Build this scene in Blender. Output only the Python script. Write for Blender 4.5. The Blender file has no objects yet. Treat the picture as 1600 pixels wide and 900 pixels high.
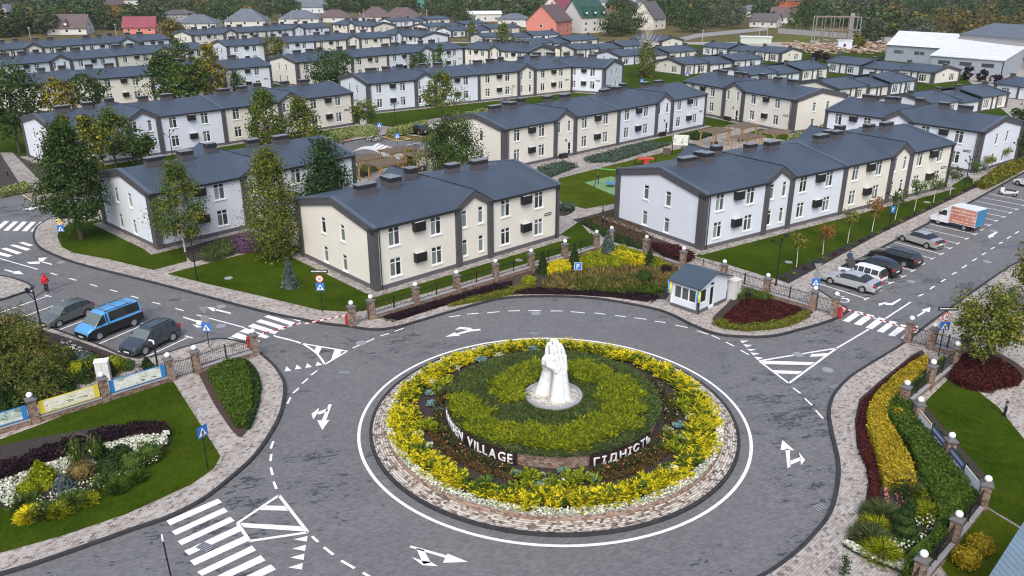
import bpy, bmesh, math, random
import numpy as np
from mathutils import Vector, Matrix
R = math.radians
scene = bpy.context.scene
col = scene.collection
# ---------------------------------------------------------------- camera
F_PX, PITCH, CAM_H = 1256.2, R(21.387), 26.5          # focal length in photo pixels (1600 wide)
cam_d = bpy.data.cameras.new('camera'); cam = bpy.data.objects.new('camera', cam_d); col.objects.link(cam)
cam_d.sensor_width = 36.0; cam_d.lens = 36.0 * F_PX / 1600.0; cam_d.clip_start = .5; cam_d.clip_end = 6000
cam.location = (0, 0, CAM_H); cam.rotation_euler = (math.pi/2 - PITCH, 0, 0)
scene.camera = cam
# ---------------------------------------------------------------- light: overcast day
SUN_AZ, SUN_EL = R(186), R(50)                        # azimuth clockwise from +Y (view direction)
w = bpy.data.worlds.new('World'); scene.world = w; w.use_nodes = True
nt = w.node_tree; bg = nt.nodes['Background']
sky = nt.nodes.new('ShaderNodeTexSky'); sky.sky_type = 'NISHITA'; sky.sun_disc = False
sky.sun_elevation = SUN_EL; sky.sun_rotation = SUN_AZ; sky.dust_density = 4.0; sky.ozone_density = 1.0; sky.air_density = 1.0
nt.links.new(sky.outputs[0], bg.inputs[0]); bg.inputs[1].default_value = .13
sun_d = bpy.data.lights.new('sun', 'SUN'); sun_d.energy = 1.2; sun_d.angle = R(40); sun_d.color = (1, .985, .955)
sun = bpy.data.objects.new('sun', sun_d); col.objects.link(sun)
sd = Vector((math.sin(SUN_AZ)*math.cos(SUN_EL), math.cos(SUN_AZ)*math.cos(SUN_EL), math.sin(SUN_EL)))
sun.rotation_euler = sd.to_track_quat('Z', 'Y').to_euler()
scene.cycles.filter_width = 1.15
vs = scene.view_settings; vs.view_transform = 'Standard'; vs.look = 'None'; vs.exposure = 0.66; vs.gamma = 1; vs.use_curve_mapping = False
# ---------------------------------------------------------------- photo survey -> ground coordinates
def g(px, py, h=0.0):
    dx, dy, dz = (px-800)/F_PX, 0, 0
    u = -(py-450)/F_PX
    d = Vector((dx, math.cos(PITCH)+u*math.sin(PITCH), -math.sin(PITCH)+u*math.cos(PITCH)))
    t = (h-CAM_H)/d.z
    return Vector((d.x*t, d.y*t, h))
def gl(pts, h=0.0): return [g(x, y, h) for x, y in pts]
# ---------------------------------------------------------------- mesh helpers
class MB:
    def __init__(s): s.v = []; s.f = []; s.m = []
    def quad(s, a, b, c, d, m=0):
        n = len(s.v); s.v += [tuple(a), tuple(b), tuple(c), tuple(d)]; s.f.append((n, n+1, n+2, n+3)); s.m.append(m)
    def poly(s, pts, m=0):
        n = len(s.v); s.v += [tuple(p) for p in pts]; s.f.append(tuple(range(n, n+len(pts)))); s.m.append(m)
    def hexa(s, p, m=0):                              # 8 points: bottom ring 0-3, top ring 4-7 (ccw from above)
        n = len(s.v); s.v += [tuple(q) for q in p]
        for f in ((3,2,1,0),(4,5,6,7),(0,1,5,4),(1,2,6,5),(2,3,7,6),(3,0,4,7)):
            s.f.append(tuple(n+i for i in f)); s.m.append(m)
    def box(s, x0, x1, y0, y1, z0, z1, m=0):
        s.hexa([(x0,y0,z0),(x1,y0,z0),(x1,y1,z0),(x0,y1,z0),(x0,y0,z1),(x1,y0,z1),(x1,y1,z1),(x0,y1,z1)], m)
    def prism(s, pts, z0, z1, m=0, ms=None, bottom=False):   # pts: 2d ccw outline, concave allowed
        k = len(pts); ms = m if ms is None else ms
        n = len(s.v); s.v += [(p[0],p[1],z0) for p in pts] + [(p[0],p[1],z1) for p in pts]
        for i in range(k):
            j = (i+1) % k; s.f.append((n+i, n+j, n+k+j, n+k+i)); s.m.append(ms)
        s.f.append(tuple(n+k+i for i in range(k))); s.m.append(m)
        if bottom: s.f.append(tuple(n+k-1-i for i in range(k))); s.m.append(m)
    def extr(s, pts, d, m=0):                         # 3d planar polygon extruded by vector d
        k = len(pts); n = len(s.v); d = Vector(d)
        s.v += [tuple(p) for p in pts] + [tuple(Vector(p)+d) for p in pts]
        s.f.append(tuple(n+i for i in range(k))); s.m.append(m)
        s.f.append(tuple(n+2*k-1-i for i in range(k))); s.m.append(m)
        for i in range(k):
            j = (i+1) % k; s.f.append((n+j, n+i, n+k+i, n+k+j)); s.m.append(m)
    def tube(s, p0, p1, r0, r1=None, n=8, m=0, cap=True):
        r1 = r0 if r1 is None else r1
        p0 = Vector(p0); p1 = Vector(p1); d = (p1-p0)
        if d.length < 1e-6: return
        q = d.to_track_quat('Z', 'Y'); b = len(s.v)
        for p, r in ((p0, r0), (p1, r1)):
            for i in range(n):
                a = 2*math.pi*i/n; s.v.append(tuple(p + q @ Vector((r*math.cos(a), r*math.sin(a), 0))))
        for i in range(n):
            j = (i+1) % n; s.f.append((b+i, b+j, b+n+j, b+n+i)); s.m.append(m)
        if cap:
            s.f.append(tuple(b+n-1-i for i in range(n))); s.m.append(m)
            s.f.append(tuple(b+n+i for i in range(n))); s.m.append(m)
    def lathe(s, prof, n=16, m=0, c=(0,0,0)):         # prof: (r, z) from bottom to top
        b = len(s.v)
        for r, z in prof:
            for i in range(n):
                a = 2*math.pi*i/n; s.v.append((c[0]+r*math.cos(a), c[1]+r*math.sin(a), c[2]+z))
        for k in range(len(prof)-1):
            for i in range(n):
                j = (i+1) % n; s.f.append((b+k*n+i, b+k*n+j, b+(k+1)*n+j, b+(k+1)*n+i)); s.m.append(m)
        s.f.append(tuple(b+(len(prof)-1)*n+i for i in range(n))); s.m.append(m)
        s.f.append(tuple(b+n-1-i for i in range(n))); s.m.append(m)
    def ball(s, c, r, n=12, k=8, m=0, sz=1.0):
        s.lathe([(max(.001, r*math.sin(math.pi*i/k)), -r*sz*math.cos(math.pi*i/k)) for i in range(k+1)], n, m, c)
    def mesh(s, name, mats, smooth=False):
        me = bpy.data.meshes.new(name); me.from_pydata(s.v, [], s.f)
        for mt in (mats if isinstance(mats, (list, tuple)) else [mats]): me.materials.append(M(mt))
        me.polygons.foreach_set('material_index', s.m)
        if smooth: me.polygons.foreach_set('use_smooth', [True]*len(s.f))
        me.update(); return me
    def build(s, name, mats, parent=None, smooth=False, **kw):
        return obj(name, s.mesh(name, mats, smooth), parent, **kw)
def obj(name, me, parent=None, label=None, cat=None, group=None, kind=None, loc=None, rz=0):
    o = bpy.data.objects.new(name, me); col.objects.link(o)
    if parent is not None: o.parent = parent
    if loc is not None: o.location = loc
    if rz: o.rotation_euler = (0, 0, rz)
    for k, v in (('label', label), ('category', cat), ('group', group), ('kind', kind)):
        if v: o[k] = v
    return o
def thing(name, label, cat, loc=(0,0,0), rz=0, group=None):
    return obj(name, None, None, label, cat, group, None, loc, rz)
def copy_tree(o, parent=None):
    c = o.copy(); col.objects.link(c); c.parent = parent
    for ch in o.children: copy_tree(ch, c)
    return c
def np_mesh(name, V, F, mats, MI=None, smooth=False):
    V = np.asarray(V, np.float32); F = np.asarray(F, np.int32); k = F.shape[1]
    me = bpy.data.meshes.new(name); me.vertices.add(len(V)); me.vertices.foreach_set('co', V.ravel())
    me.loops.add(F.size); me.loops.foreach_set('vertex_index', F.ravel())
    me.polygons.add(len(F)); me.polygons.foreach_set('loop_start', np.arange(0, F.size, k, dtype=np.int32))
    me.polygons.foreach_set('loop_total', np.full(len(F), k, np.int32))
    for mt in (mats if isinstance(mats, (list, tuple)) else [mats]): me.materials.append(M(mt))
    if MI is not None: me.polygons.foreach_set('material_index', np.asarray(MI, np.int32))
    if smooth: me.polygons.foreach_set('use_smooth', np.ones(len(F), bool))
    me.update(calc_edges=True); return me
# ---------------------------------------------------------------- materials
_m = {}
def M(n): return _m[n] if isinstance(n, str) else n
def newmat(n):
    m = bpy.data.materials.new(n); m.use_nodes = True; _m[n] = m
    return m, m.node_tree, m.node_tree.nodes['Principled BSDF']
def N(t, k, **kw):
    n = t.nodes.new('ShaderNode'+k)
    for a, b in kw.items(): setattr(n, a, b)
    return n
def ramp(t, fac, stops, const=False):
    r = N(t, 'ValToRGB'); e = r.color_ramp.elements
    if const: r.color_ramp.interpolation = 'CONSTANT'
    while len(e) < len(stops): e.new(.5)
    for q, (p, c) in zip(e, stops): q.position = p; q.color = (*c, 1) if len(c) == 3 else c
    t.links.new(fac, r.inputs[0]); return r.outputs[0]
def mixc(t, fac, a, b, mode='MIX'):
    x = N(t, 'Mix', data_type='RGBA', blend_type=mode)
    for s, v in ((x.inputs[0], fac), (x.inputs[6], a), (x.inputs[7], b)):
        if isinstance(v, (int, float)): s.default_value = v
        elif isinstance(v, tuple): s.default_value = (*v, 1)
        else: t.links.new(v, s)
    return x.outputs[2]
def math_(t, op, a, b=None, clamp=False):
    x = N(t, 'Math', operation=op); x.use_clamp = clamp
    for s, v in zip(x.inputs, (a, b)):
        if v is None: continue
        if isinstance(v, (int, float)): s.default_value = v
        else: t.links.new(v, s)
    return x.outputs[0]
def mapping(t, vec, rot=0, scale=(1,1,1)):
    x = N(t, 'Mapping'); x.inputs['Rotation'].default_value = (0, 0, rot); x.inputs['Scale'].default_value = scale
    t.links.new(vec, x.inputs[0]); return x.outputs[0]
def noise(t, vec, scale, detail=3, rough=.55):
    x = N(t, 'TexNoise'); x.inputs['Scale'].default_value = scale; x.inputs['Detail'].default_value = detail; x.inputs['Roughness'].default_value = rough
    if vec is not None: t.links.new(vec, x.inputs['Vector'])
    return x.outputs[0]
def objco(t): return N(t, 'TexCoord').outputs['Object']
def geopos(t): return N(t, 'NewGeometry').outputs['Position']
def bump(t, b, h, s=.3, d=.02):
    x = N(t, 'Bump'); x.inputs['Strength'].default_value = s; x.inputs['Distance'].default_value = d
    t.links.new(h, x.inputs['Height']); t.links.new(x.outputs[0], b.inputs['Normal'])
def flat(n, c, rough=.6, metal=0, var=.12, scale=3.0, coat=0, spec=.5, emit=None):
    m, t, b = newmat(n); b.inputs['Roughness'].default_value = rough; b.inputs['Metallic'].default_value = metal
    b.inputs['Specular IOR Level'].default_value = spec
    if coat: b.inputs['Coat Weight'].default_value = coat; b.inputs['Coat Roughness'].default_value = .06
    if var:
        f = noise(t, geopos(t), scale, 4)
        c2 = tuple(min(1, x*(1+var)) for x in c); c1 = tuple(x*(1-var) for x in c)
        t.links.new(ramp(t, f, [(.3, c1), (.7, c2)]), b.inputs['Base Color'])
    else: b.inputs['Base Color'].default_value = (*c, 1)
    return m
def cells(t, vec, sx, sy):                            # paver cells in running bond: snapped coordinate per piece
    sp = N(t, 'SeparateXYZ'); t.links.new(vec, sp.inputs[0])
    row = math_(t, 'FLOOR', math_(t, 'DIVIDE', sp.outputs[1], sy))
    off = math_(t, 'MULTIPLY', math_(t, 'MODULO', row, 2.0), .5)
    colm = math_(t, 'FLOOR', math_(t, 'ADD', math_(t, 'DIVIDE', sp.outputs[0], sx), off))
    cb = N(t, 'CombineXYZ'); t.links.new(colm, cb.inputs[0]); t.links.new(row, cb.inputs[1])
    return cb.outputs[0], sp
def white(t, vec):
    x = N(t, 'TexWhiteNoise', noise_dimensions='3D'); t.links.new(vec, x.inputs['Vector']); return x.outputs['Value']
def brickjoint(t, vec, sx, sy, mortar=.012):
    x = N(t, 'TexBrick'); x.offset = .5; x.inputs['Scale'].default_value = 1; x.inputs['Brick Width'].default_value = sx
    x.inputs['Row Height'].default_value = sy; x.inputs['Mortar Size'].default_value = mortar; x.inputs['Mortar Smooth'].default_value = .3
    x.inputs['Color1'].default_value = x.inputs['Color2'].default_value = (1,1,1,1); x.inputs['Mortar'].default_value = (0,0,0,1)
    t.links.new(vec, x.inputs['Vector']); return x.outputs['Color']
# road: small grey concrete setts, scattered dark damp ones
def road_mat():
    m, t, b = newmat('road_setts'); P = geopos(t); v = mapping(t, P, R(-14))
    c, sp = cells(t, v, .24, .12)
    wn = white(t, c)
    base = ramp(t, wn, [(0, (.134,.134,.136)), (.5, (.158,.158,.160)), (1, (.188,.188,.189))])
    big = noise(t, P, .11, 4, .6)
    base = mixc(t, 1.0, base, ramp(t, big, [(.3, (.90,.90,.91)), (.7, (1.07,1.07,1.07))]), 'MULTIPLY')
    # damp patches: noise on the cell grid, stretched along the rows, broken up sett by sett
    c2, _ = cells(t, v, .72, .12); w2 = white(t, c2)
    n1 = noise(t, mapping(t, v, 0, (.6, 1.0, 1)), .75, 6, .68); n2 = noise(t, P, .07, 2)
    rnd = math_(t, 'MULTIPLY', math_(t, 'SUBTRACT', math_(t, 'ADD', math_(t, 'MULTIPLY', wn, .6), math_(t, 'MULTIPLY', w2, .4)), .5), .36)
    s = math_(t, 'ADD', math_(t, 'ADD', n1, rnd), math_(t, 'MULTIPLY', math_(t, 'SUBTRACT', n2, .5), .80))
    damp = ramp(t, s, [(.675, (0,0,0)), (.70, (1,1,1))])
    base = mixc(t, math_(t, 'MULTIPLY', damp, .82), base, (.040,.040,.044))
    j = brickjoint(t, v, .24, .12, .014)
    base = mixc(t, 1.0, base, ramp(t, j, [(0, (.72,.72,.74)), (1, (1,1,1))]), 'MULTIPLY')
    t.links.new(base, b.inputs['Base Color'])
    t.links.new(ramp(t, damp, [(0, (.62,.62,.62)), (1, (.38,.38,.38))]), b.inputs['Roughness'])
    bump(t, b, j, .35, .006)
road_mat()
def paver_mat(n, stops, sx=.30, sy=.2, rot=0., joint=(.6,.58,.56), polar=None):
    m, t, b = newmat(n); P = geopos(t)
    v = mapping(t, P, rot)
    c, sp = cells(t, v, sx, sy); wn = white(t, c)
    base = ramp(t, wn, stops)
    big = noise(t, P, .5, 4, .6)
    base = mixc(t, 1.0, base, ramp(t, big, [(.3, (.82,.81,.80)), (.7, (1.08,1.08,1.08))]), 'MULTIPLY')
    j = brickjoint(t, v, sx, sy, .016)
    base = mixc(t, 1.0, base, ramp(t, j, [(0, joint), (1, (1,1,1))]), 'MULTIPLY')
    t.links.new(base, b.inputs['Base Color']); b.inputs['Roughness'].default_value = .75
    bump(t, b, j, .4, .008)
paver_mat('stone_pavers', [(0, (.17,.135,.12)), (.10, (.28,.24,.215)), (.3, (.37,.335,.305)), (.65, (.43,.40,.37)), (1, (.50,.465,.435))], .22, .15, rot=R(-44))
paver_mat('apron_pavers', [(0, (.14,.12,.11)), (.3, (.27,.24,.225)), (.7, (.36,.335,.315)), (1, (.43,.40,.38))], rot=R(-44))
def stone_mat(n, cols, scale=4.5, zs=1.7):
    m, t, b = newmat(n); v = mapping(t, geopos(t), 0, (1,1,zs))
    vo = N(t, 'TexVoronoi'); vo.inputs['Scale'].default_value = scale; t.links.new(v, vo.inputs['Vector'])
    ve = N(t, 'TexVoronoi', feature='DISTANCE_TO_EDGE'); ve.inputs['Scale'].default_value = scale; t.links.new(v, ve.inputs['Vector'])
    base = ramp(t, math_(t, 'FRACT', math_(t, 'MULTIPLY', vo.outputs['Color'], 3.1)), cols)
    e = ramp(t, ve.outputs['Distance'], [(.0, (.45,.44,.43)), (.07, (1,1,1))])
    t.links.new(mixc(t, 1.0, base, e, 'MULTIPLY'), b.inputs['Base Color']); b.inputs['Roughness'].default_value = .85
    bump(t, b, e, .8, .03)
stone_mat('rubble_stone', [(0, (.12,.085,.07)), (.35, (.24,.155,.115)), (.65, (.33,.23,.17)), (1, (.26,.22,.20))])
stone_mat('gravel_bed', [(0, (.35,.32,.28)), (.4, (.52,.48,.42)), (.9, (.66,.62,.56)), (1, (.06,.06,.06))], 5.5, 1)
def grass_mat(n, a, bcol, sc=1.0):
    m, t, b = newmat(n); P = geopos(t)
    f = noise(t, P, .16*sc, 5, .6); f2 = noise(t, mapping(t, P, R(20), (1, .35, 1)), 6.0*sc, 4, .7)
    base = ramp(t, f, [(.3, a), (.7, bcol)])
    pt = ramp(t, noise(t, P, .8*sc, 5, .7), [(.48, (0,0,0)), (.72, (1,1,1))])
    base = mixc(t, math_(t, 'MULTIPLY', pt, .55), base, (bcol[0]*1.45, bcol[1]*.98, bcol[2]*1.6))
    base = mixc(t, .85, base, ramp(t, f2, [(.25, (.55,.55,.50)), (.75, (1.35,1.35,1.3))]), 'MULTIPLY')
    t.links.new(base, b.inputs['Base Color']); b.inputs['Roughness'].default_value = .95; b.inputs['Specular IOR Level'].default_value = .03
    bump(t, b, noise(t, P, 22*sc, 3, .7), .6, .03)
grass_mat('lawn_grass', (.020,.045,.0025), (.050,.082,.005))
grass_mat('playground_grass', (.036,.062,.003), (.075,.105,.006))
grass_mat('rough_field', (.070,.078,.030), (.150,.125,.058), .35)
grass_mat('dry_grass', (.10,.08,.03), (.17,.135,.06), .8)
def soil_mat(n, a, b2):
    m, t, b = newmat(n); P = geopos(t)
    t.links.new(ramp(t, noise(t, P, 5, 6, .75), [(.3, a), (.7, b2)]), b.inputs['Base Color']); b.inputs['Roughness'].default_value = .95
    bump(t, b, noise(t, P, 14, 4, .7), .9, .05)
soil_mat('bed_soil', (.020,.016,.014), (.058,.044,.038))
soil_mat('mulch_black', (.010,.010,.011), (.026,.025,.025))
soil_mat('mulch_brown', (.035,.022,.018), (.085,.052,.042))
# buildings
def plaster(n, c):
    m, t, b = newmat(n); P = geopos(t)
    f = noise(t, P, .7, 5, .6); fs = noise(t, mapping(t, P, 0, (1.6,1.6,.12)), 1.5, 4, .6)
    base = ramp(t, f, [(.3, tuple(x*.95 for x in c)), (.7, c)])
    base = mixc(t, .3, base, ramp(t, fs, [(.3, (.93,.93,.92)), (.65, (1,1,1))]), 'MULTIPLY')
    t.links.new(base, b.inputs['Base Color']); b.inputs['Roughness'].default_value = .88; b.inputs['Specular IOR Level'].default_value = .2
    bump(t, b, noise(t, P, 30, 3, .7), .25, .01)
plaster('plaster_white', (.66,.71,.785)); plaster('plaster_cream', (.72,.695,.625)); plaster('plaster_grey', (.115,.115,.128))
plaster('plaster_pink', (.62,.24,.19)); plaster('plaster_pale', (.62,.62,.60)); plaster('plaster_orange', (.55,.23,.08)); plaster('brick_red', (.42,.11,.05)); plaster('concrete_pale', (.36,.36,.36))
plaster('wall_blue_grey', (.33,.37,.42)); plaster('trim_mauve', (.20,.19,.20))
def metal_roof(n, c, seam=.5, rough=.48, ax=0, amp=.9):
    m, t, b = newmat(n); O = objco(t)
    sp = N(t, 'SeparateXYZ'); t.links.new(O, sp.inputs[0])
    fr = math_(t, 'FRACT', math_(t, 'DIVIDE', sp.outputs[ax], seam))
    d = math_(t, 'ABSOLUTE', math_(t, 'SUBTRACT', fr, .5))
    h = ramp(t, d, [(0, (1,1,1)), (.07, (0,0,0))])
    f = noise(t, geopos(t), .35, 5, .65); f2 = noise(t, geopos(t), 7, 3, .7)
    base = ramp(t, f, [(.3, tuple(x*.86 for x in c)), (.7, tuple(x*1.10 for x in c))])
    base = mixc(t, .6, base, ramp(t, f2, [(.3, (.90,.90,.90)), (.7, (1.08,1.08,1.08))]), 'MULTIPLY')
    base = mixc(t, math_(t, 'MULTIPLY', h, .16), base, (.16,.19,.23))
    t.links.new(base, b.inputs['Base Color']); b.inputs['Roughness'].default_value = rough; b.inputs['Metallic'].default_value = .0
    bump(t, b, h, amp, .03)
metal_roof('roof_metal', (.055,.073,.102)); metal_roof('booth_roof', (.060,.085,.115), .2, .4)
metal_roof('roof_white', (.72,.74,.77), 1.0, .5); metal_roof('roof_brown', (.115,.080,.080), .35, .7); metal_roof('roof_maroon', (.24,.050,.075), .35, .6)
metal_roof('roof_slate', (.115,.135,.165), .4, .65); metal_roof('roof_green', (.020,.075,.055), .35, .6); metal_roof('roof_dark', (.10,.09,.095), .4, .7); metal_roof('corrugated_blue', (.17,.24,.30), .25, .45)
flat('trim_dark', (.072,.070,.080), .6, 0, .10); flat('roof_trim', (.048,.062,.084), .4, 0, .1); flat('gutter_dark', (.020,.021,.025), .45, 0, 0)
flat('chimney_grey', (.075,.072,.080), .8, 0, .12); flat('cap_stone', (.12,.118,.125), .8, 0, .12); flat('window_white', (.78,.79,.80), .4, 0, .03)
def glass(n, c, rough=.08):
    m, t, b = newmat(n); b.inputs['Roughness'].default_value = rough; b.inputs['Specular IOR Level'].default_value = .6
    r = N(t, 'ObjectInfo').outputs['Random']
    t.links.new(ramp(t, r, [(0, tuple(x*.55 for x in c)), (1, tuple(x*1.3 for x in c))]), b.inputs['Base Color'])
glass('glass_dark', (.028,.034,.038)); glass('glass_curtain', (.19,.235,.225), .12); glass('glass_grey', (.075,.095,.10), .1)
flat('ac_black', (.014,.014,.015), .5, 0, .1); flat('iron_black', (.012,.012,.014), .45, 0, 0); flat('globe_white', (.85,.86,.88), .25, 0, 0, spec=.6)
flat('paint_white', (.80,.80,.81), .55, 0, .10, 2.2); flat('paint_yellow', (.72,.55,.22), .6, 0, .12, 2.2); flat('kerb_dark', (.030,.030,.034), .75, 0, .3, 2)
flat('kerb_grey', (.30,.30,.31), .8, 0, .15); flat('iron_cover', (.33,.34,.36), .6, .3, .15, 6); flat('statue_white', (.70,.72,.74), .6, 0, .12, 3)
flat('sign_white', (.80,.80,.80), .4, 0, 0); flat('sign_blue', (.03,.16,.52), .4, 0, 0); flat('sign_red', (.60,.03,.03), .4, 0, 0); flat('sign_back', (.30,.31,.33), .45, .4, .05); flat('sign_yellow', (.75,.50,.04), .4, 0, 0)
flat('wood_post', (.40,.25,.11), .7, 0, .15); flat('wood_lattice', (.20,.155,.11), .8, 0, .2); flat('wood_dark', (.10,.07,.05), .7, 0, .2); flat('concrete_pole', (.38,.37,.35), .85, 0, .1)
flat('steel_grey', (.30,.31,.32), .5, .5, .1); flat('rust_steel', (.21,.175,.145), .8, .1, .3); flat('plastic_pale', (.62,.62,.60), .5, 0, .06)
flat('bark_brown', (.075,.058,.045), .95, 0, .3, 8); flat('bark_white', (.52,.50,.46), .9, 0, .25, 6); flat('board_dark', (.025,.012,.012), .5, 0, .1)
flat('play_green', (.10,.38,.08), .5, 0, .05); flat('play_mat', (.15,.27,.12), .9, 0, .15); flat('play_red', (.52,.06,.03), .5, 0, .05); flat('play_blue', (.06,.22,.45), .5, 0, .05)
flat('tyre_black', (.012,.012,.013), .85, 0, .1); flat('rim_silver', (.45,.46,.48), .35, .7, 0); flat('lamp_clear', (.70,.72,.74), .12, 0, 0); flat('lamp_red', (.45,.02,.02), .2, 0, 0); flat('car_glass', (.022,.027,.030), .06, 0, 0, spec=.8); flat('car_windscreen', (.12,.15,.145), .08, 0, 0, spec=.7)
flat('plastic_black', (.015,.015,.017), .6, 0, 0); flat('engine_dark', (.05,.045,.04), .7, 0, .4, 9)
def paint(n, c, metal=.3, rough=.32): flat(n, c, rough, metal, 0, coat=.7)
paint('car_greygreen', (.14,.155,.145)); paint('car_blue', (.10,.36,.72), .1); paint('car_black', (.010,.010,.012), .1); paint('car_darkblue', (.060,.072,.088)); paint('car_silver', (.50,.52,.55), .35); paint('car_white', (.76,.77,.79), 0); paint('car_champagne', (.46,.44,.42), .35); paint('truck_blue', (.03,.20,.40), 0)
flat('jacket_red', (.55,.015,.03), .8, 0, .1); flat('trousers_black', (.012,.012,.016), .85, 0, .1); flat('skin', (.45,.27,.19), .6, 0, 0); flat('shoe_dark', (.02,.02,.02), .6, 0, 0); flat('jeans_blue', (.04,.07,.15), .9, 0, .1)
# foliage: colour varies leaf by leaf
def leafmat(n, stops, rough=.65, trans=.12):
    m, t, b = newmat(n); ge = N(t, 'NewGeometry')
    base = ramp(t, ge.outputs['Random Per Island'], stops)
    f = noise(t, ge.outputs['Position'], .9, 3)
    base = mixc(t, .8, base, ramp(t, f, [(.3, (.72,.76,.72)), (.7, (1.22,1.18,1.1))]), 'MULTIPLY')
    t.links.new(base, b.inputs['Base Color']); b.inputs['Roughness'].default_value = rough; b.inputs['Specular IOR Level'].default_value = .08
leafmat('leaf_oak', [(0, (.018,.040,.012)), (.6, (.042,.078,.020)), (1, (.085,.125,.032))])
leafmat('leaf_green', [(0, (.030,.064,.014)), (.6, (.068,.118,.024)), (1, (.135,.170,.036))])
leafmat('leaf_birch', [(0, (.050,.078,.016)), (.55, (.105,.140,.026)), (1, (.19,.195,.035))])
leafmat('leaf_yellow', [(0, (.085,.085,.014)), (.5, (.22,.18,.022)), (1, (.38,.28,.03))])
leafmat('leaf_turning', [(0, (.042,.070,.014)), (.6, (.105,.125,.020)), (.85, (.24,.20,.028)), (1, (.36,.26,.03))])
leafmat('leaf_orange', [(0, (.12,.06,.018)), (.6, (.22,.10,.03)), (1, (.30,.15,.04))])
leafmat('leaf_pine', [(0, (.014,.034,.014)), (.6, (.032,.066,.024)), (1, (.062,.100,.036))])
leafmat('leaf_mugo', [(0, (.034,.066,.016)), (.55, (.095,.130,.028)), (1, (.24,.21,.05))])
leafmat('leaf_bluespruce', [(0, (.055,.085,.085)), (.6, (.095,.135,.135)), (1, (.16,.20,.20))])
leafmat('leaf_thuja', [(0, (.014,.034,.010)), (.6, (.030,.060,.016)), (1, (.055,.090,.022))])
leafmat('leaf_gold', [(0, (.16,.19,.008)), (.3, (.38,.36,.010)), (.7, (.66,.53,.014)), (1, (.80,.65,.04))])
leafmat('leaf_lime', [(0, (.080,.115,.007)), (.55, (.20,.235,.010)), (1, (.36,.37,.02))])
leafmat('leaf_juniper', [(0, (.036,.058,.022)), (.6, (.072,.098,.036)), (1, (.125,.150,.058))])
leafmat('leaf_hedge', [(0, (.026,.058,.008)), (.6, (.058,.105,.014)), (1, (.105,.155,.024))])
leafmat('leaf_hedge_gold', [(0, (.15,.13,.010)), (.5, (.33,.25,.018)), (1, (.50,.38,.04))])
leafmat('leaf_barberry', [(0, (.022,.008,.008)), (.6, (.060,.014,.014)), (1, (.11,.024,.018))])
leafmat('leaf_darkpurple', [(0, (.008,.005,.008)), (.6, (.022,.012,.018)), (1, (.046,.022,.028))])
leafmat('leaf_heather', [(0, (.05,.04,.05)), (.4, (.10,.055,.10)), (1, (.24,.13,.26))])
leafmat('leaf_brown', [(0, (.045,.028,.012)), (.6, (.095,.060,.022)), (1, (.15,.10,.035))])
leafmat('leaf_reedgrass', [(0, (.07,.07,.022)), (.5, (.15,.12,.042)), (1, (.24,.18,.07))])
leafmat('leaf_sage', [(0, (.035,.060,.045)), (.6, (.070,.105,.080)), (1, (.11,.15,.11))])
leafmat('leaf_variegated', [(0, (.10,.14,.04)), (.6, (.22,.26,.09)), (1, (.36,.38,.18))])
leafmat('flower_white', [(0, (.30,.34,.24)), (.35, (.55,.58,.48)), (1, (.75,.76,.70))])
leafmat('flower_cabbage', [(0, (.06,.13,.13)), (.6, (.12,.22,.23)), (1, (.24,.34,.34))])
leafmat('flower_orange', [(0, (.55,.12,.04)), (.6, (.70,.25,.12)), (1, (.75,.45,.30))])
leafmat('flower_pink', [(0, (.45,.10,.10)), (.6, (.60,.25,.25)), (1, (.70,.55,.55))])
leafmat('leaf_rosebush', [(0, (.018,.034,.012)), (.6, (.035,.055,.018)), (1, (.09,.06,.022))])
leafmat('leaf_far', [(0, (.026,.052,.020)), (.5, (.052,.084,.030)), (1, (.105,.125,.042))])
leafmat('leaf_fargold', [(0, (.07,.07,.022)), (.5, (.13,.11,.03)), (1, (.22,.17,.04))])
leafmat('leaf_fargrey', [(0, (.050,.065,.045)), (.5, (.085,.105,.07)), (1, (.13,.15,.10))])
leafmat('leaf_red', [(0, (.10,.02,.025)), (1, (.24,.05,.05))])
# ================================================================ ground
def catmull(pts, k=6, closed=False):
    P = [Vector(p) for p in pts]; n = len(P); out = []
    rng = range(n) if closed else range(n-1)
    for i in rng:
        if closed: a, b, c, d = P[i-1], P[i], P[(i+1) % n], P[(i+2) % n]
        else: a, b, c, d = P[max(i-1,0)], P[i], P[i+1], P[min(i+2,n-1)]
        for j in range(k):
            t = j/k
            out.append(.5*((2*b)+(c-a)*t+(2*a-5*b+4*c-d)*t*t+(3*b-a-3*c+d)*t**3))
    if not closed: out.append(P[-1])
    return out
def px2(pts, ox, oy, k=4.0): return [(ox+x/k, oy+y/k) for x, y in pts]
def ribbon(mb, pts, wd, z, m=0):
    L = []; Rr = []
    for i, p in enumerate(pts):
        a = pts[max(i-1,0)]; b = pts[min(i+1,len(pts)-1)]
        d = Vector((b.x-a.x, b.y-a.y, 0)).normalized(); nrm = Vector((-d.y, d.x, 0))*wd/2
        L.append((p.x+nrm.x, p.y+nrm.y, z)); Rr.append((p.x-nrm.x, p.y-nrm.y, z))
    for i in range(len(pts)-1): mb.quad(Rr[i], Rr[i+1], L[i+1], L[i], m)
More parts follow.
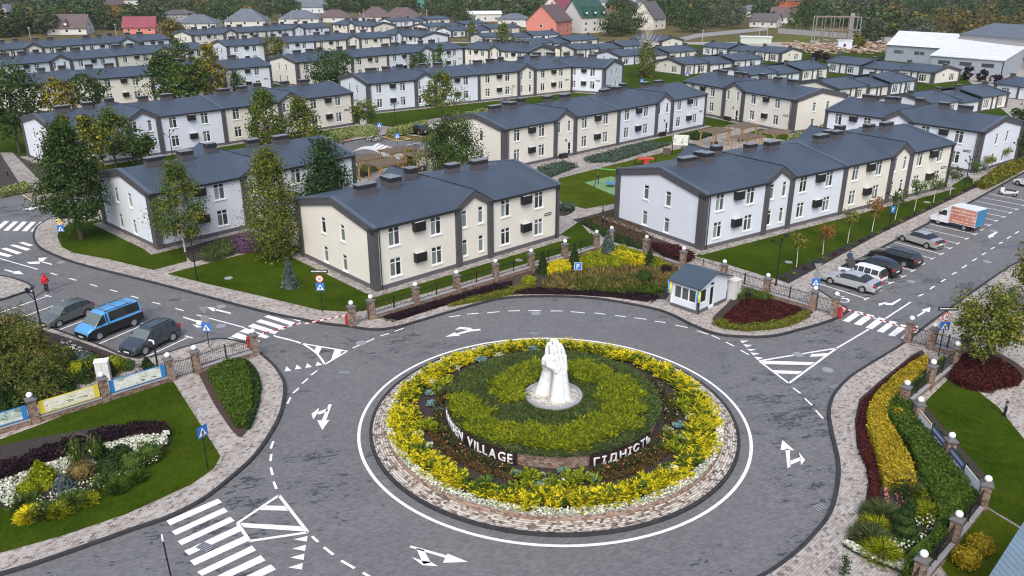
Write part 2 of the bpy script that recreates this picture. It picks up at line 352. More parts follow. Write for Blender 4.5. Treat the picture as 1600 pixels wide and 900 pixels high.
def wallstrip(mb, pts, wd, z0, z1, m=0):              # upright strip of given thickness along a polyline
    L = []; Rr = []
    for i, p in enumerate(pts):
        a = pts[max(i-1,0)]; b = pts[min(i+1,len(pts)-1)]
        d = Vector((b.x-a.x, b.y-a.y, 0)).normalized(); nrm = Vector((-d.y, d.x, 0))*wd/2
        L.append((p.x+nrm.x, p.y+nrm.y)); Rr.append((p.x-nrm.x, p.y-nrm.y))
    for i in range(len(pts)-1):
        mb.hexa([(*Rr[i],z0),(*Rr[i+1],z0),(*L[i+1],z0),(*L[i],z0),(*Rr[i],z1),(*Rr[i+1],z1),(*L[i+1],z1),(*L[i],z1)], m)
def sheet(name, pts, z, mat, kind='structure', parent=None, sm=0):
    mb = MB(); P = catmull(pts, sm, True) if sm else pts
    mb.poly([(p[0], p[1], z) for p in P]); o = mb.build(name, mat, parent, kind=kind if parent is None else None)
    # face up
    if o.data.polygons[0].normal.z < 0: o.data.flip_normals()
    return o
mb = MB(); mb.quad((-2500,-60,-.09),(2500,-60,-.09),(2500,3500,-.09),(-2500,3500,-.09)); mb.build('terrain', 'rough_field', kind='structure')
mb = MB(); mb.poly([(-75,8,0),(90,8,0),(175,120,0),(175,185,0),(60,110,0),(-30,140,0),(-30,150,0),(-170,150,0),(-170,8,0)]); road = mb.build('road', 'road_setts', kind='structure')
KERB = .13
kerb_front = [(62,352),(53,370),(60,385),(80,397),(130,415),(250,445),(400,485),(460,498),(510,507),(545,511),(580,516),(610,514),(640,507),(700,489),(770,470),(810,465),(850,464),(900,465),(950,470),(1020,483),(1050,493),(1080,508),(1110,520),(1140,526),(1200,527),(1250,516),(1300,501),(1326,486)]
kf = catmull(gl([(100,333)]+kerb_front), 4)
kpark = gl([(1326,486),(1267,447),(1360,397),(1455,347),(1525,312),(1600,270)])
e = (kpark[-1]-kpark[-2]).normalized(); kpark.append(kpark[-1]+e*60)
streetD_near = gl([(735,215),(690,229),(599,242),(540,252)])
streetD_far = gl([(0,307),(70,297),(595,213),(640,203),(715,191)])
a = (streetD_far[0]-streetD_far[1]).normalized()
far_l = streetD_far[0]+a*40
def block(name, outline, kerbs, top='stone_pavers', z=KERB):
    mb = MB(); mb.prism([(p[0], p[1]) for p in outline], 0.0, z, 0)
    o = mb.build(name, top, kind='structure')
    k = MB()
    for line in kerbs: wallstrip(k, line, .22, -.02, z+.012)
    if kerbs: k.build('kerb', 'kerb_dark', o)
    return o
outline = kf + kpark[1:] + [Vector((190,200,0)), Vector((190,300,0)), Vector((110,345,0)), Vector((-260,345,0)), far_l+Vector((-60,30,0)), far_l] + streetD_far + streetD_near
vill = block('village_pavement', outline, [kf + kpark[1:2], kpark[1:], [far_l]+streetD_far+[streetD_near[0]], streetD_near+[kf[0]]])
# right-hand block
kr = catmull(gl([(1640,385),(1580,417),(1535,447),(1452,507),(1415,536),(1360,570),(1335,586),(1318,600),(1302,620),(1295,645),(1299,675),(1309,720),(1309,755),(1297,803),(1267,842),(1235,872),(1200,897),(1165,915)]), 4)
right_b = block('right_pavement', kr + [g(1165,1050), g(1700,1050), g(2000,620), g(2000,300)], [kr])
# lower left block and the green behind its fence
kl = catmull(gl([(-160,940),(7,897),(100,867),(212,827),(262,810),(312,785),(350,757),(397,715),(427,672),(441,640),(445,605),(437,585),(427,572),(415,561),(404,552),(392,541),(345,531),(300,541),(217,562),(150,539),(50,504),(0,492),(-80,470)]), 4)
left_b = block('left_pavement', kl + [g(-300,430), g(-500,900)], [kl])
ks = catmull(gl([(-60,424),(0,432),(30,439),(50,449),(42,456),(25,462),(0,470),(-60,484)]), 4)
corner_b = block('corner_pavement', ks, [ks])
# -------------------------------------------------- painted markings (children of the road)
ZM = .007
def mark(name, polys, mat='paint_white', z=ZM):
    mb = MB()
    for p in polys:
        P = [(q.x, q.y, z) for q in gl(p)]
        ar = sum(P[i][0]*P[(i+1) % len(P)][1]-P[(i+1) % len(P)][0]*P[i][1] for i in range(len(P)))
        mb.poly(P if ar > 0 else P[::-1])
    return mb.build(name, mat, road)
def dash(segs, wd=.14, name='lane_dash'):
    for a, b in segs:
        mb = MB(); ribbon(mb, [g(*a), g(*b)], wd, ZM); mb.build(name, 'paint_white', road)
RC = Vector((2.61, 44.72, 0))
mb = MB(); ribbon(mb, [RC+Vector((12.2*math.cos(i*math.pi/60), 12.2*math.sin(i*math.pi/60), 0)) for i in range(121)], .19, ZM); mb.build('edge_line', 'paint_white', road)
dash([((701,495.5),(719,493)),((729.5,491),(747.5,489.5)),((761,489),(780,487)),((794,486),(812,485.6)),((826,485.5),(845,485.5)),((860,486),(879,486)),((892,487),(914,489)),((929,489),(946,491)),((961,493),(978,495)),((991,496.5),(1010,499)),((1023,502),(1040,504)),((1055,508),(1075,512)),((1089,517),(1107,522.5)),((1112,524),(1125,530)),((1134,534.5),(1147,541)),((1157,547),(1170,554.5)),
 ((551,544),(585,529)),((594.5,525),(607.5,521)),((616.5,518),(630.5,513)),((486,586),(495.5,579)),((472,599.5),(481,591.5)),((458,614.5),(467,606)),((449,631),(454,621)),((423,701),(427,689.5)),((422.5,720.5),(424,709.5)),((423,730.5),(426,742.5)),((427.5,752.5),(432,764)),((487.5,838),(497,847)),((506,855),(521,867)),((533,876),(554,888)),((567,895),(590,908)),
 ((1239,606),(1251,615)),((1257.5,622.5),(1269,633.5)),((1274.5,641),(1286,654)),
 ((79,426.5),(89.5,430)),((108,435),(119.5,438)),((140.5,444),(152,447.5)),((172,453),(184,456)),((205,462.5),(216.5,466)),((238,472),(251,475.5)),((274,482),(287,485.5)),
 ((1435,463),(1442.5,459.5)),((1453,452),(1460,447)),((1470.5,440.5),(1477.5,436)),((1487.5,429),(1495,425)),((1503,419),(1510.5,414)),((1519,408),(1526,404)),((1534,398.5),(1540.5,395)),((1548,389.5),(1554,386)),((1561,381),(1567,378)),((1573.5,373),(1579.5,369)),((1586,365),(1592,361.5))])
dash([((307.5,492),(382.5,512)),((0,404),(59.5,421)),((1384,497.5),(1423,472)),((1307.5,544),(1357.5,514.5)),((430,526),(470,535.5))], .15, 'solid_line')
def outline_lines(polys, wd=.17):
    mb = MB()
    for p in polys: ribbon(mb, catmull(gl(p), 4) if len(p) > 2 else gl(p), wd, ZM+.002)
    return mb.build('hatching_outline', 'paint_white', road)
outline_lines([px2(q, 400, 450) for q in ([(280,346),(570,395)],[(430,478),(570,395)],[(110,298),(280,346),(380,410),(430,478)])])
mark('hatching_bar', [px2([(380,363),(412,370),(392,412),(362,395)], 400, 450)]); mark('hatching_bar', [px2([(492,385),(538,393),(512,432),(468,452)], 400, 450)])
outline_lines([[(1186,564),(1307.5,544)],[(1186,564),(1232.5,599)],[(1232.5,599),(1307.5,544)]])
for b in ([(1189,563.5),(1273,566),(1266,570.5),(1195,569)],[(1208,578.5),(1254,580),(1247,584.5),(1213,583.5)],[(1268,553.5),(1296,551.5),(1289,556.5),(1265,557.5)]): mark('hatching_bar', [b])
outline_lines([[(371,817.5),(436,774)],[(436,774),(481,832)],[(481,832),(390,845.5)],[(390,845.5),(371,817.5)]])
for b in ([(416,790),(445,790.5),(450,798),(405,797)],[(375,817),(469,822.5),(477,830.5),(381,824)]): mark('hatching_bar', [b])
for q in ([(178,522),(190,490),(222,517)],[(243,510),(255,480),(287,503)],[(308,500),(320,470),(350,494)],[(372,488),(383,460),(415,480)]): mark('give_way_triangle', [px2(q, 400, 450)])
for q in ([(1425,330),(1478,328),(1440,345)],[(1445,352),(1503,357),(1465,370)],[(1467,380),(1527,385),(1488,394)],[(1490,403),(1548,409),(1508,421)],[(1513,430),(1572,437),(1535,450)]): mark('give_way_triangle', [px2(q, 800, 450)])
for q in ([(237,672),(322,650),(318,685)],[(227,730),(313,705),(305,743)],[(215,785),(303,760),(298,800)],[(203,847),(292,820),(287,860)]): mark('give_way_triangle', [px2(q, 400, 675)])
def arrow(ox, oy, *ps): mark('arrow_marking', [px2(p, ox, oy) for p in ps])
arrow(400,450,[(1183,306),(1240,277),(1277,297)],[(1252,284),(1330,262),(1335,273),(1262,293)],[(1330,262),(1403,255),(1403,265),(1335,273)],[(1243,262),(1272,243),(1345,248)],[(1285,257),(1325,247),(1362,260),(1325,262)])
arrow(400,450,[(455,727),(474,727),(437,830),(412,825)],[(383,828),(459,826),(414,888)],[(385,775),(450,752),(446,773),(392,792)],[(347,788),(395,748),(386,782),(358,822)])
arrow(400,675,[(958,720),(968,710),(1190,771),(1182,787)],[(1197,760),(1325,812),(1168,818)],[(1000,724),(1050,738),(1092,818),(1045,826)],[(975,783),(1046,806),(1092,812),(1138,840),(1040,833)])
arrow(1200,675,[(108,105),(136,110),(140,218),(122,226)],[(90,50),(165,115),(78,112)],[(134,182),(203,156),(205,178),(136,208)],[(195,128),(232,175),(207,207)])
arrow(0,225,[(165,738),(245,735),(250,748),(185,750)],[(240,712),(295,710),(262,738),(245,735)],[(250,736),(262,733),(327,750),(322,756)])
arrow(0,225,[(28,782),(85,796),(83,806),(28,788)],[(78,797),(120,793),(148,815),(85,811)])
arrow(0,225,[(135,408),(205,395),(225,402),(190,412)],[(205,398),(300,375),(325,374),(235,404)])
arrow(0,450,[(1145,178),(1225,202),(1222,212),(1145,185)],[(1222,200),(1262,205),(1256,232),(1228,228)],[(1202,226),(1280,246),(1230,247)])
arrow(0,450,[(1290,118),(1348,125),(1352,142),(1330,145)],[(1340,128),(1445,155),(1440,162),(1345,140)])
arrow(1200,450,[(688,98),(747,86),(735,96),(697,112)],[(735,94),(772,95),(780,107),(733,106)],[(772,95),(825,66),(832,72),(780,107)])
arrow(1200,450,[(928,175),(975,142),(986,150),(940,178)],[(956,138),(1015,120),(1010,152)])
arrow(1200,225,[(1375,575),(1405,557),(1412,578),(1380,588)],[(1402,562),(1428,545),(1437,550),(1410,572)])
def stripes(qs, ox, oy, k=4.0, mat='paint_white'):
    for q in qs: mark('crossing_stripe', [px2(q, ox, oy, k)], mat)
S0 = gl([(412.5,495),(419,492.5),(461,504),(455.5,509)]); S1 = gl([(400,502.5),(407.5,499),(448,511),(442.5,515.5)])
for k in range(-1, 7):
    mb = MB(); P = [S0[i]+(S1[i]-S0[i])*k for i in range(4)]; mb.poly([(p.x,p.y,ZM) for p in P[::-1]]); mb.build('crossing_stripe', 'paint_white', road)
stripes([[(465,205),(553,145),(598,153),(505,215)],[(535,225),(620,162),(667,173),(580,235)],[(608,248),(693,183),(738,193),(652,258)],[(678,270),(765,205),(810,213),(720,280)],[(750,295),(832,227),(880,238),(790,303)],[(823,315),(905,248),(955,260),(865,322)]], 1200, 450)
stripes([[(1040,555),(1362,417),(1388,440),(1062,585)],[(1072,622),(1400,473),(1425,497),(1098,645)],[(1110,683),(1440,530),(1467,555),(1135,708)],[(1152,743),(1490,585),(1515,615),(1180,772)],[(1187,805),(1530,648),(1555,680),(1215,835)],[(1232,875),(1575,710),(1600,740),(1262,900)],[(1280,937),(1630,770),(1660,803),(1310,965)],[(1330,1000),(1692,828),(1725,860),(1360,1030)]], 0, 675)
stripes([[(20,541),(85,484),(115,485),(52,542)],[(78,543),(140,485),(170,486),(110,544)],[(135,545),(195,486),(225,487),(167,546)],[(190,547),(250,487),(280,488),(222,548)],[(-40,538),(28,481),(58,482),(-8,539)],[(117,617),(145,612),(208,632),(185,640)],[(60,633),(88,628),(193,657),(165,668)],[(5,655),(38,648),(138,680),(108,690)],[(-60,680),(-20,670),(80,697),(50,707)]], 0, 225)
stripes([[(285+i*47,505+i*13),(365+i*47,470+i*13-6),(400+i*47,478+i*13-6),(320+i*47,515+i*13)] for i in range(4)], 540, 160, 7.27)
# parking bays
def bay_lines(ts, d, ln, wd=.13, side=-1):
    for T in ts:
        mb = MB(); s = T+d*ln; ribbon(mb, [s, T], wd, ZM)
        pd = Vector((-d.y, d.x, 0)); ribbon(mb, [T-pd*.45, T+pd*.45], wd, ZM+.002); mb.build('bay_line', 'paint_white', road)
a0, a1 = g(1400,379), g(1471,397); dR = (a0-a1).normalized()
bay_lines(gl([(1354,467),(1374,455),(1392.5,442),(1412,432),(1427,423),(1442,413),(1457,404),(1471,397),(1485,388),(1497,380.5),(1511,373),(1524,366),(1535,359),(1546,352),(1557,345),(1569,339),(1579,332.5),(1589,327),(1599,321),(1609,315)]), dR, 5.3)
a0, a1 = g(217,562.5), g(295,526); dL = (a0-a1).normalized()
k0, k1 = g(217,562), g(0,492)
T0 = g(295,526.5); st = (k1-k0).normalized()
bay_lines([T0+st*2.55*i for i in range(0, 9)], dL, (a0-a1).length-.1)
for q in ([(145,320),(280,292),(332,325),(212,365)],):
    P = px2(q, 0, 225)
    mb = MB()
    for a, b in ((0,1),(1,2),(2,3),(3,0),(0,2),(1,3)): ribbon(mb, [g(*P[a]), g(*P[b])], .16, ZM+.001*(a+b))
    mb.build('yellow_box_marking', 'paint_yellow', road)
P = px2([(415,388),(545,362),(740,413),(600,440)], 540, 160, 7.27); mb = MB()
for a, b in ((0,1),(1,2),(2,3),(3,0),(0,2),(1,3)): ribbon(mb, [g(*P[a]), g(*P[b])], .2, ZM+.001*(a+b))
mb.build('yellow_box_marking', 'paint_yellow', road)
dash([((624,229),(667,221)),((616,208),(660,213)),((599,243),(619,247))], .2, 'solid_line')
mb = MB()                                              # wheelchair symbol on the first bay
for p, q in (((1311,461),(1314,467)),((1314,467),(1322,466)),((1322,466),(1328,469)),((1313,464),(1319,463.5))): ribbon(mb, [g(*p), g(*q)], .14, ZM)
c = g(1316.5,469); ribbon(mb, [c+Vector((.5*math.cos(a*.5), .5*math.sin(a*.5), 0)) for a in range(-8, 4)], .12, ZM+.002)
mb.build('wheelchair_marking', 'paint_white', road)
for p in ((564,536),(837.5,489.5),(1247,554),(1293,578),(346,479),(345.5,509.5),(95.5,410),(1424,440),(1542.5,409),(1553,361)):
    mb = MB(); c = g(*p); mb.lathe([(.40,0),(.40,.016),(.36,.018),(.35,.012)], 20, 0, (c.x,c.y,.002)); mb.build('manhole_cover', 'iron_cover', road)
for p, rz in (((539,582),.1),((835,521),0),((1304,604),.5),((1281,792),.45),((321,855),-.5),((1536,437),.7)):
    c = g(*p); mb = MB()
    mb.box(-.42,.42,-.26,.26,.002,.010,1)
    for i in range(5): mb.box(-.40,.40,-.24+.1*i,-.18+.1*i,.010,.018,0)
    o = mb.build('drain_grate', ['iron_cover', 'gutter_dark'], road, loc=(c.x,c.y,0), rz=rz)
# -------------------------------------------------- lawns, paths, beds
ZL = KERB+.02
def lawn(pts, z=ZL, mat='lawn_grass', name='lawn', sm=0): return sheet(name, gl(pts), z, mat, sm=sm)
lawn([(90,372),(92,364),(110,350),(160,345),(237,400),(252,394),(288,387),(293,410),(240,424),(170,407),(115,397),(97,388)])
lawn([(262,430),(400,394),(470,385),(580,463),(730,420),(880,374),(925,366),(932,383),(884,396),(832,411),(775,428),(714,446),(650,465),(580,486),(555,490),(500,487),(400,463),(325,446)])
lawn([(872,371),(905,348),(922,368),(933,383),(884,397)], ZL+.004)
lawn([(870,300),(873,278),(965,255),(1062,232),(1120,240),(1000,290),(972,318),(914,328),(876,318)], ZL, 'playground_grass')
lawn([(1085,402),(1100,396),(1480,296),(1512,276),(1530,290),(1376,362),(1212,438),(1203,436),(1132,414)], ZL)
lawn([(1512,255),(1560,235),(1600,228),(1600,245),(1535,262)], ZL)
# big green between the far rows
vg = sheet('village_lawn', [g(-120,296), g(70,288), g(330,245), g(590,204), g(640,195), g(705,180), g(1000,238), g(1110,205), g(1240,222), g(1330,195), g(1640,235), Vector((150,295,0)), Vector((60,338,0)), Vector((-140,340,0)), Vector((-230,300,0))], KERB+.006, 'lawn_grass')
lawn([(577,197),(640,188),(690,185),(745,170),(900,150),(900,142),(745,160),(575,183)], KERB+.026)
lawn([(0,842),(0,872),(-60,890),(-60,560),(0,690),(60,668),(160,628),(270,597),(345,716),(335,735),(300,760),(200,806),(100,840),(0,868)], ZL)
lawn([(1480,596),(1500,592),(1560,640),(1600,690),(1660,790),(1600,830),(1540,794),(1486,720),(1438,659),(1446,630)], ZL)
lawn([(1538,796),(1600,834),(1700,1000),(1500,930),(1470,890),(1500,840)], ZL+.004, 'playground_grass')
def bed(pts, mat='bed_soil', name='flower_bed', z=KERB+.05, edge=None, sm=0):
    mb = MB(); P = gl(pts)
    if sm: P = catmull(P, sm, True)
    mb.prism([(p.x,p.y) for p in P], KERB-.05, z); return mb.build(name, mat, kind='structure')
bed([(1210,437),(1375,361),(1522,291),(1532,291),(1375,367),(1232,445)], 'mulch_black', 'mulch_strip')
bed([(588,500),(650,477),(714,457),(775,439),(832,420),(836,440),(800,453),(740,466),(690,477),(640,492),(610,500)], 'mulch_brown')
bed([(836,422),(883,407),(932,392),(957,385),(1012,399),(1060,413),(1060,440),(1040,470),(1020,470),(960,462),(900,458),(850,457),(800,458),(830,440)], 'bed_soil')
bed([(1113,500),(1135,478),(1150,462),(1180,455),(1202,463),(1265,485),(1262,496),(1220,510),(1160,513),(1125,507)], 'bed_soil', sm=2)
bed([(873,322),(893,318),(898,330),(886,338),(873,338)], 'bed_soil', sm=2)
bed([(895,345),(918,340),(970,325),(1000,360),(1085,398),(1070,410),(1012,393),(957,378)], 'bed_soil')
bed([(282,392),(385,362),(412,370),(400,388),(300,412)], 'bed_soil')
bed([(310,577),(340,566),(375,560),(398,575),(408,600),(405,625),(395,660),(385,678),(372,685),(345,650),(325,615)], 'mulch_brown', sm=3)
bed([(1440,550),(1425,557),(1370,602),(1342,627),(1335,660),(1338,700),(1352,730),(1356,757),(1350,795),(1330,835),(1316,858),(1440,905),(1444,875),(1499,815),(1520,790),(1544,752),(1488,688),(1440,632),(1419,605),(1459,572)], 'bed_soil')
bed([(0,700),(60,688),(150,672),(215,665),(258,672),(268,695),(240,720),(170,755),(100,790),(50,812),(20,805),(0,795),(-60,800),(-60,715)], 'bed_soil', sm=2)
bed([(-60,520),(0,500),(40,510),(120,535),(190,560),(210,570),(150,592),(50,630),(-60,665)], 'bed_soil')
bed([(1475,590),(1490,560),(1520,545),(1560,555),(1600,580),(1598,597),(1560,610),(1545,618),(1500,603)], 'mulch_brown', sm=3)
lawn([(913,287),(955,277),(1000,292),(990,318),(950,303)], ZL+.006, 'play_mat', 'playground_mat')
for pts in ([(0,240),(20,240),(75,296),(40,302)], [(0,300),(70,290),(70,297),(0,306)], [(557,198),(575,195),(640,203),(615,213)]):
    sheet('footpath', gl(pts), ZL+.012+.004*(len(bpy.data.objects) % 5), 'apron_pavers')
for pts in ([(0,243),(15,243),(48,290),(0,300)], [(25,245),(60,243),(100,285),(78,294)]):
    sheet('planting_strip', gl(pts), ZL+.008, 'bed_soil')
for pts in ([(870,275),(960,252),(1060,228),(1200,190),(1210,196),(1066,233),(965,257),(872,281)], [(1100,208),(1150,196),(1192,201),(1132,222)]):
    sheet('footpath', gl(pts), ZL+.014+.004*(len(bpy.data.objects) % 5), 'apron_pavers')
sheet('far_road', [g(1000,73), g(1090,52), g(1200,42), g(1200,47), g(1092,58), g(1000,80)], -.07, flat('far_asphalt', (.24,.24,.24), .9))
sheet('far_dry_field', [g(1255,80), g(1300,72), g(1385,74), g(1385,92), g(1300,100), g(1255,92)], -.06, 'dry_grass')
sheet('far_meadow', [g(1040,88), g(1100,62), g(1290,55), g(1290,66), g(1180,76), g(1110,86)], -.065, grass_mat('meadow', (.07,.09,.02), (.13,.14,.04), .5) or 'meadow')
# ================================================================ buildings
def panel(mb, x0, x1, z0, z1, ops, tf, m=0, mr=0, dep=.14):
    """wall rectangle with real openings; tf maps (x, y-inward, z) to house space"""
    xs = sorted({x0, x1, *[o[0] for o in ops], *[o[1] for o in ops]}); zs = sorted({z0, z1, *[o[2] for o in ops], *[o[3] for o in ops]})
    for i in range(len(xs)-1):
        for j in range(len(zs)-1):
            cx, cz = (xs[i]+xs[i+1])/2, (zs[j]+zs[j+1])/2
            if any(o[0] < cx < o[1] and o[2] < cz < o[3] for o in ops): continue
            mb.quad(tf(xs[i],0,zs[j]), tf(xs[i+1],0,zs[j]), tf(xs[i+1],0,zs[j+1]), tf(xs[i],0,zs[j+1]), m)
    for a, b, c, d in ops:
        mb.quad(tf(a,0,c), tf(b,0,c), tf(b,dep,c), tf(a,dep,c), mr); mb.quad(tf(a,0,d), tf(a,dep,d), tf(b,dep,d), tf(b,0,d), mr)
        mb.quad(tf(a,0,c), tf(a,dep,c), tf(a,dep,d), tf(a,0,d), mr); mb.quad(tf(b,0,c), tf(b,0,d), tf(b,dep,d), tf(b,dep,c), mr)
_wm = {}
flat('verge_cap', (.085,.108,.140), .4, 0, .1)
def window_meshes(kind, var):
    key = (kind, var)
    if key in _wm: return _wm[key]
    W, H, nx = {'double': (1.25,1.75,2), 'narrow': (.68,1.70,1), 'slit': (.80,1.62,1), 'triple': (2.0,1.75,3), 'tall': (1.6,2.2,2)}[kind]
    f = MB(); t = .08; y0, y1 = .03, .13
    f.box(0,t,y0,y1,0,H); f.box(W-t,W,y0,y1,0,H); f.box(t,W-t,y0,y1,0,t); f.box(t,W-t,y0,y1,H-t,H)
    zt = H*.72; f.box(t,W-t,y0+.008,y1,zt,zt+.06)
    for i in range(1, nx):
        x = W*i/nx; f.box(x-.045,x+.045,y0+.004,y1,t,H-t)
    p = MB(); rnd = random.Random(var*7+nx)
    for i in range(nx):
        a, b = W*i/nx, W*(i+1)/nx
        p.quad((a,.10,0),(b,.10,0),(b,.10,zt),(a,.10,zt), rnd.choice([0,1,1,2])); p.quad((a,.10,zt),(b,.10,zt),(b,.10,H),(a,.10,H), rnd.choice([0,0,2]))
    s = MB(); s.box(-.06,W+.06,-.09,.06,-.10,-.005)
    _wm[key] = (f.mesh('window', 'window_white'), p.mesh('pane', ['glass_dark','glass_curtain','glass_grey']), s.mesh('sill', 'window_white'), W, H)
    return _wm[key]
WR = random.Random(5)
def put_window(house, kind, x, y, z, rz, sill=True):
    f, p, s, W, H = window_meshes(kind, WR.randrange(5))
    o = obj('window', f, house, loc=(x,y,z), rz=rz); obj('pane', p, o)
    if sill: obj('sill', s, o)
_ac = None
def ac_mesh():
    global _ac
    if _ac: return _ac
    m = MB(); m.box(0,1.2,-.46,-.02,0,.86,0); m.box(.08,1.12,-.40,-.06,.86,.885,1)
    for i in range(7): m.box(-.012,1.212,-.475,-.005,.06+i*.115,.11+i*.115,0)
    _ac = m.mesh('air_conditioner', ['ac_black','plastic_pale']); return _ac
_ch = {}
def chimney_mesh(w, h):
    if (w, h) in _ch: return _ch[(w, h)]
    m = MB(); m.box(-w/2,w/2,-.42,.42,-.9,h*.62,0); m.box(-w/2-.03,w/2+.03,-.45,.45,h*.62,h,1); m.box(-w/2-.05,w/2+.05,-.47,.47,h,h+.05,2)
    _ch[(w, h)] = m.mesh('chimney', ['chimney_grey','gutter_dark','steel_grey']); return _ch[(w, h)]
def gable_frame(h, x, out, W, E, Rz, bw=.66, pw=.85):
    """dark frame round an end gable; x = wall plane, out = -1/+1 outward"""
    a, b = (x-.16, x-.002) if out < 0 else (x+.002, x+.16); hw = W/2
    f = MB()
    f.box(a,b,-.12,pw,0,E-.02); f.box(a,b,W-pw*.72,W+.12,0,E-.02)
    for s in (0, 1):
        ys = (-.12, hw) if s == 0 else (W+.12, hw)
        P = [(a,ys[0],E-.02),(a,ys[1],Rz),(a,ys[1],Rz-bw),(a,ys[0],E-bw)]
        f.extr(P, (b-a,0,0))
    f.build('gable_frame', 'trim_dark', h)
def house2(name, label, Lp, Rp, cols, end, W=13.3, E=6.0, Rz=7.4, length=None, door=None, win=True, hL=None, sides=True, ac=True):
    Lw, Rw = g(*Lp, E), g(*Rp, E); d = Rw-Lw; d.z = 0
    Ltot = d.length; d.normalize()
    if length:                                         # measured from the near (right) end
        if length < 0: Lw = Rw+d*length; Ltot = -length
        else: Ltot = length
    h = thing(name, label, 'house', (Lw.x, Lw.y, 0), math.atan2(d.y, d.x), 'two storey houses of the village')
    n = len(cols); u = Ltot/n; s = u/23.0; hw = W/2
    rf = MB(); rise = Rz-E
    tfF = lambda x, y, z: (x, y, z)
    tfL = lambda x, y, z: (y, W-x, z)                  # left end: x runs from back to front
    tfR = lambda x, y, z: (Ltot-y, x, z)
    plc = []
    for k, c in enumerate(cols):
        x0 = k*u; m = MB(); ops = []
        for a, kind in ((1.48,'double'),(6.15,'double'),(14.87,'double'),(19.54,'double'),(9.86,'narrow'),(11.90,'narrow')):
            wd = 1.25 if kind == 'double' else .68
            for z0 in (1.10, 3.98):
                z1 = z0+(1.75 if kind == 'double' else 1.70)
                if kind == 'narrow' and door is not None and z0 < 2:
                    if a > 11: ops.append((x0+a*s, x0+a*s+.95, .14, 2.35)); plc.append(('door', x0+a*s, z0)); 
                    continue
                ops.append((x0+a*s, x0+a*s+wd, z0, z1)); plc.append((kind, x0+a*s, z0))
        panel(m, x0, x0+u, 0, E, ops, tfF)
        # bay gable wall rising above the eave, back wall, party/gable triangles
        b0, b1 = x0+9.04*s, x0+13.74*s; bm = (b0+b1)/2
        m.poly([(b0+.05,-.004,E-.3),(b1-.05,-.004,E-.3),(bm,-.004,Rz-.1)])
        m.quad((x0+u,W,0),(x0,W,0),(x0,W,E),(x0+u,W,E)); m.quad((x0,0,0),(x0,W,0),(x0+u,W,0),(x0+u,0,0))
        if k == 0:
            wo = [(W-8.95,W-8.15,.72,2.34),(W-5.6,W-4.8,.72,2.34),(W-8.95,W-8.15,3.60,5.22),(W-5.6,W-4.8,3.60,5.22)] if sides else []
            panel(m, 0, W, 0, E, wo, tfL); m.poly([(0,W,E),(0,0,E),(0,hw,Rz-.05)])
            for o_ in wo: plc.append(('slitL', o_[0], o_[2]))
        if k == n-1:
            wo = [(4.8,5.6,.72,2.34),(8.15,8.95,.72,2.34),(4.8,5.6,3.60,5.22),(8.15,8.95,3.60,5.22)] if sides else []
            panel(m, 0, W, 0, E, wo, tfR); m.poly([(Ltot,0,E),(Ltot,W,E),(Ltot,hw,Rz-.05)])
            for o_ in wo: plc.append(('slitR', o_[0], o_[2]))
        m.build('wall', 'plaster_'+c, h)
        # trims of the bay
        t = MB()
        for a, b in ((b0, b0+.68*s), (b1-.68*s, b1)): t.box(a,b,-.20,-.006,0,E+.02)
        for sg in (0, 1):
            xa = b0 if sg == 0 else b1
            P = [(xa,-.20,E-.62),(xa,-.20,E+.02),(bm,-.20,Rz+.04),(bm,-.20,Rz-.66)]
            t.extr(P, (0,.194,0))
        t.build('bay_frame', 'trim_dark', h)
        if ac:
            for a in (4.1, 17.55):
                for z in (1.95, 4.85): obj('air_conditioner', ac_mesh(), h, loc=(x0+a*s,0,z))
        # roof slopes of the unit with the cross gable valleys, front and back
        th = .0
        e0, e1 = x0, x0+u
        for sg in (1, -1):
            Y = lambda y: y if sg > 0 else W-y
            ev = -.22
            ez = E-.22*rise/hw
            fl = (lambda *p: rf.poly(p)) if sg > 0 else (lambda *p: rf.poly(p[::-1]))
            zt = .06
            fl((e0,Y(ev),ez+zt),(b0-.1,Y(ev),ez+zt),(bm,Y(hw),Rz+zt),(e0,Y(hw),Rz+zt))
            fl((b1+.1,Y(ev),ez+zt),(e1,Y(ev),ez+zt),(e1,Y(hw),Rz+zt),(bm,Y(hw),Rz+zt))
            fl((b0-.1,Y(ev),ez+zt),(bm,Y(ev-.06),Rz+.10),(bm,Y(hw),Rz+zt))
            fl((bm,Y(ev-.06),Rz+.10),(b1+.1,Y(ev),ez+zt),(bm,Y(hw),Rz+zt))
            for xv in (b0-.1, b1+.1): rf.tube((xv,Y(ev),ez+zt+.03),(bm,Y(hw),Rz+zt+.03),.045,n=4,m=2)
            rf.tube((bm,Y(ev),Rz+.12),(bm,Y(hw),Rz+.10),.05,n=4,m=1)
            if sg < 0: rf.poly([(b1,W-.005,E),(b0,W-.005,E),(bm,W-.005,Rz)], 1)
            for a, b in ((e0,b0-.1),(b1+.1,e1)): rf.box(a,b,min(Y(ev-.10),Y(ev+.20)),max(Y(ev-.10),Y(ev+.20)),ez-.16,ez+.055,1)
    # verge caps at both ends and over each party wall
    for i in range(n+1):
        xc = i*u; wd = .42
        xa, xb = (xc-.2, xc+wd-.2) if 0 < i < n else ((xc-.20, xc+.22) if i == 0 else (xc-.22, xc+.20))
        for sg in (1, -1):
            Y = lambda y: y if sg > 0 else W-y
            za, zb = E-.30*rise/hw, Rz
            P = [(xa,Y(-.30),za+.02),(xa,Y(hw),zb+.02),(xa,Y(hw),zb+.20),(xa,Y(-.30),za+.20)]
            rf.extr(P if sg > 0 else P[::-1], (xb-xa,0,0), 2)
    for i in range(1, n):
        t = MB(); t.box(i*u-.34,i*u+.34,-.17,-.005,0,E-.05); t.build('pilaster', 'trim_dark', h)
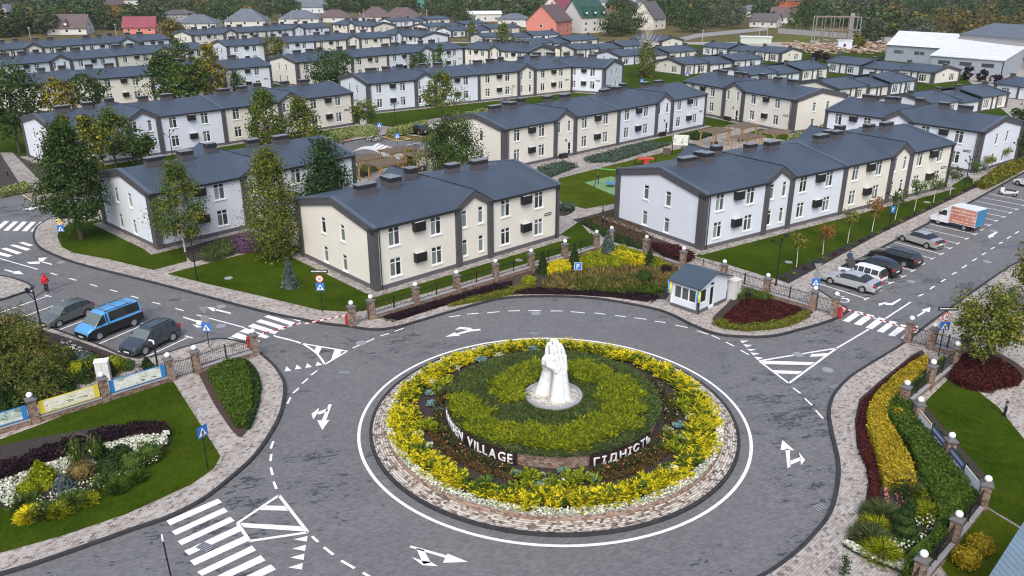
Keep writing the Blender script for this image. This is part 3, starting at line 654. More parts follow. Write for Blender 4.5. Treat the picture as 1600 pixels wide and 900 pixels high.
    for xa in (-.158, Ltot-.34):
        t = MB(); t.box(xa,xa+.498,-.118,-.008,0,E-.1); t.build('pilaster', 'trim_dark', h)
    for xa in (.42, Ltot-.42):
        t = MB(); t.tube((xa,-.20,.1),(xa,-.20,E-.15),.055,n=6); t.build('downpipe', 'gutter_dark', h)
    roof = rf.build('roof', ['roof_metal','gutter_dark','verge_cap'], h)
    gable_frame(h, 0, -1, W, E, Rz); gable_frame(h, Ltot, 1, W, E, Rz)
    pl = MB()
    pl.box(-.05,Ltot+.05,-.06,-.003,0,.58); pl.box(-.06,-.003,-.05,W,0,.58); pl.box(Ltot+.003,Ltot+.06,-.05,W,0,.58); pl.build('plinth', 'plaster_grey', h)
    ad = MB(); ad.box(Ltot-2.0,Ltot-1.0,-.05,-.01,2.95,3.22,0)
    for i in range(7): ad.box(Ltot-1.93+i*.13,Ltot-1.85+i*.13,-.056,-.05,3.03,3.13,1)
    ad.build('address_plate', ['iron_black','sign_white'], h)
    ap = MB(); ap.box(-1.0,Ltot+1.0,-1.05,W+1,KERB-.05,KERB+.055); ap.build('apron', 'apron_pavers', h)
    for k in range(n):
        for cx, cy, wd, hh in ((3.3,-.55,2.0,.95),(6.6,-.4,1.35,1.0),(6.9,.9,1.2,.95),(10.2,1.6,1.15,1.25),(14.4,.25,1.4,.95),(17.6,-.2,1.85,.95)):
            obj('chimney', chimney_mesh(wd, hh), roof, loc=(k*u+cx*s, hw+cy, Rz-abs(cy)*rise/hw+.05))
    if win:
        for kind, x, z in plc:
            if kind == 'door':
                dm = MB(); dm.box(0,.08,.03,.12,0,2.2); dm.box(.87,.95,.03,.12,0,2.2); dm.box(.08,.87,.03,.12,2.1,2.2); dm.box(.08,.87,.03,.12,0,.25); dm.box(.08,.87,.035,.115,1.0,1.08); dm.box(.08,.2,.036,.11,.25,2.1); dm.box(.75,.87,.036,.11,.25,2.1); dm.quad((.2,.08,.25),(.75,.08,.25),(.75,.08,2.1),(.2,.08,2.1),1)
                dm.build('door', ['window_white','glass_dark'], h, loc=(x,0,.15))
                wl = MB(); wl.box(.30,.42,-.2,-.01,0,.3); wl.build('wall_lamp', 'iron_black', h, loc=(x-.8,0,2.6))
                bn = MB(); bn.box(-2.1,-.6,-.55,-.06,0,.75); bn.build('bench_box', 'ac_black', h, loc=(x,-.15,.16))
            elif kind == 'slitL': put_window(h, 'slit', 0, W-x, z, -math.pi/2)
            elif kind == 'slitR': put_window(h, 'slit', Ltot, x, z, math.pi/2)
            else: put_window(h, kind, x, 0, z, 0)
    return h, Ltot, d
CW = 'cream'; WH = 'white'
H2 = [
 ('cream two storey house standing alone nearest the roundabout, behind the iron fence', (583.4,357), (872.4,288), [CW], {}),
 ('white and cream two storey terrace along the right-hand car park, white gable nearest', (1104,304), (1490.4,224.4), [WH, CW], {}),
 ('white two storey house left of the nearest cream house, behind the birch', (234,303), (552.5,242.5), [WH], {}),
 ('white and cream two storey terrace, white gable at far left behind the street trees', (82.5,202.5), (550,145), [WH, CW], {}),
 ('white and cream two storey terrace with lawn and clipped light hedge before it', (575,131), (894,104), [WH, CW], {}),
 ('white two storey house end-on behind the cream end of the central long terrace', (896,104), (944.5,106.5), [WH], {'length': -23.5}),
 ('cream and white two storey terrace behind the playground and swing', (790,202), (1104,147), [CW, WH], {'door': 1}),
 ('cream two storey house with its gable end turned right, behind the wooden pergolas', (1070,127), (1241,156), [CW], {'door': 1}),
 ('white two storey house with gable turned right, behind the car park terrace', (1292,172), (1535,206), [WH], {}),
 ('cream and white two storey terrace half hidden by yellow trees, upper left', (10,134), (422.5,102.5), [CW, WH], {}),
 ('white and cream two storey terrace cut by the left picture edge, second row back', (0,102.5), (327,75), [WH, CW], {}),
 ('cream and white two storey terrace in front of the brown roofed old house', (-30,80), (265,61), [CW, WH], {}),
 ('cream and white two storey terrace in front of the grey hipped roofs', (301,55), (515,42), [CW, WH], {}),
 ('white and cream two storey terrace in the middle row of the upper left', (355.6,72), (610,57.5), [WH, CW], {}),
 ('cream and white two storey terrace with a big round dark tree before it', (464,97.5), (724,75), [CW, WH], {}),
 ('cream two storey house beside tall thin birches, upper middle', (725,75), (800,80), [CW], {'length': 23.0}),
 ('white two storey house with broad gable turned right, upper middle', (626,55), (655.6,57.5), [WH], {'length': -23.0}),
 ('small distant cream two storey house with its gable turned right', (519,37.5), (581,41), [CW], {}),
]
HH = []
for lab, L, Rr, cols, kw in H2:
    HH.append(house2('terraced_house', lab, L, Rr, cols, None, **kw))
# ---------------------------------------------------------------- single storey rows
def house1(label, pts, cols, W=11.6, E=3.0, Rz=4.3, end='L'):
    P = [g(*p, E) for p in pts]; d = P[-1]-P[0]; d.z = 0; Lt = d.length; d.normalize()
    h = thing('bungalow_row', label, 'house', (P[0].x, P[0].y, 0), math.atan2(d.y, d.x), 'single storey houses of the village')
    cuts = [0.0]+[(p-P[0]).dot(d) for p in P[1:-1]]+[Lt]; hw = W/2; rise = Rz-E
    rf = MB(); t = MB()
    ends = [(0, -1), (Lt, 1)]
    for k in range(len(cuts)-1):
        x0, x1 = cuts[k], cuts[k+1]; link = (k == 1 and len(cuts) > 3); dz = -.45 if link else 0; c = cols[k]; ln = x1-x0
        m = MB(); ops = []; put = []
        if link:
            ops = [(x0+ln*.22, x0+ln*.62, .1, 2.2)]
        else:
            for a in (.10, .60):
                if ln > 6: ops.append((x0+ln*a+.3, x0+ln*a+2.3, .55, 2.30)); put.append(('triple', x0+ln*a+.3, .55))
            if ln > 8: ops.append((x0+ln*.44, x0+ln*.44+1.1, .1, 2.2))
        panel(m, x0, x1, 0, E+dz, ops, lambda x, y, z: (x, y, z))
        m.quad((x1,W,0),(x0,W,0),(x0,W,E+dz),(x1,W,E+dz)); m.quad((x0,0,0),(x0,W,0),(x1,W,0),(x1,0,0))
        if k == 0:
            wo = [(W-4.6,W-2.6,.55,2.30)]; panel(m, 0, W, 0, E, wo, lambda x, y, z: (y, W-x, z)); m.poly([(0,W,E),(0,0,E),(0,hw,Rz-.04)])
        if k == len(cuts)-2:
            wo = [(7.2,9.2,.55,2.30)]; panel(m, 0, W, 0, E, wo, lambda x, y, z: (Lt-y, x, z)); m.poly([(Lt,0,E),(Lt,W,E),(Lt,hw,Rz-.04)])
        m.build('wall', 'plaster_'+c, h)
        for kd, x, z in put: put_window(h, kd, x, 0, z, 0)
        dm = MB()
        o_ = ops[-1] if (link or ln > 8) else None
        if o_:
            dm.box(o_[0],o_[1],.05,.13,o_[2],o_[3])
            for i in range(1, 4): dm.box(o_[0]+.05,o_[1]-.05,.035,.052,o_[2]+i*.5,o_[2]+i*.5+.42)
            dm.build('garage_door' if link else 'door', 'window_white', h)
        for sg in (1, -1):
            Y = lambda y: y if sg > 0 else W-y
            q = [(x0,Y(-.2),E+dz+.02),(x1,Y(-.2),E+dz+.02),(x1,Y(hw),Rz+dz+.06),(x0,Y(hw),Rz+dz+.06)]
            rf.poly(q if sg > 0 else q[::-1]); rf.box(x0,x1,min(Y(-.3),Y(0)),max(Y(-.3),Y(0)),E+dz-.22,E+dz+.012,1)
        for xc in ((x0, x1) if not link else ()):
            for sg in (1, -1):
                Y = lambda y: y if sg > 0 else W-y
                q = [(xc-.2,Y(-.33),E+.0),(xc-.2,Y(hw),Rz+.02),(xc-.2,Y(hw),Rz+.20),(xc-.2,Y(-.33),E+.20)]
                rf.extr(q if sg > 0 else q[::-1], (.4,0,0), 1)
        for xc in ((x0+.02, x1-.62) if ln > 5 else (x0+.02,)): t = MB(); t.box(xc,xc+.6,-.15,-.005,0,E+dz-.1); t.build('pilaster', 'trim_dark', h)
        if ln > 8: 
            for a in (.40, .58): t = MB(); t.box(x0+ln*a,x0+ln*a+.45,-.13,-.005,0,E+dz-.1); t.build('pilaster', 'trim_dark', h)
    roof = rf.build('roof', ['roof_metal','roof_trim'], h); None
    put_window(h, 'triple', 0, 4.6, .55, -math.pi/2); put_window(h, 'triple', Lt, 7.2, .55, math.pi/2)
    gable_frame(h, 0, -1, W, E, Rz, .5, .7); gable_frame(h, Lt, 1, W, E, Rz, .5, .7)
    v = MB(); v.box(-.05,-.012,6.9,7.3,2.0,2.5); v.build('vent', 'gutter_dark', h); v = MB(); v.box(Lt+.012,Lt+.05,4.3,4.7,2.0,2.5); v.build('vent', 'gutter_dark', h)
    pl = MB(); pl.box(-.05,Lt+.05,-.06,-.004,0,.3); pl.box(-.06,-.004,-.04,W,0,.3); pl.box(Lt+.004,Lt+.06,-.04,W,0,.3); pl.build('plinth', 'plaster_grey', h)
    for x in [c for c in cuts]: obj('chimney', chimney_mesh(.75, .75), roof, loc=(min(max(x,.4),Lt-.4), hw-.8, Rz-.05))
H1 = [
 ('cream and white bungalow row with cream gable facing the small lawn and road', [(1068,101),(1114,98.5),(1149,95),(1191,91)], [CW,CW,WH]),
 ('bungalow row behind the willow with a bare birch before it', [(969,88),(1020,83.5),(1043,82),(1090,78.5)], [WH,CW,CW]),
 ('cream and white bungalow row behind the end-on white house', [(899,77.5),(937.5,75),(972,72.5),(1012,70)], [CW,WH,WH]),
 ('white and cream bungalow row before the pink house, nearer row', [(815,69.5),(861,65.6),(886,63.5),(935,60.5)], [WH,WH,CW]),
 ('cream bungalow row directly below the pink house', [(756,58.5),(801,56.5),(834,55.6),(874,53.5)], [CW,WH,WH]),
 ('white bungalow row left of the pink house, partly behind a thin birch', [(706,48),(731,47),(770,45),(813,42)], [WH,WH,CW]),
 ('cream bungalow row behind the broad white gable, upper middle', [(670,42),(704,39.8),(727,38.4),(760,36)], [CW,WH,WH]),
 ('farthest bungalow row below the two brown hipped roofs', [(612,33.4),(645,31.7),(666,30.7),(704,29)], [WH,CW,CW]),
 ('white and cream bungalow row with pale sheen on its roofs, below the meadow', [(1097,72),(1139,75.7),(1179,79.3),(1220,83)], [WH,CW,CW]),
 ('white and cream bungalow row with white gable left of the end-on cream house', [(1171,117.5),(1216,113),(1252,109.3),(1295,105)], [WH,WH,CW]),
 ('cream and white bungalow row right of the end-on cream house', [(1309,139),(1356,133.2),(1390,129.3),(1432,124.6)], [CW,CW,WH]),
 ('white and cream bungalow row with pale roofs, in front of the warehouse', [(1291,96),(1347.5,101.8),(1402,107.5),(1459,113.6)], [WH,WH,CW]),
 ('white and cream bungalow row behind the white house at far right', [(1456,163),(1500,156.5),(1533,152),(1576,146)], [WH,WH,CW]),
 ('pale roofed bungalow cut by the right picture edge below the warehouse', [(1555,130),(1650,142)], [WH]),
 ('small cream bungalow with only gable and dark roof showing behind cream terrace roof', [(790,70),(829,77)], [CW]),
 ('cream bungalow with gable turned right beside the bare birch', [(985,60),(1032.5,64.5)], [CW]),
]
for lab, pts, cols in H1: house1(lab, pts, cols)
# ---------------------------------------------------------------- old houses behind the village
def old_house(label, px, wd, dp, E, Rz, wall, roofm, rz=0, hip=False, wins=3, chim=True, dormer=0, name='old_house', hz=0):
    c = g(px[0], px[1])
    h = thing(name, label, 'house', (c.x, c.y, 0), R(rz))
    a, b = wd/2, dp/2; m = MB(); ops = []
    nw = wins; 
    fl = [(1.0, 2.3)] + ([(3.7, 5.0)] if E > 5 else [])
    for z0, z1 in fl:
        for i in range(nw): x = -a+wd*(i+.5)/nw; ops.append((x-.6, x+.6, z0, z1))
    panel(m, -a, a, 0, E, ops, lambda x, y, z: (x, y-b, z))
    panel(m, -b, b, 0, E, [], lambda x, y, z: (a-y, x, z)); panel(m, -b, b, 0, E, [], lambda x, y, z: (y-a, -x, z)); m.quad((a,b,0),(-a,b,0),(-a,b,E),(a,b,E))
    if not hip: m.poly([(-a,b,E),(-a,-b,E),(-a,0,Rz-.1)]); m.poly([(a,-b,E),(a,b,E),(a,0,Rz-.1)])
    m.build('wall', wall, h)
    for o_ in ops:
        f = MB(); f.box(o_[0],o_[1],-b+.06,-b+.12,o_[2],o_[3]); w_ = f.build('window', 'window_white', h)
        f = MB(); f.quad((o_[0]+.1,-b+.052,o_[2]+.1),(o_[1]-.1,-b+.052,o_[2]+.1),(o_[1]-.1,-b+.052,o_[3]-.1),(o_[0]+.1,-b+.052,o_[3]-.1)); f.build('pane', 'glass_dark', w_)
    for sx in (-1, 1):
        for z0 in ([1.0] + ([3.7] if Rz-E > 2.5 or E > 5 else [])):
            f = MB(); X = sx*a; f.box(min(X,X+sx*.06),max(X,X+sx*.06),-.7,.7,z0,z0+1.3); w_ = f.build('window', 'window_white', h)
            f = MB(); X2 = X+sx*.063; f.quad((X2,-.58,z0+.1),(X2,.58,z0+.1),(X2,.58,z0+1.2),(X2,-.58,z0+1.2)); f.build('pane', 'glass_dark', w_)
    r = MB(); o = .5; sl = (Rz-E)/b; ez = E-o*sl
    if hip:
        q = max(a-b, .01)
        r.poly([(-a-o,-b-o,ez),(a+o,-b-o,ez),(q,0,Rz),(-q,0,Rz)]); r.poly([(a+o,b+o,ez),(-a-o,b+o,ez),(-q,0,Rz),(q,0,Rz)])
        r.poly([(a+o,-b-o,ez),(a+o,b+o,ez),(q,0,Rz)]); r.poly([(-a-o,b+o,ez),(-a-o,-b-o,ez),(-q,0,Rz)])
        r.quad((-a-o,b+o,ez),(a+o,b+o,ez),(a+o,-b-o,ez),(-a-o,-b-o,ez))
    else:
        for sg in (1, -1):
            P = [(-a-o,sg*(-b-o),ez),(-a-o,0,Rz),(-a-o,0,Rz+.2),(-a-o,sg*(-b-o),ez+.2)]
            r.extr(P if sg > 0 else P[::-1], (wd+2*o,0,0))
        for i in range(dormer):
            x = -a+wd*(i+.5)/dormer; zc = E+(Rz-E)*.2; hgt = (Rz-E)*.45
            r.extr([(x-1.3,-b-o*.6,zc-.3),(x,-b-o*.6,zc+hgt),(x+1.3,-b-o*.6,zc-.3)], (0,b*.8,0))
    rr = r.build('roof', roofm, h)
    for i in range(dormer):
        x = -a+wd*(i+.5)/dormer; f = MB(); zc = E+(Rz-E)*.2; f.box(x-.55,x+.55,-b-o*.6-.05,-b-o*.6+.02,zc-.15,zc+.75); f.build('dormer_window', 'window_white', rr)
    if chim: k = MB(); k.box(a*.3-.4,a*.3+.4,-.4,.4,E,Rz+1.0); k.build('chimney', 'brick_red', rr)
    return h
O = old_house
O('white old house under a large brown gabled roof, upper left', (112,53), 17, 11, 3.2, 8.6, 'plaster_pale', 'roof_brown', 8, dormer=1, chim=False)
O('pink old house under a maroon metal roof, upper left', (222,52), 14, 9, 3.2, 7.4, 'plaster_pink', 'roof_maroon', 10, chim=False)
O('long white pavilion with low brownish roof, dark base, upper left', (283,33), 20, 12, 4.2, 6.5, 'wall_blue_grey', 'roof_dark', 8, hip=True, chim=False)
O('grey hipped roof house behind the cream and white terrace, left one', (312,44), 20, 14, 3.0, 6.8, 'plaster_pale', 'roof_slate', 5, hip=True, chim=False)
O('tall grey hipped roof house behind the terraces, middle one', (388,40), 21, 16, 3.2, 8.8, 'plaster_pale', 'roof_slate', 5, hip=True, chim=False)
O('wide grey hipped roof house with a small roof window, right one', (470,36), 22, 14, 3.0, 7.0, 'plaster_pale', 'roof_slate', 5, hip=True, chim=False)
O('white gabled house with steep blue grey roof, top left of centre', (489,20), 24, 12, 4.5, 11.5, 'plaster_white', 'roof_slate', 10, chim=False, wins=5)
O('brown hipped roof house with pale walls beside the far cream house', (524,34), 20, 14, 3.0, 6.8, 'plaster_pale', 'roof_brown', 5, hip=True, chim=False)
O('left of the twin brown hipped roofs with a white roof hatch', (588,33), 19, 15, 3.0, 8.2, 'plaster_pale', 'roof_brown', 0, hip=True, chim=False)
O('right of the twin brown hipped roofs behind farthest bungalows', (629,33), 22, 15, 3.0, 7.8, 'plaster_pale', 'roof_brown', 0, hip=True, chim=False)
O('low white shed with pale flat-pitched roof, upper middle', (757,33), 19, 10, 4.2, 5.6, 'plaster_pale', 'roof_white', 8, chim=False)
O('pale house with grey hipped roof left of the pink house', (804,41), 18, 13, 4.0, 6.6, 'plaster_pale', 'roof_slate', 4, hip=True, chim=False)
O('salmon pink house with brown gabled roof and orange chimneys', (858,54), 17, 15, 6.4, 13.0, 'plaster_pink', 'roof_brown', 62, wins=2)
O('grey house with maroon roof behind the salmon pink house', (872,38), 18, 14, 7.5, 15.0, 'plaster_pale', 'roof_maroon', 60, wins=2, chim=False)
O('pale grey brick house with steep green roof and arched dormers', (913,50), 16, 15, 7.4, 14.5, 'plaster_pale', 'roof_green', 35, wins=3, dormer=3)
O('dark roofed house half hidden in trees right of the green roof', (949,42), 11, 10, 4.5, 9.0, 'plaster_pale', 'roof_brown', 30, chim=True)
O('cream house with steep brown gable above the bare birch', (1012,45), 14, 13, 5.5, 13, 'plaster_cream', 'roof_dark', 55, wins=2, chim=False)
O('orange brick house with white windows, top right of centre', (1228,17), 22, 12, 7.5, 10, 'brick_red', 'roof_dark', 0, chim=False)
O('low dark roofed cottage above the meadow', (1196,42), 14, 10, 3.2, 6.6, 'plaster_pale', 'roof_dark', -35, chim=False)
O('pale cottage with mauve grey roof behind trees by the scaffold', (1222,36), 13, 10, 4.0, 8.5, 'plaster_pale', 'roof_brown', -20, chim=False)
O('ochre old house with brown gable among trees, top left', (174,19), 16, 12, 5.5, 10.5, 'plaster_orange', 'roof_brown', 65, chim=False)
O('large old house with red tiled roof at the top left edge', (205,13), 26, 14, 7.0, 13, 'plaster_pale', 'roof_maroon', 15, chim=False)
O('small white gabled cottage among trees at far top left', (20,27), 10, 9, 4.0, 8.0, 'plaster_pale', 'roof_slate', 60, chim=False)
O('grey gabled house at the top edge right of the green roof', (938,12), 24, 14, 5.0, 12, 'plaster_pale', 'roof_slate', 20, chim=False)
O('white house with dark roof among far trees at the top', (1000,11), 20, 12, 5.0, 11, 'plaster_white', 'roof_dark', 40, chim=False)
O('small teal shed among the trees at the top', (662,12), 12, 8, 7, 11, flat('teal_wall', (.12,.40,.36), .8), 'roof_slate', 20, chim=False)
O('white cottage with brown roof at the top left of the grey hipped houses', (432,13), 14, 10, 5, 10, 'plaster_pale', 'roof_brown', 50, chim=False)
O('low house with orange red roof behind the tall grey hipped roof', (388,24), 18, 10, 3, 6, 'plaster_pale', 'plaster_orange', 5, chim=False)
O('blue grey shed roof among trees above the meadow', (1172,26), 20, 10, 4, 7, 'plaster_pale', 'roof_slate', -20, chim=False)
O('white building at the top edge above the dark trees', (1165,7), 40, 14, 6, 9, 'plaster_white', 'roof_slate', 5, chim=False)
# warehouses at the right
def shed(label, base, top_h, ridge=None, mats=('wall_blue_grey','roof_white'), slope=0, h0=None):
    P = gl(base); c = P[0]; t = thing('warehouse', label, 'warehouse', (c.x,c.y,0)); Q = [p-c for p in P]
    wv = MB(); hs = top_h if isinstance(top_h, (list, tuple)) else [top_h]*4
    for i in range(4):
        j = (i+1) % 4; wv.quad((Q[i].x,Q[i].y,0),(Q[j].x,Q[j].y,0),(Q[j].x,Q[j].y,hs[j]),(Q[i].x,Q[i].y,hs[i]))
        d = (Q[j]-Q[i]); nn = max(2, int(d.length/5)); nr = Vector((d.y,-d.x,0)).normalized()*.06
        for k in range(nn+1):
            p = Q[i]+d*(k/nn); hz = hs[i]+(hs[j]-hs[i])*k/nn; wv.tube((p.x,p.y,0),(p.x,p.y,hz-.05),.12,n=4)
    wv.build('wall', mats[0], t)
    rv = MB(); ce = sum((q for q in Q), Vector())/4
    E_ = [ce+(q-ce)*1.02 for q in Q]
    if ridge:
        a = (E_[0]+E_[3])/2; b = (E_[1]+E_[2])/2; z = ridge
        rv.quad((E_[0].x,E_[0].y,hs[0]+.05),(E_[1].x,E_[1].y,hs[1]+.05),(b.x,b.y,z),(a.x,a.y,z)); rv.quad((a.x,a.y,z),(b.x,b.y,z),(E_[2].x,E_[2].y,hs[2]+.05),(E_[3].x,E_[3].y,hs[3]+.05))
        rv.poly([(E_[3].x,E_[3].y,hs[3]),(E_[0].x,E_[0].y,hs[0]),(a.x,a.y,z-.05)],1); rv.poly([(E_[1].x,E_[1].y,hs[1]),(E_[2].x,E_[2].y,hs[2]),(b.x,b.y,z-.05)],1)
    else: rv.hexa([(*E_[i].xy,hs[i]+.02) for i in range(4)]+[(*E_[i].xy,hs[i]+.25) for i in range(4)])
    rv.build('roof', [mats[1], mats[0]], t)
    wn = MB(); d = (Q[1]-Q[0]); L_ = d.length; d.normalize(); nr = Vector((d.y,-d.x,0))
    for k in range(3):
        p = Q[0]+d*(L_*(.12+.3*k))+nr*.03; q = p+d*3.2
        f = MB(); f.quad((p.x,p.y,2.6),(q.x,q.y,2.6),(q.x,q.y,3.6),(p.x,p.y,3.6)); f.build('window', 'glass_grey', t)
    return t
A_, B_, C_ = g(1382,95), g(1490,103), g(1516,83)
shed('long warehouse with white pitched roof and grey blue wall, left one', [(1382,95),(1490,104),(1520,84),(1415,77)], 5.0, 8.0)
shed('tall pale warehouse block with grey flat roofs, right one', [(1492,98),(1620,112),(1660,90),(1545,80)], [8.5,8.5,9.5,9.5], None, ('concrete_pale','roof_slate'))
shed('low front warehouse with white sloping roof and open dark bay', [(1450,113),(1563,123),(1610,103),(1490,97)], [4.6,4.6,7.2,7.2], None, ('wall_blue_grey','roof_white'))
t = thing('porch_roof', 'grey corrugated metal roof corner in the lower right foreground', 'roof', tuple(g(1620,880)))
mb = MB(); c = g(1620,880); P = [p-c for p in gl([(1542,905),(1618,790),(1760,790),(1760,1100),(1542,1100)], 4.2)]
mb.poly([(p.x,p.y,4.2+(.0 if i in (0,4) else .25)) for i, p in enumerate(P)]); 
mb.build('roof_sheet', 'corrugated_blue', t); f = MB(); f.box(.5,6,-8,.5,0,4.0); f.build('wall', 'plaster_cream', t)
f = MB(); a, b = P[0], P[1]; f.extr([(a.x,a.y,4.0),(b.x,b.y,4.22),(b.x,b.y,4.30),(a.x,a.y,4.14)], (.1,0,0)); f.build('fascia', 'roof_trim', t)
# ================================================================ vegetation
def top_h(P, y):                                       # height of a point above P that shows at photo row y
    u = (450-y)/F_PX; c, s = math.cos(PITCH), math.sin(PITCH)
    return CAM_H + P.y*(u*c-s)/(c+u*s)
def px_m(P, n): return n*(P.y*math.cos(PITCH)+CAM_H*math.sin(PITCH))/F_PX
def frames(n, rng, up=None):
    a = rng.normal(size=(n,3)); 
    if up is not None: a = a*.75+up
    a /= np.linalg.norm(a, axis=1, keepdims=True)+1e-9
    b = rng.normal(size=(n,3)); b -= (b*a).sum(1, keepdims=True)*a; b /= np.linalg.norm(b, axis=1, keepdims=True)+1e-9
    return b, np.cross(a, b)
def leaf_quads(C, S, rng, up=None, asp=.62):
    n = len(C); t, b = frames(n, rng, up); S = np.broadcast_to(np.asarray(S), (n,))[:,None]*rng.uniform(.65,1.35,(n,1))
    V = np.stack([C-t*S*.5, C+b*S*.5*asp, C+t*S*.5, C-b*S*.5*asp], 1).reshape(-1,3)
    return V, np.arange(4*n).reshape(n,4)
def blade_quads(C, D, Ln, Wd, rng):                    # pointed sprays from C along D
    n = len(C); D = D/(np.linalg.norm(D, axis=1, keepdims=True)+1e-9)
    s = np.cross(D, rng.normal(size=(n,3))); s /= np.linalg.norm(s, axis=1, keepdims=True)+1e-9
    Ln = np.asarray(Ln).reshape(-1,1); Wd = np.asarray(Wd).reshape(-1,1)
    V = np.stack([C, C+D*Ln*.5+s*Wd, C+D*Ln, C+D*Ln*.5-s*Wd], 1).reshape(-1,3)
    return V, np.arange(4*n).reshape(n,4)
def join(parts):
    V = []; F = []; k = 0
    for v, f in parts: V.append(v); F.append(f+k); k += len(v)
    return np.concatenate(V), np.concatenate(F)
def crown(kind, h, r, seed, n=90, per=45, leaf=.3, z0=.25, asp=None):
    """clump centres and leaves; z0 = fraction of the height where the crown starts"""
    rng = np.random.default_rng(seed); cl = []
    zb = h*z0; ch = h-zb
    while len(cl) < n:
        if kind in ('round', 'vase'):
            p = rng.normal(size=3); p /= np.linalg.norm(p); rad = rng.uniform(.25,1)**.45
            lob = 1+.20*math.sin(3*math.atan2(p[1],p[0])+seed)+.14*math.sin(5*math.atan2(p[1],p[0])+seed*2.1+p[2]*4)
            q = p*rad*lob; z = zb+ch*(.5+.5*q[2])
            w = 1.0 if kind == 'round' else .55+.6*(z-zb)/ch
            cl.append((q[0]*r*w, q[1]*r*w, z))
        elif kind == 'oval':
            t = rng.uniform(0,1)**1.15; a = rng.uniform(0,2*math.pi); pr = (min(1,(t+.10)*3.2)**.6)*(1-t)**.62*1.28; lob = 1+.2*math.sin(a*3+seed+t*5)+.12*math.sin(a*5-seed+t*9)
            rr = r*pr*lob*rng.uniform(.25,1)**.5; cl.append((rr*math.cos(a), rr*math.sin(a), zb+ch*t*.97))
        elif kind == 'cone':
            t = rng.uniform(0,1)**1.35; a = rng.uniform(0,2*math.pi); tier = .78+.22*math.sin(t*26)
            rr = r*(1-t)**.85*tier*rng.uniform(.45,1.05); cl.append((rr*math.cos(a), rr*math.sin(a), zb+ch*t-.12*rr))
        elif kind == 'column':
            t = rng.uniform(0,1); a = rng.uniform(0,2*math.pi); pr = (math.sin(math.pi*min(1,t*.9+.12))**.7)
            rr = r*pr*rng.uniform(.15,1.05)*(1+.18*math.sin(a*3+seed)); cl.append((rr*math.cos(a), rr*math.sin(a), zb+ch*t))
    cl = np.array(cl); sp = {'oval': .16, 'round': .17, 'vase': .2, 'cone': .16, 'column': .2}[kind]*r
    idx = np.repeat(np.arange(n), per); m = len(idx)
    off = rng.normal(size=(m,3))*sp*np.array([1,1,.72])*rng.uniform(.6,1.3,(n,1))[idx]
    if kind == 'column': off[:,2] -= np.abs(rng.normal(size=m))*.35*r
    C = cl[idx]+off
    out = (C-np.array([0,0,zb+ch*.4])); out /= np.linalg.norm(out,axis=1,keepdims=True)+1e-9
    V, F = leaf_quads(C, leaf, rng, up=out*.5+np.array([0,0,.35]), asp=asp or (.7 if kind != 'cone' else .38))
    return cl, V, F
def trunk_mesh(h, r, cl, seed, bark, z0, zt=.8, tr=None):
    rnd = random.Random(seed); m = MB(); tr = tr or max(.06, h*.018); k = 6; pts = []
    for i in range(k+1):
        f = i/k; pts.append(Vector((math.sin(f*2+seed)*.03*h*f, math.cos(f*2.6+seed)*.03*h*f, h*zt*f-.05)))
    for i in range(k): m.tube(pts[i], pts[i+1], tr*(1.12-.95*i/k), tr*(1.12-.95*(i+1)/k), 7, cap=False)
    for c in cl[::max(1, len(cl)//16)]:
        c = Vector(c); f = min(.92, max(z0*.8, (c.z-.25*h*.5)/(h*zt))); p = pts[min(k-1, int(f*k))].lerp(pts[min(k, int(f*k)+1)], f*k-int(f*k))
        mid = p.lerp(c, .55)+Vector((0,0,.06*h)); m.tube(p, mid, tr*.42*(1.1-f), tr*.26*(1.1-f), 5, cap=False); m.tube(mid, c, tr*.26*(1.1-f), .012, 4, cap=False)
    return m.mesh('trunk', bark, True)
def tree(label, base, top, wpx, mat, kind='round', n=90, per=45, leaf=.3, z0=.25, bark='bark_brown', seed=1, name='tree', group=None, mats2=None, tr=None, zt=.8, asp=None):
    P = g(*base); h = top_h(P, top)-.1; r = px_m(P, wpx)/2
    t = thing(name, label, 'tree', (P.x,P.y,.1), 0, group)
    cl, V, F = crown(kind, h, r, seed, n, per, leaf, z0, asp)
    obj('trunk', trunk_mesh(h, r, cl, seed, bark, z0, zt, tr), t)
    if mats2:
        rng = np.random.default_rng(seed+9); cm = rng.random(n) < mats2[1]; MI = np.repeat(cm.astype(int), per)
        obj('crown', np_mesh('crown', V, F, [mat, mats2[0]], MI), t)
    else: obj('crown', np_mesh('crown', V, F, mat), t)
    return t
T = tree
T('dark green spreading tree at the junction corner beside the yellow priority sign', (128,376), 190, 88, 'leaf_oak', 'oval', n=220, per=84, leaf=.25, z0=.20, seed=3)
T('yellow green tree rising behind the dark corner tree', (152,290), 178, 46, 'leaf_turning', 'oval', n=70, per=42, leaf=.36, z0=.25, seed=4)
T('open small leaved tree in front of the left white house', (290,396), 254, 80, 'leaf_turning', n=120, per=84, leaf=.19, z0=.22, seed=5, mats2=('leaf_green',.75), bark='bark_white', kind='oval', tr=.1)
T('tall weeping birch with yellowish leaves between the two nearest houses', (433,404), 229, 78, 'leaf_birch', 'column', n=230, per=90, leaf=.19, z0=.10, bark='bark_white', seed=6, name='birch_tree', tr=.13)
T('dark green pine with tiered branches behind the nearest cream house', (516,345), 222, 128, 'leaf_pine', 'cone', n=190, per=50, leaf=.42, z0=.08, seed=7, name='pine_tree')
T('yellow green tree before the white gable of the left terrace', (118,290), 180, 36, 'leaf_turning', 'oval', n=60, per=40, leaf=.36, seed=8)
T('green tree before the middle of the left white terrace unit', (182,262), 172, 62, 'leaf_green', 'oval', n=90, per=42, leaf=.36, z0=.3, seed=9, mats2=('leaf_turning',.3))
T('dark green tree before the bay of the left white terrace unit', (224,264), 200, 50, 'leaf_oak', n=70, per=42, leaf=.36, z0=.25, seed=10)
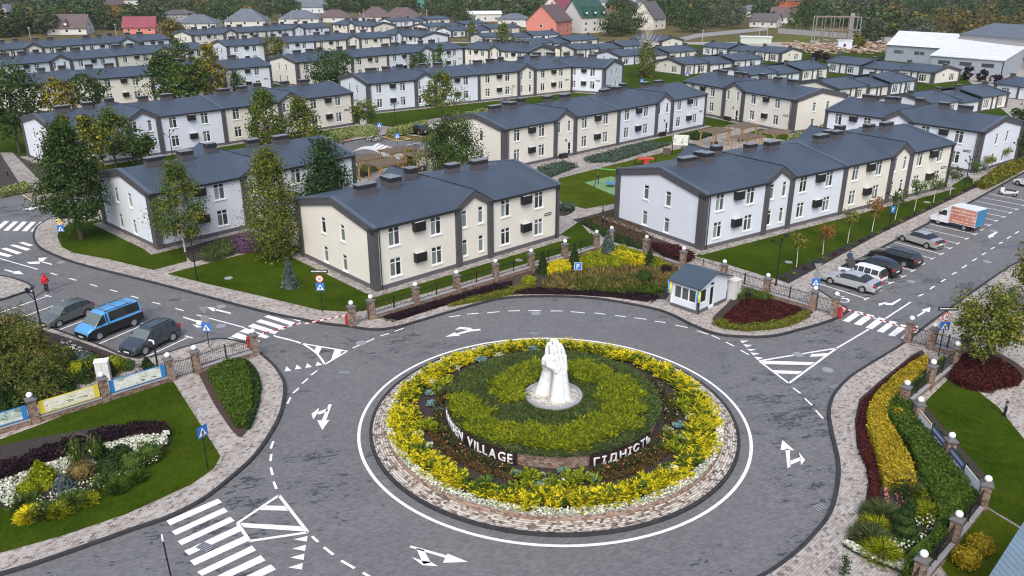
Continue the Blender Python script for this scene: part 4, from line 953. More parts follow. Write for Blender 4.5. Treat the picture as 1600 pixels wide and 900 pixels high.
T('large dark tree at the left picture edge', (32,240), 104, 92, 'leaf_oak', n=120, per=45, leaf=.42, z0=.2, seed=11, mats2=('leaf_green',.3))
T('bright yellow tree left of the dark tree, upper left', (100,192), 122, 48, 'leaf_yellow', n=60, per=36, leaf=.42, seed=12, mats2=('leaf_turning',.4))
T('dark tree right of the bright yellow one, upper left', (148,188), 117, 52, 'leaf_oak', n=60, per=36, leaf=.42, seed=13)
T('big dark green tree in the clump of tall trees, left', (264,170), 80, 62, 'leaf_oak', 'oval', n=110, per=40, leaf=.46, seed=14)
T('green leaning tree in the clump of tall trees, nearest', (285,172), 98, 52, 'leaf_green', 'oval', n=80, per=40, leaf=.44, seed=15)
T('feathery willow at the back of the clump of tall trees', (288,140), 58, 46, 'leaf_birch', 'column', n=70, per=44, leaf=.45, seed=16, mats2=('leaf_oak',.4))
T('golden yellow tree right of the clump of tall trees', (333,155), 64, 46, 'leaf_yellow', 'oval', n=90, per=36, leaf=.46, z0=.15, seed=17, mats2=('leaf_turning',.35))
T('dark tree between the clump and the golden yellow tree', (312,168), 88, 40, 'leaf_oak', n=60, per=36, leaf=.46, seed=18, mats2=('leaf_turning',.25))
T('small slim tree before the white unit behind the golden tree', (373,150), 108, 26, 'leaf_green', 'column', n=40, per=28, leaf=.34, seed=19)
T('conical green tree left of a pair before the cream terrace end', (418,232), 141, 60, 'leaf_green', 'oval', n=110, per=44, leaf=.34, z0=.12, seed=20, mats2=('leaf_turning',.25))
T('yellow green tree right of a pair before the cream terrace end', (472,228), 155, 66, 'leaf_turning', 'oval', n=100, per=42, leaf=.34, z0=.12, seed=21, mats2=('leaf_green',.5))
T('big round dark tree before the cream and white terrace', (520,142), 76, 66, 'leaf_oak', n=110, per=40, leaf=.44, z0=.12, seed=22)
T('small yellow green tree among the upper left terraces', (432,100), 52, 30, 'leaf_turning', n=50, per=30, leaf=.5, seed=23)
T('small round tree by the end of the left cream terrace, next to the bikes', (573,206), 158, 38, 'leaf_green', n=60, per=36, leaf=.3, z0=.4, seed=24, mats2=('leaf_turning',.3))
T('yellow tipped tree before the white bay with the light hedge', (691,197), 114, 60, 'leaf_turning', 'oval', n=90, per=38, leaf=.34, z0=.38, seed=25, mats2=('leaf_green',.55))
T('small green tree before the white unit, upper middle left', (655,118), 82, 30, 'leaf_oak', n=45, per=30, leaf=.42, seed=26)
T('slender green tree before the white bay, upper middle', (688,118), 68, 24, 'leaf_green', 'column', n=40, per=28, leaf=.42, seed=27)
T('large round dark green tree beside the gable of the playground terrace', (708,284), 187, 84, 'leaf_oak', n=170, per=66, leaf=.26, z0=.06, seed=28, mats2=('leaf_green',.3))
T('young leafy shrub tree between the pergolas', (640,268), 235, 30, 'leaf_turning', 'column', n=45, per=30, leaf=.28, z0=.1, seed=29)
T('taller of the two thin yellowish birches, upper middle', (787,100), 36, 34, 'leaf_birch', 'column', n=70, per=34, leaf=.5, z0=.1, bark='bark_white', seed=30, name='birch_tree')
T('single thin yellow birch before the far bungalows', (737,66), 32, 14, 'leaf_birch', 'column', n=40, per=28, leaf=.6, bark='bark_white', seed=31, name='birch_tree')
T('light green tree at the end of the upper middle terraces', (816,102), 62, 38, 'leaf_green', n=60, per=32, leaf=.5, z0=.1, seed=32, mats2=('leaf_turning',.4))
T('willow with drooping yellow green leaves by the central white gable', (1008,122), 62, 34, 'leaf_birch', 'column', n=80, per=38, leaf=.42, z0=.05, bark='bark_white', seed=33, name='willow_tree')
T('yellow green maple on the paved corner by the right-hand fence', (1532,582), 450, 100, 'leaf_birch', n=110, per=70, leaf=.19, z0=.28, seed=34, mats2=('leaf_turning',.5), name='maple_tree', tr=.1)
T('dark tree at the right picture edge beside the white house', (1594,250), 158, 56, 'leaf_oak', n=80, per=40, leaf=.4, z0=.1, seed=35)
T('brownish yellow tree cut by the right picture edge', (1612,490), 372, 76, 'leaf_turning', n=110, per=46, leaf=.22, z0=.15, seed=36, mats2=('leaf_orange',.35))
T('small tree with gold leaves behind the far left junction', (8,92), 74, 18, 'leaf_turning', n=30, per=26, leaf=.5, seed=37)
T('small green tree before the bay of a white terrace, far left', (118,100), 78, 20, 'leaf_oak', n=40, per=28, leaf=.5, seed=38)
T('yellow green tree before the cream unit, far left', (207,110), 72, 38, 'leaf_green', n=60, per=30, leaf=.5, seed=39, mats2=('leaf_turning',.4))
# bare birch
P = g(1008,118); t = thing('bare_birch', 'bare whitish birch with leafless twigs above the willow', 'tree', (P.x,P.y+.4,.1)); hgt = top_h(P, 34); mb = MB(); rnd = random.Random(4)
mb.tube((0,0,0),(.3,0,hgt*.9),.2,.05,7); mb.build('trunk', 'bark_white', t); mb = MB()
for i in range(70):
    z = hgt*rnd.uniform(.35,.9); a = rnd.uniform(0,6.28); l = (hgt-z)*rnd.uniform(.35,.7)+.6; p = Vector((.3*z/hgt,0,z)); q = p+Vector((math.cos(a)*l*.55, math.sin(a)*l*.55, l*.85)); mb.tube(p, q, .05, .012, 4, cap=False)
    for k in range(3): s_ = p.lerp(q, rnd.uniform(.4,.9)); mb.tube(s_, s_+Vector((rnd.uniform(-.6,.6),rnd.uniform(-.6,.6),rnd.uniform(.2,.8))), .025, .01, 3, cap=False)
mb.build('twigs', 'bark_white', t)
# young street trees along the right lawn
young = [((1244,419),362,'leaf_turning','thin yellow green sapling, nearest of the row on the right lawn'),((1285,400),350,'leaf_orange','orange leaved sapling, second of the row on the right lawn'),((1324,382),328,'leaf_turning','yellow green sapling, third of the row on the right lawn'),((1362,364),308,'leaf_orange','tan orange sapling beside the white party wall, fourth of the row'),((1398,345),298,'leaf_green','green sapling behind the blue parking sign lamp post'),((1428,331),279,'leaf_green','round green sapling before the cream bay of the terrace'),((1458,318),274,'leaf_green','green sapling right of the cream bay of the terrace'),((1484,306),256,'leaf_oak','dark green sapling by the end pilaster of the terrace'),((1520,288),251,'leaf_green','green sapling beside the farthest lamp post of the car park'),((1541,270),245,'leaf_turning','yellowish sapling at the car park hedge, left'),((1563,258),230,'leaf_turning','yellow green sapling at the car park hedge, right')]
for i, (b, tp, mt, lab) in enumerate(young):
    T(lab, b, tp, 27 if i < 8 else 22, mt, 'vase', n=26, per=30, leaf=.17, z0=.50, bark='bark_white', seed=60+i, name='sapling', group='saplings along the car park lawn', tr=.045, zt=.85)
# ---------------------------------------------------------------- shrubs, hedges, beds
def inpoly(x, y, P):
    r = np.zeros(x.shape, bool); n = len(P); j = n-1
    for i in range(n):
        xi, yi, xj, yj = P[i][0], P[i][1], P[j][0], P[j][1]
        c = ((yi > y) != (yj > y)) & (x < (xj-xi)*(y-yi)/(yj-yi+1e-12)+xi); r ^= c; j = i
    return r
def sample_poly(P, n, rng):
    A = np.array([(p[0],p[1]) for p in P]); lo, hi = A.min(0), A.max(0); out = np.zeros((0,2))
    while len(out) < n:
        q = rng.uniform(lo, hi, (n*2,2)); out = np.concatenate([out, q[inpoly(q[:,0], q[:,1], A)]])
    return out[:n]
def area(P): return abs(sum(P[i][0]*P[(i+1) % len(P)][1]-P[(i+1) % len(P)][0]*P[i][1] for i in range(len(P))))/2
def mass(name, label, cat, pts, h, mat, leaf=.14, dens=90, z=KERB+.04, kind=None, core=True, sm=0, lumpy=.12, group=None, blades=False, seed=0):
    """clipped hedge or planted mass: leaves on the top and sides of a closed volume"""
    rng = np.random.default_rng(seed+len(pts)*7); P = [Vector((q.x,q.y,0)) for q in gl(pts, z+h*.7)]; 
    if sm: P = catmull(P, sm, True)
    c = sum(P, Vector())/len(P); P2 = [(p.x-c.x, p.y-c.y) for p in P]
    n = int(area(P2)*dens); xy = sample_poly(P2, n, rng)
    lump = np.sin(xy[:,0]*2.3+seed)*np.sin(xy[:,1]*2.9+seed*2)*lumpy+np.sin(xy[:,0]*5.1)*np.sin(xy[:,1]*6.3)*lumpy*.6
    C = np.column_stack([xy, h+lump*h+rng.normal(size=n)*leaf*.3])
    parts = []
    per = []; 
    for i in range(len(P2)):
        a, b = np.array(P2[i]), np.array(P2[(i+1) % len(P2)]); l = np.linalg.norm(b-a); k = int(l*h*dens*1.2)+1
        s = rng.random((k,1)); q = a+(b-a)*s; per.append(np.column_stack([q+rng.normal(size=(k,2))*leaf*.35, rng.uniform(0,h,k)]))
    S = np.concatenate(per)
    if blades:
        D = rng.normal(size=C.shape)*.7+np.array([0,0,.55]); parts.append(blade_quads(C-np.array([0,0,leaf*.8]), D, rng.uniform(.7,1.5,n)*leaf*2, np.full(n, leaf*.22), rng))
        D = rng.normal(size=S.shape)*.7+np.array([0,0,.3]); parts.append(blade_quads(S, D, rng.uniform(.7,1.5,len(S))*leaf*2, np.full(len(S), leaf*.22), rng))
    else:
        parts.append(leaf_quads(C, leaf, rng, up=np.array([0,0,.8]))); parts.append(leaf_quads(S, leaf, rng))
    V, F = join(parts)
    t = thing(name, label, cat, (c.x,c.y,z), 0, group) if not kind else None
    if kind:
        o = obj(name, np_mesh(name, V, F, mat), None, label, cat, None, 'stuff', (c.x,c.y,z)); base = o
    else: obj('foliage', np_mesh('foliage', V, F, mat), t); base = t
    if core:
        m = MB(); k = .92; m.prism([(x*k, y*k) for x, y in P2], -.05, h*.76); m.build('inner_branches', mat, base)
    return base
def ball(label, px, rm, mat, sz=1.0, leaf=.12, n=420, name='ball_shrub', cat='shrub', seed=0, kind='ball', group=None, z=KERB+.03, h=None):
    P = g(*px); rng = np.random.default_rng(seed+int(px[0])); t = thing(name, label, cat, (P.x,P.y,z), 0, group)
    n = int(n*1.8); p = rng.normal(size=(n,3)); p /= np.linalg.norm(p,axis=1,keepdims=True)
    if kind == 'ball':
        lob = 1+.07*np.sin(p[:,0]*7+seed)*np.sin(p[:,1]*6)
        C = p*rm*(lob*rng.uniform(.74,1.06,n))[:,None]*np.array([1,1,sz]); C[:,2] += rm*sz*.9; C = C[C[:,2] > 0]; V, F = leaf_quads(C, leaf, rng, up=p[:len(C)]*0+np.array([0,0,.3])); m = MB(); m.ball((0,0,rm*sz*.9), rm*.70, 10, 6, sz=sz)
    elif kind == 'cone':
        u = rng.uniform(0,1,n)**.75; a = rng.uniform(0,6.283,n); rr = rm*(1-u)*rng.uniform(.62,1.15,n)*(.86+.14*np.sin(u*34))+.03; C = np.column_stack([rr*np.cos(a), rr*np.sin(a), h*u+.03]); V, F = leaf_quads(C, leaf, rng); m = MB(); m.lathe([(rm*.62,0),(rm*.30,h*.5),(.02,h*.85)], 8)
    elif kind == 'spread':                             # low juniper: radiating sprays
        n = n*2
        a = rng.uniform(0,6.283,n); q = rng.uniform(0,1,n)**.6; C = np.column_stack([rm*.62*q*np.cos(a), rm*.62*q*np.sin(a), sz*rm*(1-q**2)*rng.uniform(.3,1,n)])
        D = np.column_stack([np.cos(a), np.sin(a), rng.uniform(.1,.9,n)])+rng.normal(size=(n,3))*.3; V, F = blade_quads(C, D, rng.uniform(.45,1.2,n)*rm*.5, np.full(n, leaf*.2), rng); m = MB(); m.ball((0,0,.0), rm*.5, 8, 6, sz=sz*.8)
    elif kind == 'tuft':                               # grass tuft
        a = rng.uniform(0,6.283,n); C = np.column_stack([rm*.35*np.cos(a)*rng.random(n), rm*.35*np.sin(a)*rng.random(n), np.zeros(n)]); D = np.column_stack([np.cos(a)*.55, np.sin(a)*.55, np.ones(n)])+rng.normal(size=(n,3))*.2; V, F = blade_quads(C, D, rng.uniform(.7,1.2,n)*h, np.full(n, .018), rng); m = MB(); m.ball((0,0,.02), rm*.3, 6, 4, sz=.8)
    elif kind == 'heads':                              # many small flower heads over leaves
        C = np.column_stack([rng.uniform(-1,1,(n,2))*rm, np.zeros(n)]); C = C[(C[:,0]**2+C[:,1]**2) < rm*rm]; C[:,2] = sz*rng.uniform(.5,1,len(C)); V, F = leaf_quads(C, leaf, rng, up=np.array([0,0,1.2])); m = MB(); m.ball((0,0,0), rm*.8, 8, 6, sz=sz/rm*.9)
    obj('foliage', np_mesh('foliage', V, F, mat), t); m.build('inner_branches', mat, t)
    return t
def stuff(name, label, cat, V, F, mats, MI=None): return obj(name, np_mesh(name, V, F, mats, MI), None, label, cat, None, 'stuff')
# right-hand block
mass('barberry_hedge', 'low dark red barberry edging strip along the right-hand pavement', 'hedge', [(1436,553),(1425,560),(1373,603),(1347,628),(1340,660),(1343,700),(1357,730),(1361,757),(1355,795),(1336,832),(1330,846),(1352,843),(1372,800),(1374,757),(1368,720),(1357,690),(1358,650),(1366,628),(1388,606),(1432,565)], .35, 'leaf_barberry', .13, 110, seed=1)
mass('golden_hedge', 'clipped golden yellow hedge along the right-hand pavement', 'hedge', [(1447,558),(1430,566),(1402,586),(1370,616),(1357,640),(1357,668),(1368,695),(1376,725),(1384,752),(1405,758),(1430,755),(1424,725),(1406,690),(1393,668),(1385,655),(1388,635),(1408,612),(1437,583),(1449,568)], .75, 'leaf_hedge_gold', .13, 260, seed=2)
mass('green_hedge', 'wide clipped bright green hedge beside the right-hand banner fence', 'hedge', [(1476,560),(1462,572),(1432,595),(1415,612),(1392,630),(1388,645),(1398,660),(1420,690),(1432,715),(1440,745),(1455,770),(1465,795),(1468,820),(1455,848),(1425,872),(1410,892),(1425,900),(1450,880),(1490,820),(1512,795),(1524,778),(1530,758),(1480,690),(1432,642),(1412,618),(1428,600),(1462,577)], .9, 'leaf_hedge', .14, 230, seed=3)
ball('small round golden shrub at the end of the golden hedge', (1399,665), .55, 'leaf_hedge_gold', n=500, seed=4)
for i, (p, r_, m_, lab) in enumerate([((1422,775),1.2,'leaf_juniper','spreading blue green juniper just below the golden hedge'),((1452,786),1.1,'leaf_lime','spreading lime juniper beside the green hedge'),((1376,815),1.3,'leaf_juniper','spreading blue green juniper left of the spiral topiary'),((1368,833),1.0,'leaf_lime','lime juniper at the barberry edge near the spiral topiary'),((1360,850),1.2,'leaf_juniper','blue green juniper nearest the pavement corner, lower right'),((1376,872),1.1,'leaf_lime','lime juniper nearest the white edging, lower right'),((1448,812),1.1,'leaf_lime','lime juniper right of the spiral topiary'),((1460,800),.9,'leaf_juniper','blue green juniper tucked against the green hedge')]):
    ball(lab, p, r_, m_, .5, .12, 420, 'spreading_juniper', 'shrub', i, 'spread')
P = g(1408,848); t = thing('spiral_topiary', 'dark green spiral clipped topiary in the lower right bed', 'topiary', (P.x,P.y,KERB)); rng = np.random.default_rng(3); pts = []
hT = top_h(P, 783)-KERB; CC = []
for rr, zc in ((.78,.13),(.62,.36),(.50,.56),(.36,.74),(.22,.92)):
    p = rng.normal(size=(420,3)); p /= np.linalg.norm(p,axis=1,keepdims=True); CC.append(p*np.array([rr,rr,hT*.12])+np.array([.1*math.sin(zc*9),.1*math.cos(zc*9),hT*zc]))
V, F = leaf_quads(np.concatenate(CC), .11, rng); obj('foliage', np_mesh('foliage', V, F, 'leaf_thuja'), t); m = MB()
for rr, zc in ((.70,.13),(.55,.36),(.44,.56),(.31,.74),(.17,.92)): m.ball((.1*math.sin(zc*9),.1*math.cos(zc*9),hT*zc), rr, 12, 6, sz=hT*.11/rr)
m.tube((0,0,0),(0,0,hT*.9),.07); m.build('stem', 'leaf_thuja', t)
P = g(1317,906); t = thing('pompom_topiary', 'small pompom topiary at the bottom edge on the light pavement', 'topiary', (P.x,P.y,KERB)); V, F = leaf_quads(np.concatenate([rng.normal(size=(160,3))*.12+np.array([0,0,1.0]), rng.normal(size=(120,3))*.13+np.array([0,0,.45])]), .1, rng); obj('foliage', np_mesh('foliage', V, F, 'leaf_thuja'), t); m = MB(); m.tube((0,0,0),(0,0,1),.04); m.build('stem', 'bark_brown', t)
def flowers(name, label, pts, h, mat, n, leaf=.1, seed=0, under=None, z=KERB+.06):
    rng = np.random.default_rng(seed); P = gl(pts); xy = sample_poly(P, n, rng); C = np.column_stack([xy, z+h*rng.uniform(.6,1.05,n)]); V, F = leaf_quads(C, leaf, rng, up=np.array([0,0,1.3]), asp=.95); mats = [mat]; MI = np.zeros(len(F), int)
    if under:
        k = n*2; xy = sample_poly(P, k, rng); C = np.column_stack([xy, z+h*rng.uniform(0,.85,k)]); V2, F2 = leaf_quads(C, leaf*1.1, rng, up=np.array([0,0,.5])); V, F = join([(V,F),(V2,F2)]); MI = np.concatenate([MI, np.ones(k, int)]); mats.append(under)
    return stuff(name, label, 'flowers', V, F, mats, MI)
flowers('white_edging_flowers', 'pale green white edging plants at the lower right bed tip', [(1316,856),(1325,853),(1350,868),(1400,878),(1425,890),(1408,900),(1370,885),(1335,870)], .2, 'flower_white', 1600, .14, 1, 'leaf_sage')
flowers('daisy_patch', 'white daisies around the spiral topiary', [(1375,850),(1395,855),(1430,820),(1455,815),(1460,835),(1430,865),(1395,880)], .45, 'flower_white', 150, .11, 2, 'leaf_green')
flowers('pink_begonia_row', 'row of pink flowers below the golden hedge', [(1380,768),(1384,768),(1388,795),(1382,798)], .2, 'flower_pink', 90, .09, 3, 'leaf_barberry')
flowers('red_begonia_row', 'dark red and pink flowers by the juniper below the golden hedge', [(1399,763),(1404,765),(1412,800),(1400,808),(1395,803)], .2, 'flower_pink', 50, .09, 4, 'leaf_barberry')
ball('nearer golden ball shrub behind the lower right fence', (1506,889), .62, 'leaf_hedge_gold', .9, n=620, seed=1); ball('farther golden ball shrub behind the lower right fence', (1528,868), .60, 'leaf_hedge_gold', .9, n=620, seed=2)
mass('red_shrub_bed', 'large dark red shrub bed under the corner maple', 'shrub', [(1487,585),(1497,565),(1520,552),(1555,560),(1590,582),(1592,595),(1562,600),(1540,605),(1505,598)], .55, 'leaf_barberry', .15, 170, sm=2, seed=5)
flowers('pale_hosta_row', 'pale green plants edging the red shrub bed', [(1497,588),(1520,594),(1545,604),(1543,609),(1515,602),(1495,594)], .3, 'flower_white', 60, .3, 6)
# central bed by the booth and the fence
mass('barberry_rows', 'dark red clipped barberry rows right of the white booth', 'shrub', [(1130,497),(1148,480),(1168,466),(1195,468),(1245,480),(1250,488),(1220,500),(1170,508),(1140,505)], .30, 'leaf_barberry', .13, 240, sm=2, seed=6, lumpy=.3)
mass('spirea_border', 'green and orange spirea border round the barberry rows', 'shrub', [(1113,503),(1125,497),(1140,504),(1170,508),(1220,500),(1250,488),(1262,484),(1265,492),(1240,504),(1210,511),(1165,514),(1130,510)], .30, 'leaf_turning', .12, 260, seed=7, lumpy=.35)
mass('juniper_mat_by_booth', 'low green juniper mat between the booth and fence', 'shrub', [(1150,462),(1168,452),(1205,463),(1195,468),(1170,466)], .4, 'leaf_green', .16, 180, blades=True, seed=8)
mass('barberry_strip', 'dark brown red barberry strip below the front fence', 'shrub', [(600,495),(655,478),(720,460),(775,444),(800,440),(795,450),(740,463),(690,474),(640,490),(615,498)], .35, 'leaf_darkpurple', .13, 200, seed=9, lumpy=.25)
mass('green_spirea_patch', 'green spirea patch below the front fence', 'shrub', [(700,476),(740,464),(800,448),(835,437),(838,447),(800,457),(745,468)], .3, 'leaf_turning', .12, 200, seed=10, lumpy=.3)
mass('yellow_spirea_drift', 'large bright yellow shrub drift along the front fence bend', 'shrub', [(905,406),(920,397),(940,392),(955,384),(975,386),(1010,400),(1045,413),(1040,419),(1010,412),(985,408),(965,408),(955,412),(935,416),(915,417)], .6, 'leaf_lime', .16, 190, sm=2, seed=11, lumpy=.4)
mass('yellow_spirea_patch', 'brightest yellow shrub patch right of the blue spruce', 'shrub', [(952,397),(965,392),(995,400),(1020,408),(1010,411),(980,406)], .75, 'leaf_gold', .16, 190, sm=2, seed=41, lumpy=.3)
mass('yellow_spirea_clump', 'small bright yellow shrub clump left of the parking sign', 'shrub', [(856,417),(868,409),(888,412),(889,420),(872,424),(858,423)], .75, 'leaf_gold', .16, 200, sm=2, seed=12, lumpy=.2)
mass('ornamental_grass_drift', 'tawny ornamental grass drift round the parking sign', 'grass', [(850,440),(870,428),(900,424),(950,420),(1000,417),(1050,420),(1058,432),(1045,448),(1000,445),(960,452),(920,450),(880,452),(850,450)], .35, 'leaf_reedgrass', .2, 130, kind='stuff', core=False, blades=True, seed=13)
mass('low_green_mats', 'low green ground cover before the tawny grasses', 'shrub', [(880,440),(930,436),(980,432),(1020,436),(1035,455),(980,458),(900,453)], .30, 'leaf_hedge', .18, 150, kind='stuff', core=False, blades=True, seed=14)
mass('purple_ground_cover', 'dark purple ground cover along the booth side pavement', 'shrub', [(800,456),(850,448),(900,455),(960,452),(1030,462),(1020,469),(960,461),(900,457),(850,456)], .28, 'leaf_darkpurple', .14, 150, seed=15)
for p, hpx, lab in (((848,430),395,'dark conical thuja left of the yellow clump'),((897,419),383,'dark conical thuja by the parking sign'),((1014,421),390,'dark conical thuja at the right end of the yellow drift')):
    P = g(*p); ball(lab, p, .75, 'leaf_thuja', h=top_h(P, hpx)-.1, n=700, leaf=.16, name='thuja', cat='shrub', kind='cone')
P = g(949,405); ball('blue spruce in the yellow shrub drift at the fence bend', (949,405), 1.1, 'leaf_bluespruce', h=top_h(P,362)-.1, n=1000, leaf=.2, name='blue_spruce', cat='tree', kind='cone')
P = g(454,452); ball('small blue spruce on the front lawn near the speed sign', (454,452), .85, 'leaf_bluespruce', h=top_h(P,404)-.1, n=1100, leaf=.16, name='blue_spruce', cat='tree', kind='cone')
ball('round lime ball shrub right of the blue spruce', (962,424), .7, 'leaf_lime', n=520); ball('dark green globe shrub near the booth', (1006,447), .85, 'leaf_thuja', .85, n=600); ball('dark purple ball shrub near the booth corner', (1040,432), .55, 'leaf_darkpurple', n=420)
ball('yellow green low shrub at the left end of the grass bed', (826,446), .7, 'leaf_lime', .6, n=420); ball('low spreading juniper before the tawny grass', (965,446), 1.0, 'leaf_juniper', .45, .12, 380, 'spreading_juniper', 'shrub', 3, 'spread')
mass('red_shrub_row', 'dark red shrubs along the path behind the fence', 'shrub', [(1018,380),(1060,386),(1085,398),(1075,404),(1040,397)], .6, 'leaf_barberry', .15, 170, seed=16)
mass('mixed_low_bed', 'low brownish green plants beside the white gable', 'shrub', [(915,343),(965,330),(985,345),(1020,372),(1000,380),(960,368)], .25, 'leaf_brown', .15, 80, kind='stuff', core=False, seed=17)
mass('low_box_row', 'low dark green plants edging the path behind the fence', 'shrub', [(908,346),(916,342),(960,366),(1010,386),(1002,390),(950,372)], .3, 'leaf_thuja', .15, 120, seed=18)
mass('lavender_bed', 'long grey green lavender bed before the playground terrace', 'shrub', [(912,247),(1005,222),(1030,224),(1052,222),(960,250),(922,252)], .45, 'leaf_sage', .22, 60, seed=19, lumpy=.3)
mass('lavender_bed', 'short grey green lavender bed nearest the cream gable', 'shrub', [(840,262),(880,252),(902,258),(860,274),(845,270)], .45, 'leaf_sage', .22, 60, seed=20, lumpy=.3)
mass('green_bed', 'dark green bed by the door of the white terrace unit', 'shrub', [(1064,214),(1090,206),(1125,205),(1090,217)], .4, 'leaf_thuja', .25, 50, seed=21)
ball('small round bed plants at the path bend', (886,330), 1.0, 'leaf_sage', .5, .2, 300)
# left
mass('green_hedge', 'triangular clipped green hedge on the lower left pavement island', 'hedge', [(325,580),(355,564),(377,562),(389,580),(393,605),(391,640),(382,662),(370,660),(346,622)], .55, 'leaf_hedge', .13, 260, seed=22)
mass('box_edging', 'small green shrubs edging the outer side of the pavement island', 'shrub', [(376,562),(384,563),(400,580),(407,600),(404,625),(392,660),(386,668),(392,640),(398,610),(392,583)], .35, 'leaf_thuja', .14, 170, seed=23, lumpy=.35)
mass('heather_bed', 'purple flowering heather clump before the left white house', 'shrub', [(362,378),(385,366),(410,372),(404,386),(372,390)], .6, 'leaf_heather', .16, 190, sm=2, seed=24, lumpy=.3)
mass('juniper_clump', 'dark green low shrubs left of the purple heather', 'shrub', [(318,390),(345,380),(362,378),(370,389),(340,402),(320,404)], .45, 'leaf_juniper', .2, 120, sm=2, blades=True, seed=25, lumpy=.3)
mass('dark_hedge', 'long low dark purple hedge behind the white flower bed', 'hedge', [(-40,738),(20,720),(80,698),(150,676),(210,663),(260,664),(262,672),(215,674),(155,690),(85,714),(20,738),(-40,760)], .75, 'leaf_darkpurple', .17, 160, seed=26, lumpy=.2)
flowers('white_flower_drift', 'large drift of white flowers in the oval bed, lower left', [(140,712),(165,695),(200,688),(262,685),(264,700),(240,715),(205,718),(175,718),(150,725)], .35, 'flower_white', 2600, .17, 7, 'leaf_sage')
flowers('white_flower_patch', 'white flowers left of the weeping tree, lower left', [(50,735),(85,718),(115,722),(118,745),(95,755),(80,740)], .35, 'flower_white', 1100, .17, 8, 'leaf_sage'); flowers('white_flower_edge', 'white flower clumps at the left edge of the oval bed', [(0,755),(30,740),(55,735),(60,750),(35,770),(35,795),(20,805),(0,795)], .35, 'flower_white', 900, .18, 9, 'leaf_rosebush')
flowers('white_flower_gap', 'white flowers right of the weeping tree, lower left', [(120,735),(150,728),(158,738),(135,748),(118,750)], .35, 'flower_white', 420, .16, 10, 'leaf_sage')
flowers('daisy_patch', 'scattered small daisies along the front of the oval bed', [(60,790),(100,775),(160,752),(240,722),(250,728),(200,755),(120,790),(60,815)], .4, 'flower_white', 330, .09, 11, 'leaf_green')
for p, r_, hy, mt, lab, nm in (((68,762),1.25,722,'leaf_lime','golden green cone conifer in the oval bed','dwarf_conifer'),((160,725),.8,690,'leaf_thuja','dark green cone conifer amid white flowers','dwarf_conifer'),((102,773),.8,742,'leaf_bluespruce','small blue spruce in the oval bed','blue_spruce')):
    P = g(*p); ball(lab, p, r_, mt, h=top_h(P,hy)-.1, n=900, leaf=.15, name=nm, cat='tree', kind='cone')
for p, r_, mt, lab in (((47,778),.55,'leaf_lime','lime ball shrub at the left of the oval bed'),((192,722),.62,'leaf_thuja','dark ball shrub in the white flower drift'),((236,722),.75,'leaf_green','green ball shrub at the right tip of the oval bed'),((175,745),.75,'leaf_thuja','dark dome shrub in front of the white drift'),((210,738),.7,'leaf_green','green dome shrub between the two right-hand ball shrubs'),((130,752),.75,'leaf_reedgrass','tawny grass clump under the weeping tree')): ball(lab, p, r_, mt, .8, n=520)
for i, (p, r_, mt, lab) in enumerate([((185,768),.8,'leaf_hedge','lime juniper in the middle of the oval bed front'),((215,752),.75,'leaf_hedge','lime juniper right of the oval bed front'),((138,788),.7,'leaf_lime','lime juniper before the blue spruce'),((95,805),.8,'leaf_lime','lime juniper front left of the oval bed'),((48,812),.8,'leaf_gold','yellow juniper at the left front tip of the oval bed'),((70,808),.9,'leaf_green','green juniper beside the yellow one'),((40,792),.9,'leaf_green','green juniper beside the lime ball shrub'),((170,760),1.0,'leaf_green','dark juniper in the oval bed centre'),((115,792),1.0,'leaf_green','green juniper below the blue spruce')]): ball(lab, p, r_, mt, .5, .12, 420, 'spreading_juniper', 'shrub', i, 'spread')
P = g(128,745); t = thing('weeping_cedar', 'weeping conifer with an arched top in the oval bed', 'tree', (P.x,P.y,KERB)); hT = top_h(P, 679); rng = np.random.default_rng(8); m = MB()
arc = [Vector((0,0,0)),Vector((-.1,0,hT*.5)),Vector((-.15,0,hT*.85)),Vector((.2,0,hT*.98)),Vector((.7,.1,hT*.92)),Vector((1.15,.15,hT*.72))]
for a, b in zip(arc, arc[1:]): m.tube(a, b, .06, .05, 6)
m.build('stem', 'bark_brown', t); C = np.concatenate([rng.normal(size=(700,3))*np.array([.22,.22,.55])+np.array([-.1,0,hT*.45]), rng.normal(size=(260,3))*np.array([.22,.2,.28])+np.array([.95,.1,hT*.72])]); C = C[C[:,2] > .05]; V, F = blade_quads(C, rng.normal(size=C.shape)*.4+np.array([0,0,-1]), np.full(len(C), .3), np.full(len(C), .03), rng); obj('foliage', np_mesh('foliage', V, F, 'leaf_green'), t)
pines = [((18,575),482,90,'tall yellowish pine, leftmost of the pine thicket'),((60,592),508,74,'broad yellowish pine in the middle of the pine thicket'),((84,592),540,44,'small yellow green pine at the right of the thicket'),((25,625),560,80,'dark pine nearest the yellow banner'),((-10,600),500,80,'pine cut by the left picture edge'),((70,618),565,66,'pine just behind the yellow banner')]
for i, (b, tp, wpx, lab) in enumerate(pines): T(lab, b, tp, wpx, 'leaf_mugo', 'oval' if i % 2 else 'round', n=110, per=80, leaf=.30, z0=.02, seed=80+i, name='mountain_pine', asp=.2, mats2=('leaf_reedgrass' if i < 3 else 'leaf_pine',.22))
for p, hy, lab in (((10,645),610,'dark thuja at the far left behind the blue banner'),((25,640),606,'second dark thuja behind the left blue banner'),((55,632),606,'slim thuja behind the yellow banner, left'),((110,612),588,'slim thuja behind the yellow banner, right'),((137,600),570,'dark thuja beside the white electrical box'),((174,590),563,'dark pointed thuja right of the electrical box'),((231,578),560,'small thuja at the right end of the blue banner')):
    P = g(*p); ball(lab, p, .55, 'leaf_thuja', h=top_h(P,hy)-.1, n=520, leaf=.14, name='thuja', cat='shrub', kind='cone')
